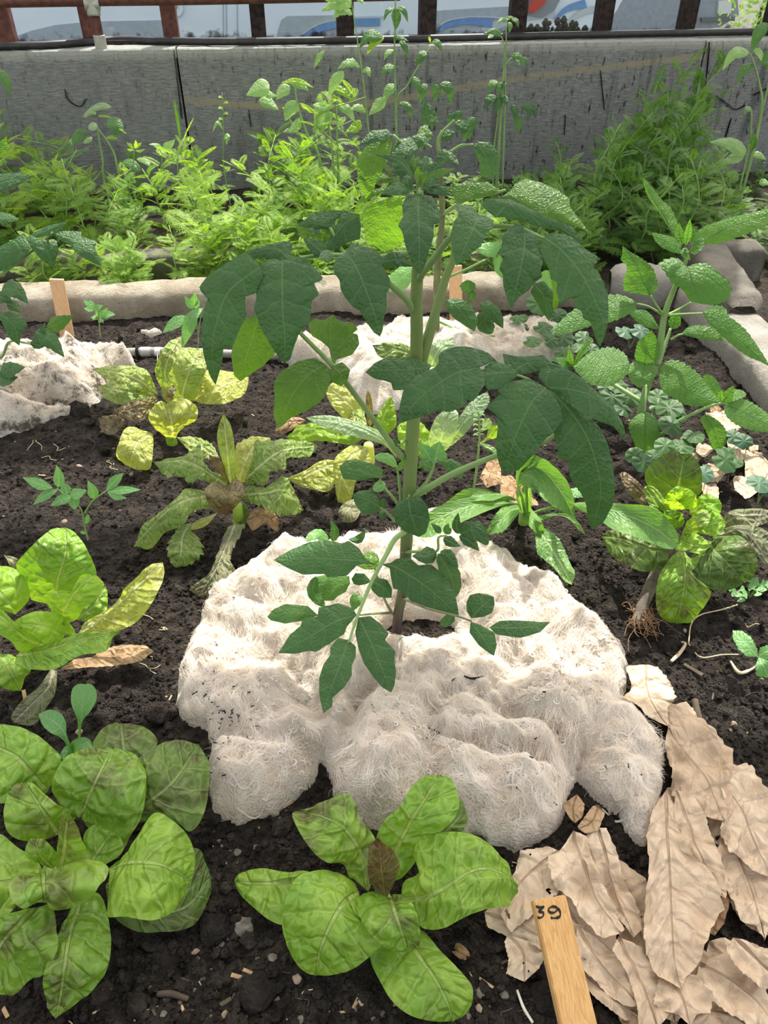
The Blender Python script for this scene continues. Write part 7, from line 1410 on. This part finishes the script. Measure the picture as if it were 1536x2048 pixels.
wplant('broad_leaved_weed', 'sunlit pale broad-leaved weed with thick stalks in front of the wall centre left', 'weed', (1310, 760), 2.22, [[(1310, 770), (1240, 620), (1170, 500), (1130, 430)], [(1320, 760), (1280, 640), (1230, 540), (1190, 420), (1180, 350)], [(1340, 770), (1330, 620), (1315, 500), (1310, 420)], [(1360, 770), (1350, 600), (1345, 420)]],
  [([(1080, 340), (1050, 350), (985, 382)], 38), ([(1035, 402), (1075, 412), (1115, 442)], 24), ([(1160, 345), (1130, 365), (1105, 400)], 26), ([(1125, 330), (1190, 325), (1258, 352)], 14, 'lance', 'lettuce_pale'), ([(1190, 405), (1160, 440), (1140, 485)], 30), ([(1300, 400), (1280, 470), (1255, 530)], 30), ([(1375, 285), (1340, 325), (1315, 390)], 24), ([(1335, 350), (1370, 365), (1405, 398)], 18, 'ovate', 'lettuce_pale'), ([(1540, 388), (1510, 425), (1475, 462)], 24), ([(1160, 330), (1200, 340), (1235, 365)], 18), ([(1060, 370), (1080, 380), (1110, 385)], 16), ([(1250, 420), (1300, 430), (1340, 420)], 18), ([(1200, 470), (1180, 510), (1130, 530)], 20), ([(1330, 450), (1300, 480), (1290, 530)], 22), ([(1350, 420), (1390, 440), (1420, 490)], 20), ([(1440, 480), (1420, 510), (1380, 530)], 22, 'ovate', 'lettuce_pale')], r=.0042)
wplant('feathery_tall_weed', 'tallest thin feathery weed, reaching the window glass in the middle', 'weed', (1480, 640), 2.3, [[(1490, 660), (1470, 480), (1450, 300), (1420, 100), (1405, 0), (1398, -60)]],
  [([(1405, 30), (1360, 10), (1285, 45)], 34, 'ovate', 'wallplant'), ([(1410, 60), (1370, 40), (1330, 75)], 24, 'lance', 'wallplant'), ([(1400, 0), (1350, -10), (1300, 5)], 22, 'lance', 'wallplant'), ([(1440, 270), (1400, 250), (1350, 275)], 20, 'lance'), ([(1450, 290), (1470, 280), (1480, 310)], 14, 'lance'), ([(1300, 200), (1275, 230), (1255, 275)], 12, 'lance'), ([(1465, 450), (1430, 430), (1400, 440)], 18, 'lance'), ([(1400, -20), (1430, -10), (1460, 20)], 14, 'lance')], r=.0026, teeth=.5)
wplant('seed_stalk', 'thin seed stalk with yellowing pods in front of the wall', 'weed', (895, 660), 2.25, [[(897, 680), (894, 550), (892, 450), (888, 370)]], [([(893, 480+i*-22), (893+(12 if i % 2 else -12), 474+i*-22), (893+(18 if i % 2 else -18), 480+i*-22)], 5, 'oval', 'lettuce_pale') for i in range(5)]+[([(893, 520), (870, 490), (850, 530)], 8, 'lance'), ([(893, 560), (910, 545), (905, 580)], 12, 'lance')], r=.0015)
crop(0, 200, 3.84)
wplant('broad_leaved_weed', 'grey-green round-leaved weed on two stalks before the wall at the left', 'weed', (800, 560), 2.16, [[(800, 620), (790, 470), (765, 330), (748, 200)], [(910, 560), (880, 420), (820, 310), (755, 225)]],
  [([(855, 55), (780, 45), (675, 85)], 28, 'oval', 'greyleaf'), ([(820, 195), (880, 190), (920, 270)], 62, 'oval', 'herb'), ([(825, 203), (900, 212), (980, 264)], 15, 'lance', 'lettuce_pale'), ([(750, 122), (810, 125), (862, 136)], 13, 'lance', 'lettuce_pale'), ([(745, 185), (720, 200), (680, 225)], 34, 'oval', 'greyleaf'), ([(660, 230), (605, 270), (560, 340)], 42, 'oval', 'herb'), ([(620, 265), (580, 300), (530, 340)], 30, 'oval', 'greyleaf'), ([(815, 290), (860, 288), (905, 300)], 18, 'oval', 'lettuce_pale'), ([(740, 110), (700, 90), (640, 130)], 24, 'oval', 'greyleaf'), ([(700, 280), (690, 300), (640, 330)], 22, 'oval')], r=.0034, teeth=0)
wplant('broad_leaved_weed', 'small lime star-leaved weed right of the grey-green round-leaved one', 'weed', (1025, 560), 2.12, [[(1010, 620), (1025, 480), (1030, 380)]], [([(1030, 375), (1000, 350), (972, 322)], 14, 'lance', 'lettuce_pale'), ([(1035, 370), (1042, 340), (1042, 305)], 15, 'lance', 'lettuce_pale'), ([(1040, 375), (1065, 345), (1088, 325)], 14, 'lance', 'lettuce_pale'), ([(1035, 385), (1075, 392), (1118, 378)], 12, 'lance', 'lettuce_pale'), ([(1028, 385), (1000, 385), (975, 372)], 12, 'lance', 'lettuce_pale'), ([(1050, 452), (1105, 465), (1158, 505)], 22, 'oval'), ([(940, 475), (1010, 490), (1080, 550)], 36, 'oval', 'herb'), ([(1130, 600), (1145, 540), (1160, 470)], 18, 'lance', 'herb')], r=.0022, teeth=0)
wplant('broad_leaved_weed', 'pale weed with two opposite wide leaves near the wall joint', 'weed', (1245, 560), 2.14, [[(1245, 600), (1243, 480), (1245, 370)]], [([(1245, 370), (1195, 345), (1142, 342)], 18), ([(1250, 375), (1300, 345), (1345, 300)], 34), ([(1240, 370), (1245, 400), (1290, 420)], 12)], r=.0018)
wplant('grass_blade', 'single upright grass blade standing before the wall joint', 'grass', (1375, 260), 2.25, [], [([(1385, 300), (1365, 150), (1338, 0)], 13, 'strap', 'herb'), ([(1400, 330), (1440, 230), (1490, 130)], 6, 'strap', 'lettuce_pale')], teeth=0)
crop(768, 0, 2.0)
wplant('tomato_plant', 'slim tomato plant by the wall with a drooping top before the window glass, middle', 'tomato plant', (50, 560), 2.35, [[(52, 600), (46, 400), (42, 200), (45, 60), (46, -50)], [(50, 430), (90, 350), (135, 270), (188, 185)]],
  [([(42, 32), (15, 45), (-2, 85)], 11, 'ovate', 'herb'), ([(45, 32), (50, 80), (45, 125)], 20, 'ovate', 'herb'), ([(50, 32), (78, 42), (96, 90)], 13, 'ovate', 'herb'), ([(-5, 150), (-60, 145), (-100, 195)], 26, 'ovate', 'herb'), ([(0, 150), (-40, 170), (-70, 220)], 18, 'ovate', 'lettuce_pale'), ([(60, 165), (80, 180), (95, 230)], 14, 'ovate', 'herb'), ([(35, 150), (60, 150), (100, 165)], 10, 'ovate', 'herb'), ([(175, 210), (150, 225), (128, 265)], 20, 'ovate', 'herb'), ([(190, 168), (215, 172), (234, 210)], 14, 'ovate', 'herb'), ([(185, 170), (182, 155), (178, 145)], 6, 'lance', 'lettuce_pale'),
   ([(175, 338), (155, 360), (145, 415)], 20, 'ovate', 'herb'), ([(200, 335), (210, 370), (200, 408)], 20, 'ovate', 'herb'), ([(220, 338), (258, 352), (270, 420)], 22, 'ovate', 'herb'), ([(45, 270), (10, 275), (-10, 310)], 18, 'ovate', 'herb'), ([(50, 345), (20, 360), (0, 410)], 22, 'ovate', 'wallplant'), ([(110, 310), (130, 330), (150, 370)], 18, 'ovate', 'herb'), ([(60, 410), (100, 430), (110, 480)], 14, 'ovate', 'herb'), ([(40, 200), (15, 210), (0, 240)], 12, 'lance', 'wallplant')], r=.0034, teeth=.12)
wplant('tomato_plant', 'slim tomato plant by the wall, stem crossing the black cable right of the middle', 'tomato plant', (480, 600), 2.4, [[(478, 620), (484, 420), (486, 250), (490, 95)], [(440, 600), (452, 500), (458, 425)], [(484, 260), (510, 235), (540, 228)], [(484, 180), (470, 150), (440, 130)]],
  [([(490, 88), (470, 78), (450, 98)], 10, 'ovate', 'herb'), ([(498, 88), (505, 105), (500, 134)], 10, 'ovate', 'herb'), ([(508, 75), (530, 85), (538, 112)], 11, 'ovate', 'herb'), ([(495, 80), (500, 70), (520, 66)], 8, 'ovate', 'wallplant'), ([(470, 145), (440, 125), (396, 136)], 16, 'ovate', 'herb'), ([(440, 135), (425, 145), (415, 155)], 10, 'ovate', 'herb'), ([(508, 225), (540, 225), (565, 268)], 14, 'ovate', 'herb'), ([(520, 230), (535, 245), (540, 262)], 10, 'ovate', 'herb'), ([(552, 232), (572, 240), (575, 262)], 9, 'ovate', 'herb'),
   ([(455, 325), (430, 340), (415, 378)], 16, 'ovate', 'herb'), ([(460, 325), (460, 350), (450, 382)], 14, 'ovate', 'herb'), ([(470, 325), (480, 335), (480, 360)], 10, 'ovate', 'herb'), ([(450, 385), (420, 400), (405, 440)], 18, 'ovate', 'tomato'), ([(460, 385), (455, 420), (440, 452)], 18, 'ovate', 'tomato'), ([(470, 385), (488, 400), (490, 425)], 14, 'ovate', 'tomato'), ([(510, 420), (525, 445), (520, 475)], 18, 'ovate', 'tomato'), ([(550, 425), (580, 435), (575, 470)], 18, 'ovate', 'tomato'), ([(570, 425), (600, 440), (605, 475)], 15, 'ovate', 'tomato'), ([(525, 460), (540, 495), (530, 535)], 20, 'ovate', 'herb'), ([(365, 470), (345, 500), (330, 520)], 24, 'ovate', 'herb')], r=.003, teeth=.12)
wplant('tomato_plant', 'tomato plant at the right edge before the wall, leaves catching the light', 'tomato plant', (1450, 720), 2.3, [[(1440, 740), (1480, 600), (1505, 480), (1540, 330)], [(1505, 470), (1500, 330), (1465, 215)], [(1445, 650), (1465, 560), (1470, 440)]],
  [([(1535, 92), (1500, 130), (1468, 210)], 26, 'ovate', 'herb'), ([(1462, 212), (1400, 215), (1352, 285)], 24, 'ovate', 'wallplant'), ([(1480, 258), (1440, 280), (1412, 338)], 20, 'ovate', 'herb'), ([(1478, 200), (1500, 210), (1510, 245)], 16, 'ovate', 'wallplant'), ([(1500, 255), (1520, 248), (1545, 262)], 14, 'ovate', 'herb'), ([(1470, 430), (1450, 440), (1440, 460)], 14, 'ovate', 'herb'), ([(1450, 620), (1385, 575), (1300, 568)], 30, 'ovate', 'wallplant'), ([(1440, 625), (1395, 635), (1345, 660)], 22, 'ovate', 'wallplant'), ([(1460, 600), (1480, 570), (1475, 530)], 16, 'ovate', 'herb'), ([(1470, 620), (1500, 620), (1530, 640)], 14, 'ovate', 'wallplant'), ([(1500, 735), (1520, 730), (1545, 740)], 16, 'ovate', 'wallplant'), ([(1535, 200), (1540, 260), (1560, 300)], 20, 'ovate', 'herb')], r=.0042, teeth=.12)
crop(0, 0, 2.0)
wplant('tomato_plant', 'tomato at the left frame edge by the wall showing one dark leaf', 'tomato plant', (-60, 700), 2.2, [[(-60, 760), (-50, 500), (-30, 290)]], [([(-30, 280), (20, 315), (42, 388)], 22, 'ovate', 'herb')], r=.003)
# the violet flower
fy = 1.95; p = F(563, 468, fy); t = thing('violet_flower', 'small violet flower head among the bright weeds', 'flower', (p.x, fy, 0))
tube('stem', t, M['weed_stem'], [Vector((p.x+.01, fy, -.005)), Vector((p.x+.004, fy, p.z*.6)), p], [.0012, .001, .0008], 5)
V, Fc = [], []
for i in range(26):
    a, b = RNG.uniform(0, 6.28), RNG.uniform(-.5, 1.5); d = Vector((math.cos(a)*math.cos(b), math.sin(a)*math.cos(b), math.sin(b))); s_ = d.orthogonal()*.0035; k = len(V)
    V += [p+d*.003, p+d*.009+s_, p+d*.014, p+d*.009-s_]; Fc.append((k, k+1, k+2, k+3))
mesh_obj('flower_head', V, Fc, plain_leaf('violet_petal', (.30, .22, .55), (.42, .34, .68), .3), t, smooth=False)
# ---------------------------------------------------------------- low round-leaved herbs
def herb(label, leaves, foot, mat='herb', group=None):
    f = G(*X(foot), 0); t = thing('ground_ivy', label, 'herb', (f.x, f.y, 0), group)
    for u, v, rad, z in leaves:
        c = G(*X((u, v)), z); r = rad/CROP[2]*proj(c)[2]/FPX; tube('stem', t, M['petiole'], [Vector((f.x, f.y, 0)), (f+c)*.5+ZUP*.008, c], [.0011, .0008], 5)
        az = RNG.uniform(0, 6.28); nrm = (Vector((RNG.uniform(-.3, .3), -.35+RNG.uniform(-.2, .2), 1))).normalized(); x = nrm.orthogonal().normalized(); x.rotate(Quaternion(nrm, az)); y = nrm.cross(x)
        V = [c]; UV = [(.05, .5)]; ME = [(0, 0)]; nn = 42
        for k in (.4, .75, 1.0):
            for i in range(nn):
                a = 6.2832*i/nn; rr_ = r*1.25*k*(1-.45*math.exp(-(((a-math.pi+3.1416) % 6.2832-3.1416)/.28)**2))*(1+(.07*abs(math.sin(a*4.5))-.03)*k)
                V.append(c+(x*math.cos(a)+y*math.sin(a))*rr_+nrm*(-.18*r*k*k+.05*r*math.sin(a*7))); UV.append((k, .5+.4*math.sin(a))); ME.append((rr_*math.cos(a), rr_*math.sin(a)))
        Fc = [(0, 1+i, 1+(i+1) % nn) for i in range(nn)]
        for q in range(2):
            for i in range(nn): a, b = 1+q*nn+i, 1+q*nn+(i+1) % nn; Fc.append((a, a+nn, b+nn, b))
        mesh_obj('leaf', V, Fc, M[{'herb': 'herb_round', 'herb_blue': 'herb_blue_round'}.get(mat, mat)], t, UV, ME)
crop(800, 350, 2.9538)
herb('round-leaved ground herb on the rear fleece behind the drooping leaf', [(780, 980, 42, .06), (890, 975, 42, .06), (740, 850, 34, .05), (690, 850, 34, .07), (720, 900, 36, .05)], (760, 1030))
herb('dark round-leaved herb at the back, right of the rear fleece', [(870, 820, 60, .05), (930, 830, 50, .06), (850, 900, 50, .06), (960, 960, 55, .05), (970, 1050, 45, .05), (820, 760, 60, .07)], (930, 1010))
herb('dark herb seedling against the sandstone edging, under the drooping leaf tip', [(1090, 960, 45, .05), (1130, 1030, 40, .04), (1060, 1020, 40, .05)], (1090, 1090))
crop(1100, 350, 3.5229)
herb('blue-green two-leaved seedling before the grey corner stone', [(530, 1100, 55, .045), (640, 1095, 62, .045)], (560, 1230), 'herb_blue')
herb('dark low herb under the serrated plant on the left', [(440, 1560, 70, .05), (560, 1560, 70, .05), (480, 1480, 60, .06), (520, 1650, 55, .05), (400, 1500, 50, .05)], (500, 1640))
herb('dark low herb under the serrated plant beside its stem', [(760, 1560, 55, .05), (840, 1640, 75, .055), (760, 1620, 60, .05), (900, 1680, 60, .05), (860, 1760, 75, .055)], (820, 1760))
crop(1180, 750, 4.3146)
herb('scalloped ground ivy just behind the bronze butterhead', [(390, 690, 66, .06), (460, 750, 80, .06), (650, 610, 74, .06), (560, 700, 60, .06)], (480, 830))
herb('pale scalloped ground ivy behind the butterhead, right of its neighbour', [(790, 620, 84, .05), (860, 560, 60, .05), (900, 520, 70, .06)], (820, 720))
herb('scalloped ground ivy leaf pair on the dry leaves near the right edging', [(1170, 730, 100, .05), (1250, 740, 60, .045), (1195, 650, 44, .05)], (1200, 840))
herb('blue-green three-lobed seedling at the right edging', [(1240, 530, 60, .04), (1330, 570, 62, .04)], (1250, 680), 'herb_blue')
herb('blue-green round seedling at the right edge above the strawberry', [(1460, 930, 84, .05), (1530, 970, 70, .045)], (1440, 1120), 'herb_blue')
herb('dark lobed leaf herb just right of the butterhead top leaf', [(985, 850, 70, .06), (1000, 800, 40, .06)], (990, 960), 'herb_blue')
crop(1000, 850, 2.8657)
herb('tiny clover by the chicory stem', [(435, 385, 30, .02), (470, 395, 18, .02)], (440, 420), 'seedling')
# thin upright weed with whorls beside the tomato
crop(500, 850, 2.8444)
wplant('upright_weed', 'slim upright whorled weed right of the tomato stem', 'weed', (1270, 370), .92, [[(1268, 370, 0), (1300, 150, 0), (1305, -20, 0), (1300, -80, 0)]], [([(1302, 60-k*28, 0), (1302+dx*.6, 50-k*28, -.004), (1302+dx, 62-k*28, -.008)], 6, 'lance', 'endive') for k in range(5) for dx in (-34, 34)]+[([(1290, 120, 0), (1370, 60, 0), (1410, 0, 0)], 38, 'spat', 'lettuce_pale'), ([(1300, 100, 0), (1390, 150, -.01), (1400, 210, -.02)], 16, 'oval', 'endive'), ([(1270, 60, 0), (1330, 20, 0), (1360, -40, 0)], 30, 'spat', 'greyleaf')], r=.0022, teeth=0)

# a shrub far behind the clear pane at the right
bc = RP(1512, 60, PL-WN*1.6, WN); t = thing('shrub', 'pale green shrub seen through the last pane at the right', 'shrub', (bc.x, bc.y, 0))
V, Fc = [], []
for i in range(520):
    a, b, q = RNG.uniform(0, 6.28), RNG.uniform(-1, 1.5), RNG.random()**.4
    c = Vector((bc.x+math.cos(a)*math.cos(b)*.20*q, bc.y+math.sin(a)*math.cos(b)*.16*q, .30+math.sin(b)*.24*q)); d = Vector((RNG.gauss(0, 1), RNG.gauss(0, 1), RNG.gauss(.3, .6))).normalized(); s_ = d.orthogonal().normalized(); k = len(V); L_ = RNG.uniform(.02, .04)
    V += [c, c+d*L_*.5+s_*L_*.28, c+d*L_, c+d*L_*.5-s_*L_*.28]; Fc.append((k, k+1, k+2, k+3))
mesh_obj('foliage', V, Fc, M['weed'], t, smooth=False); tube('trunk', t, M['twig'], [Vector((bc.x, bc.y, -.01)), Vector((bc.x+.01, bc.y, .15)), Vector((bc.x, bc.y, .35))], [.014, .011, .006], 7)
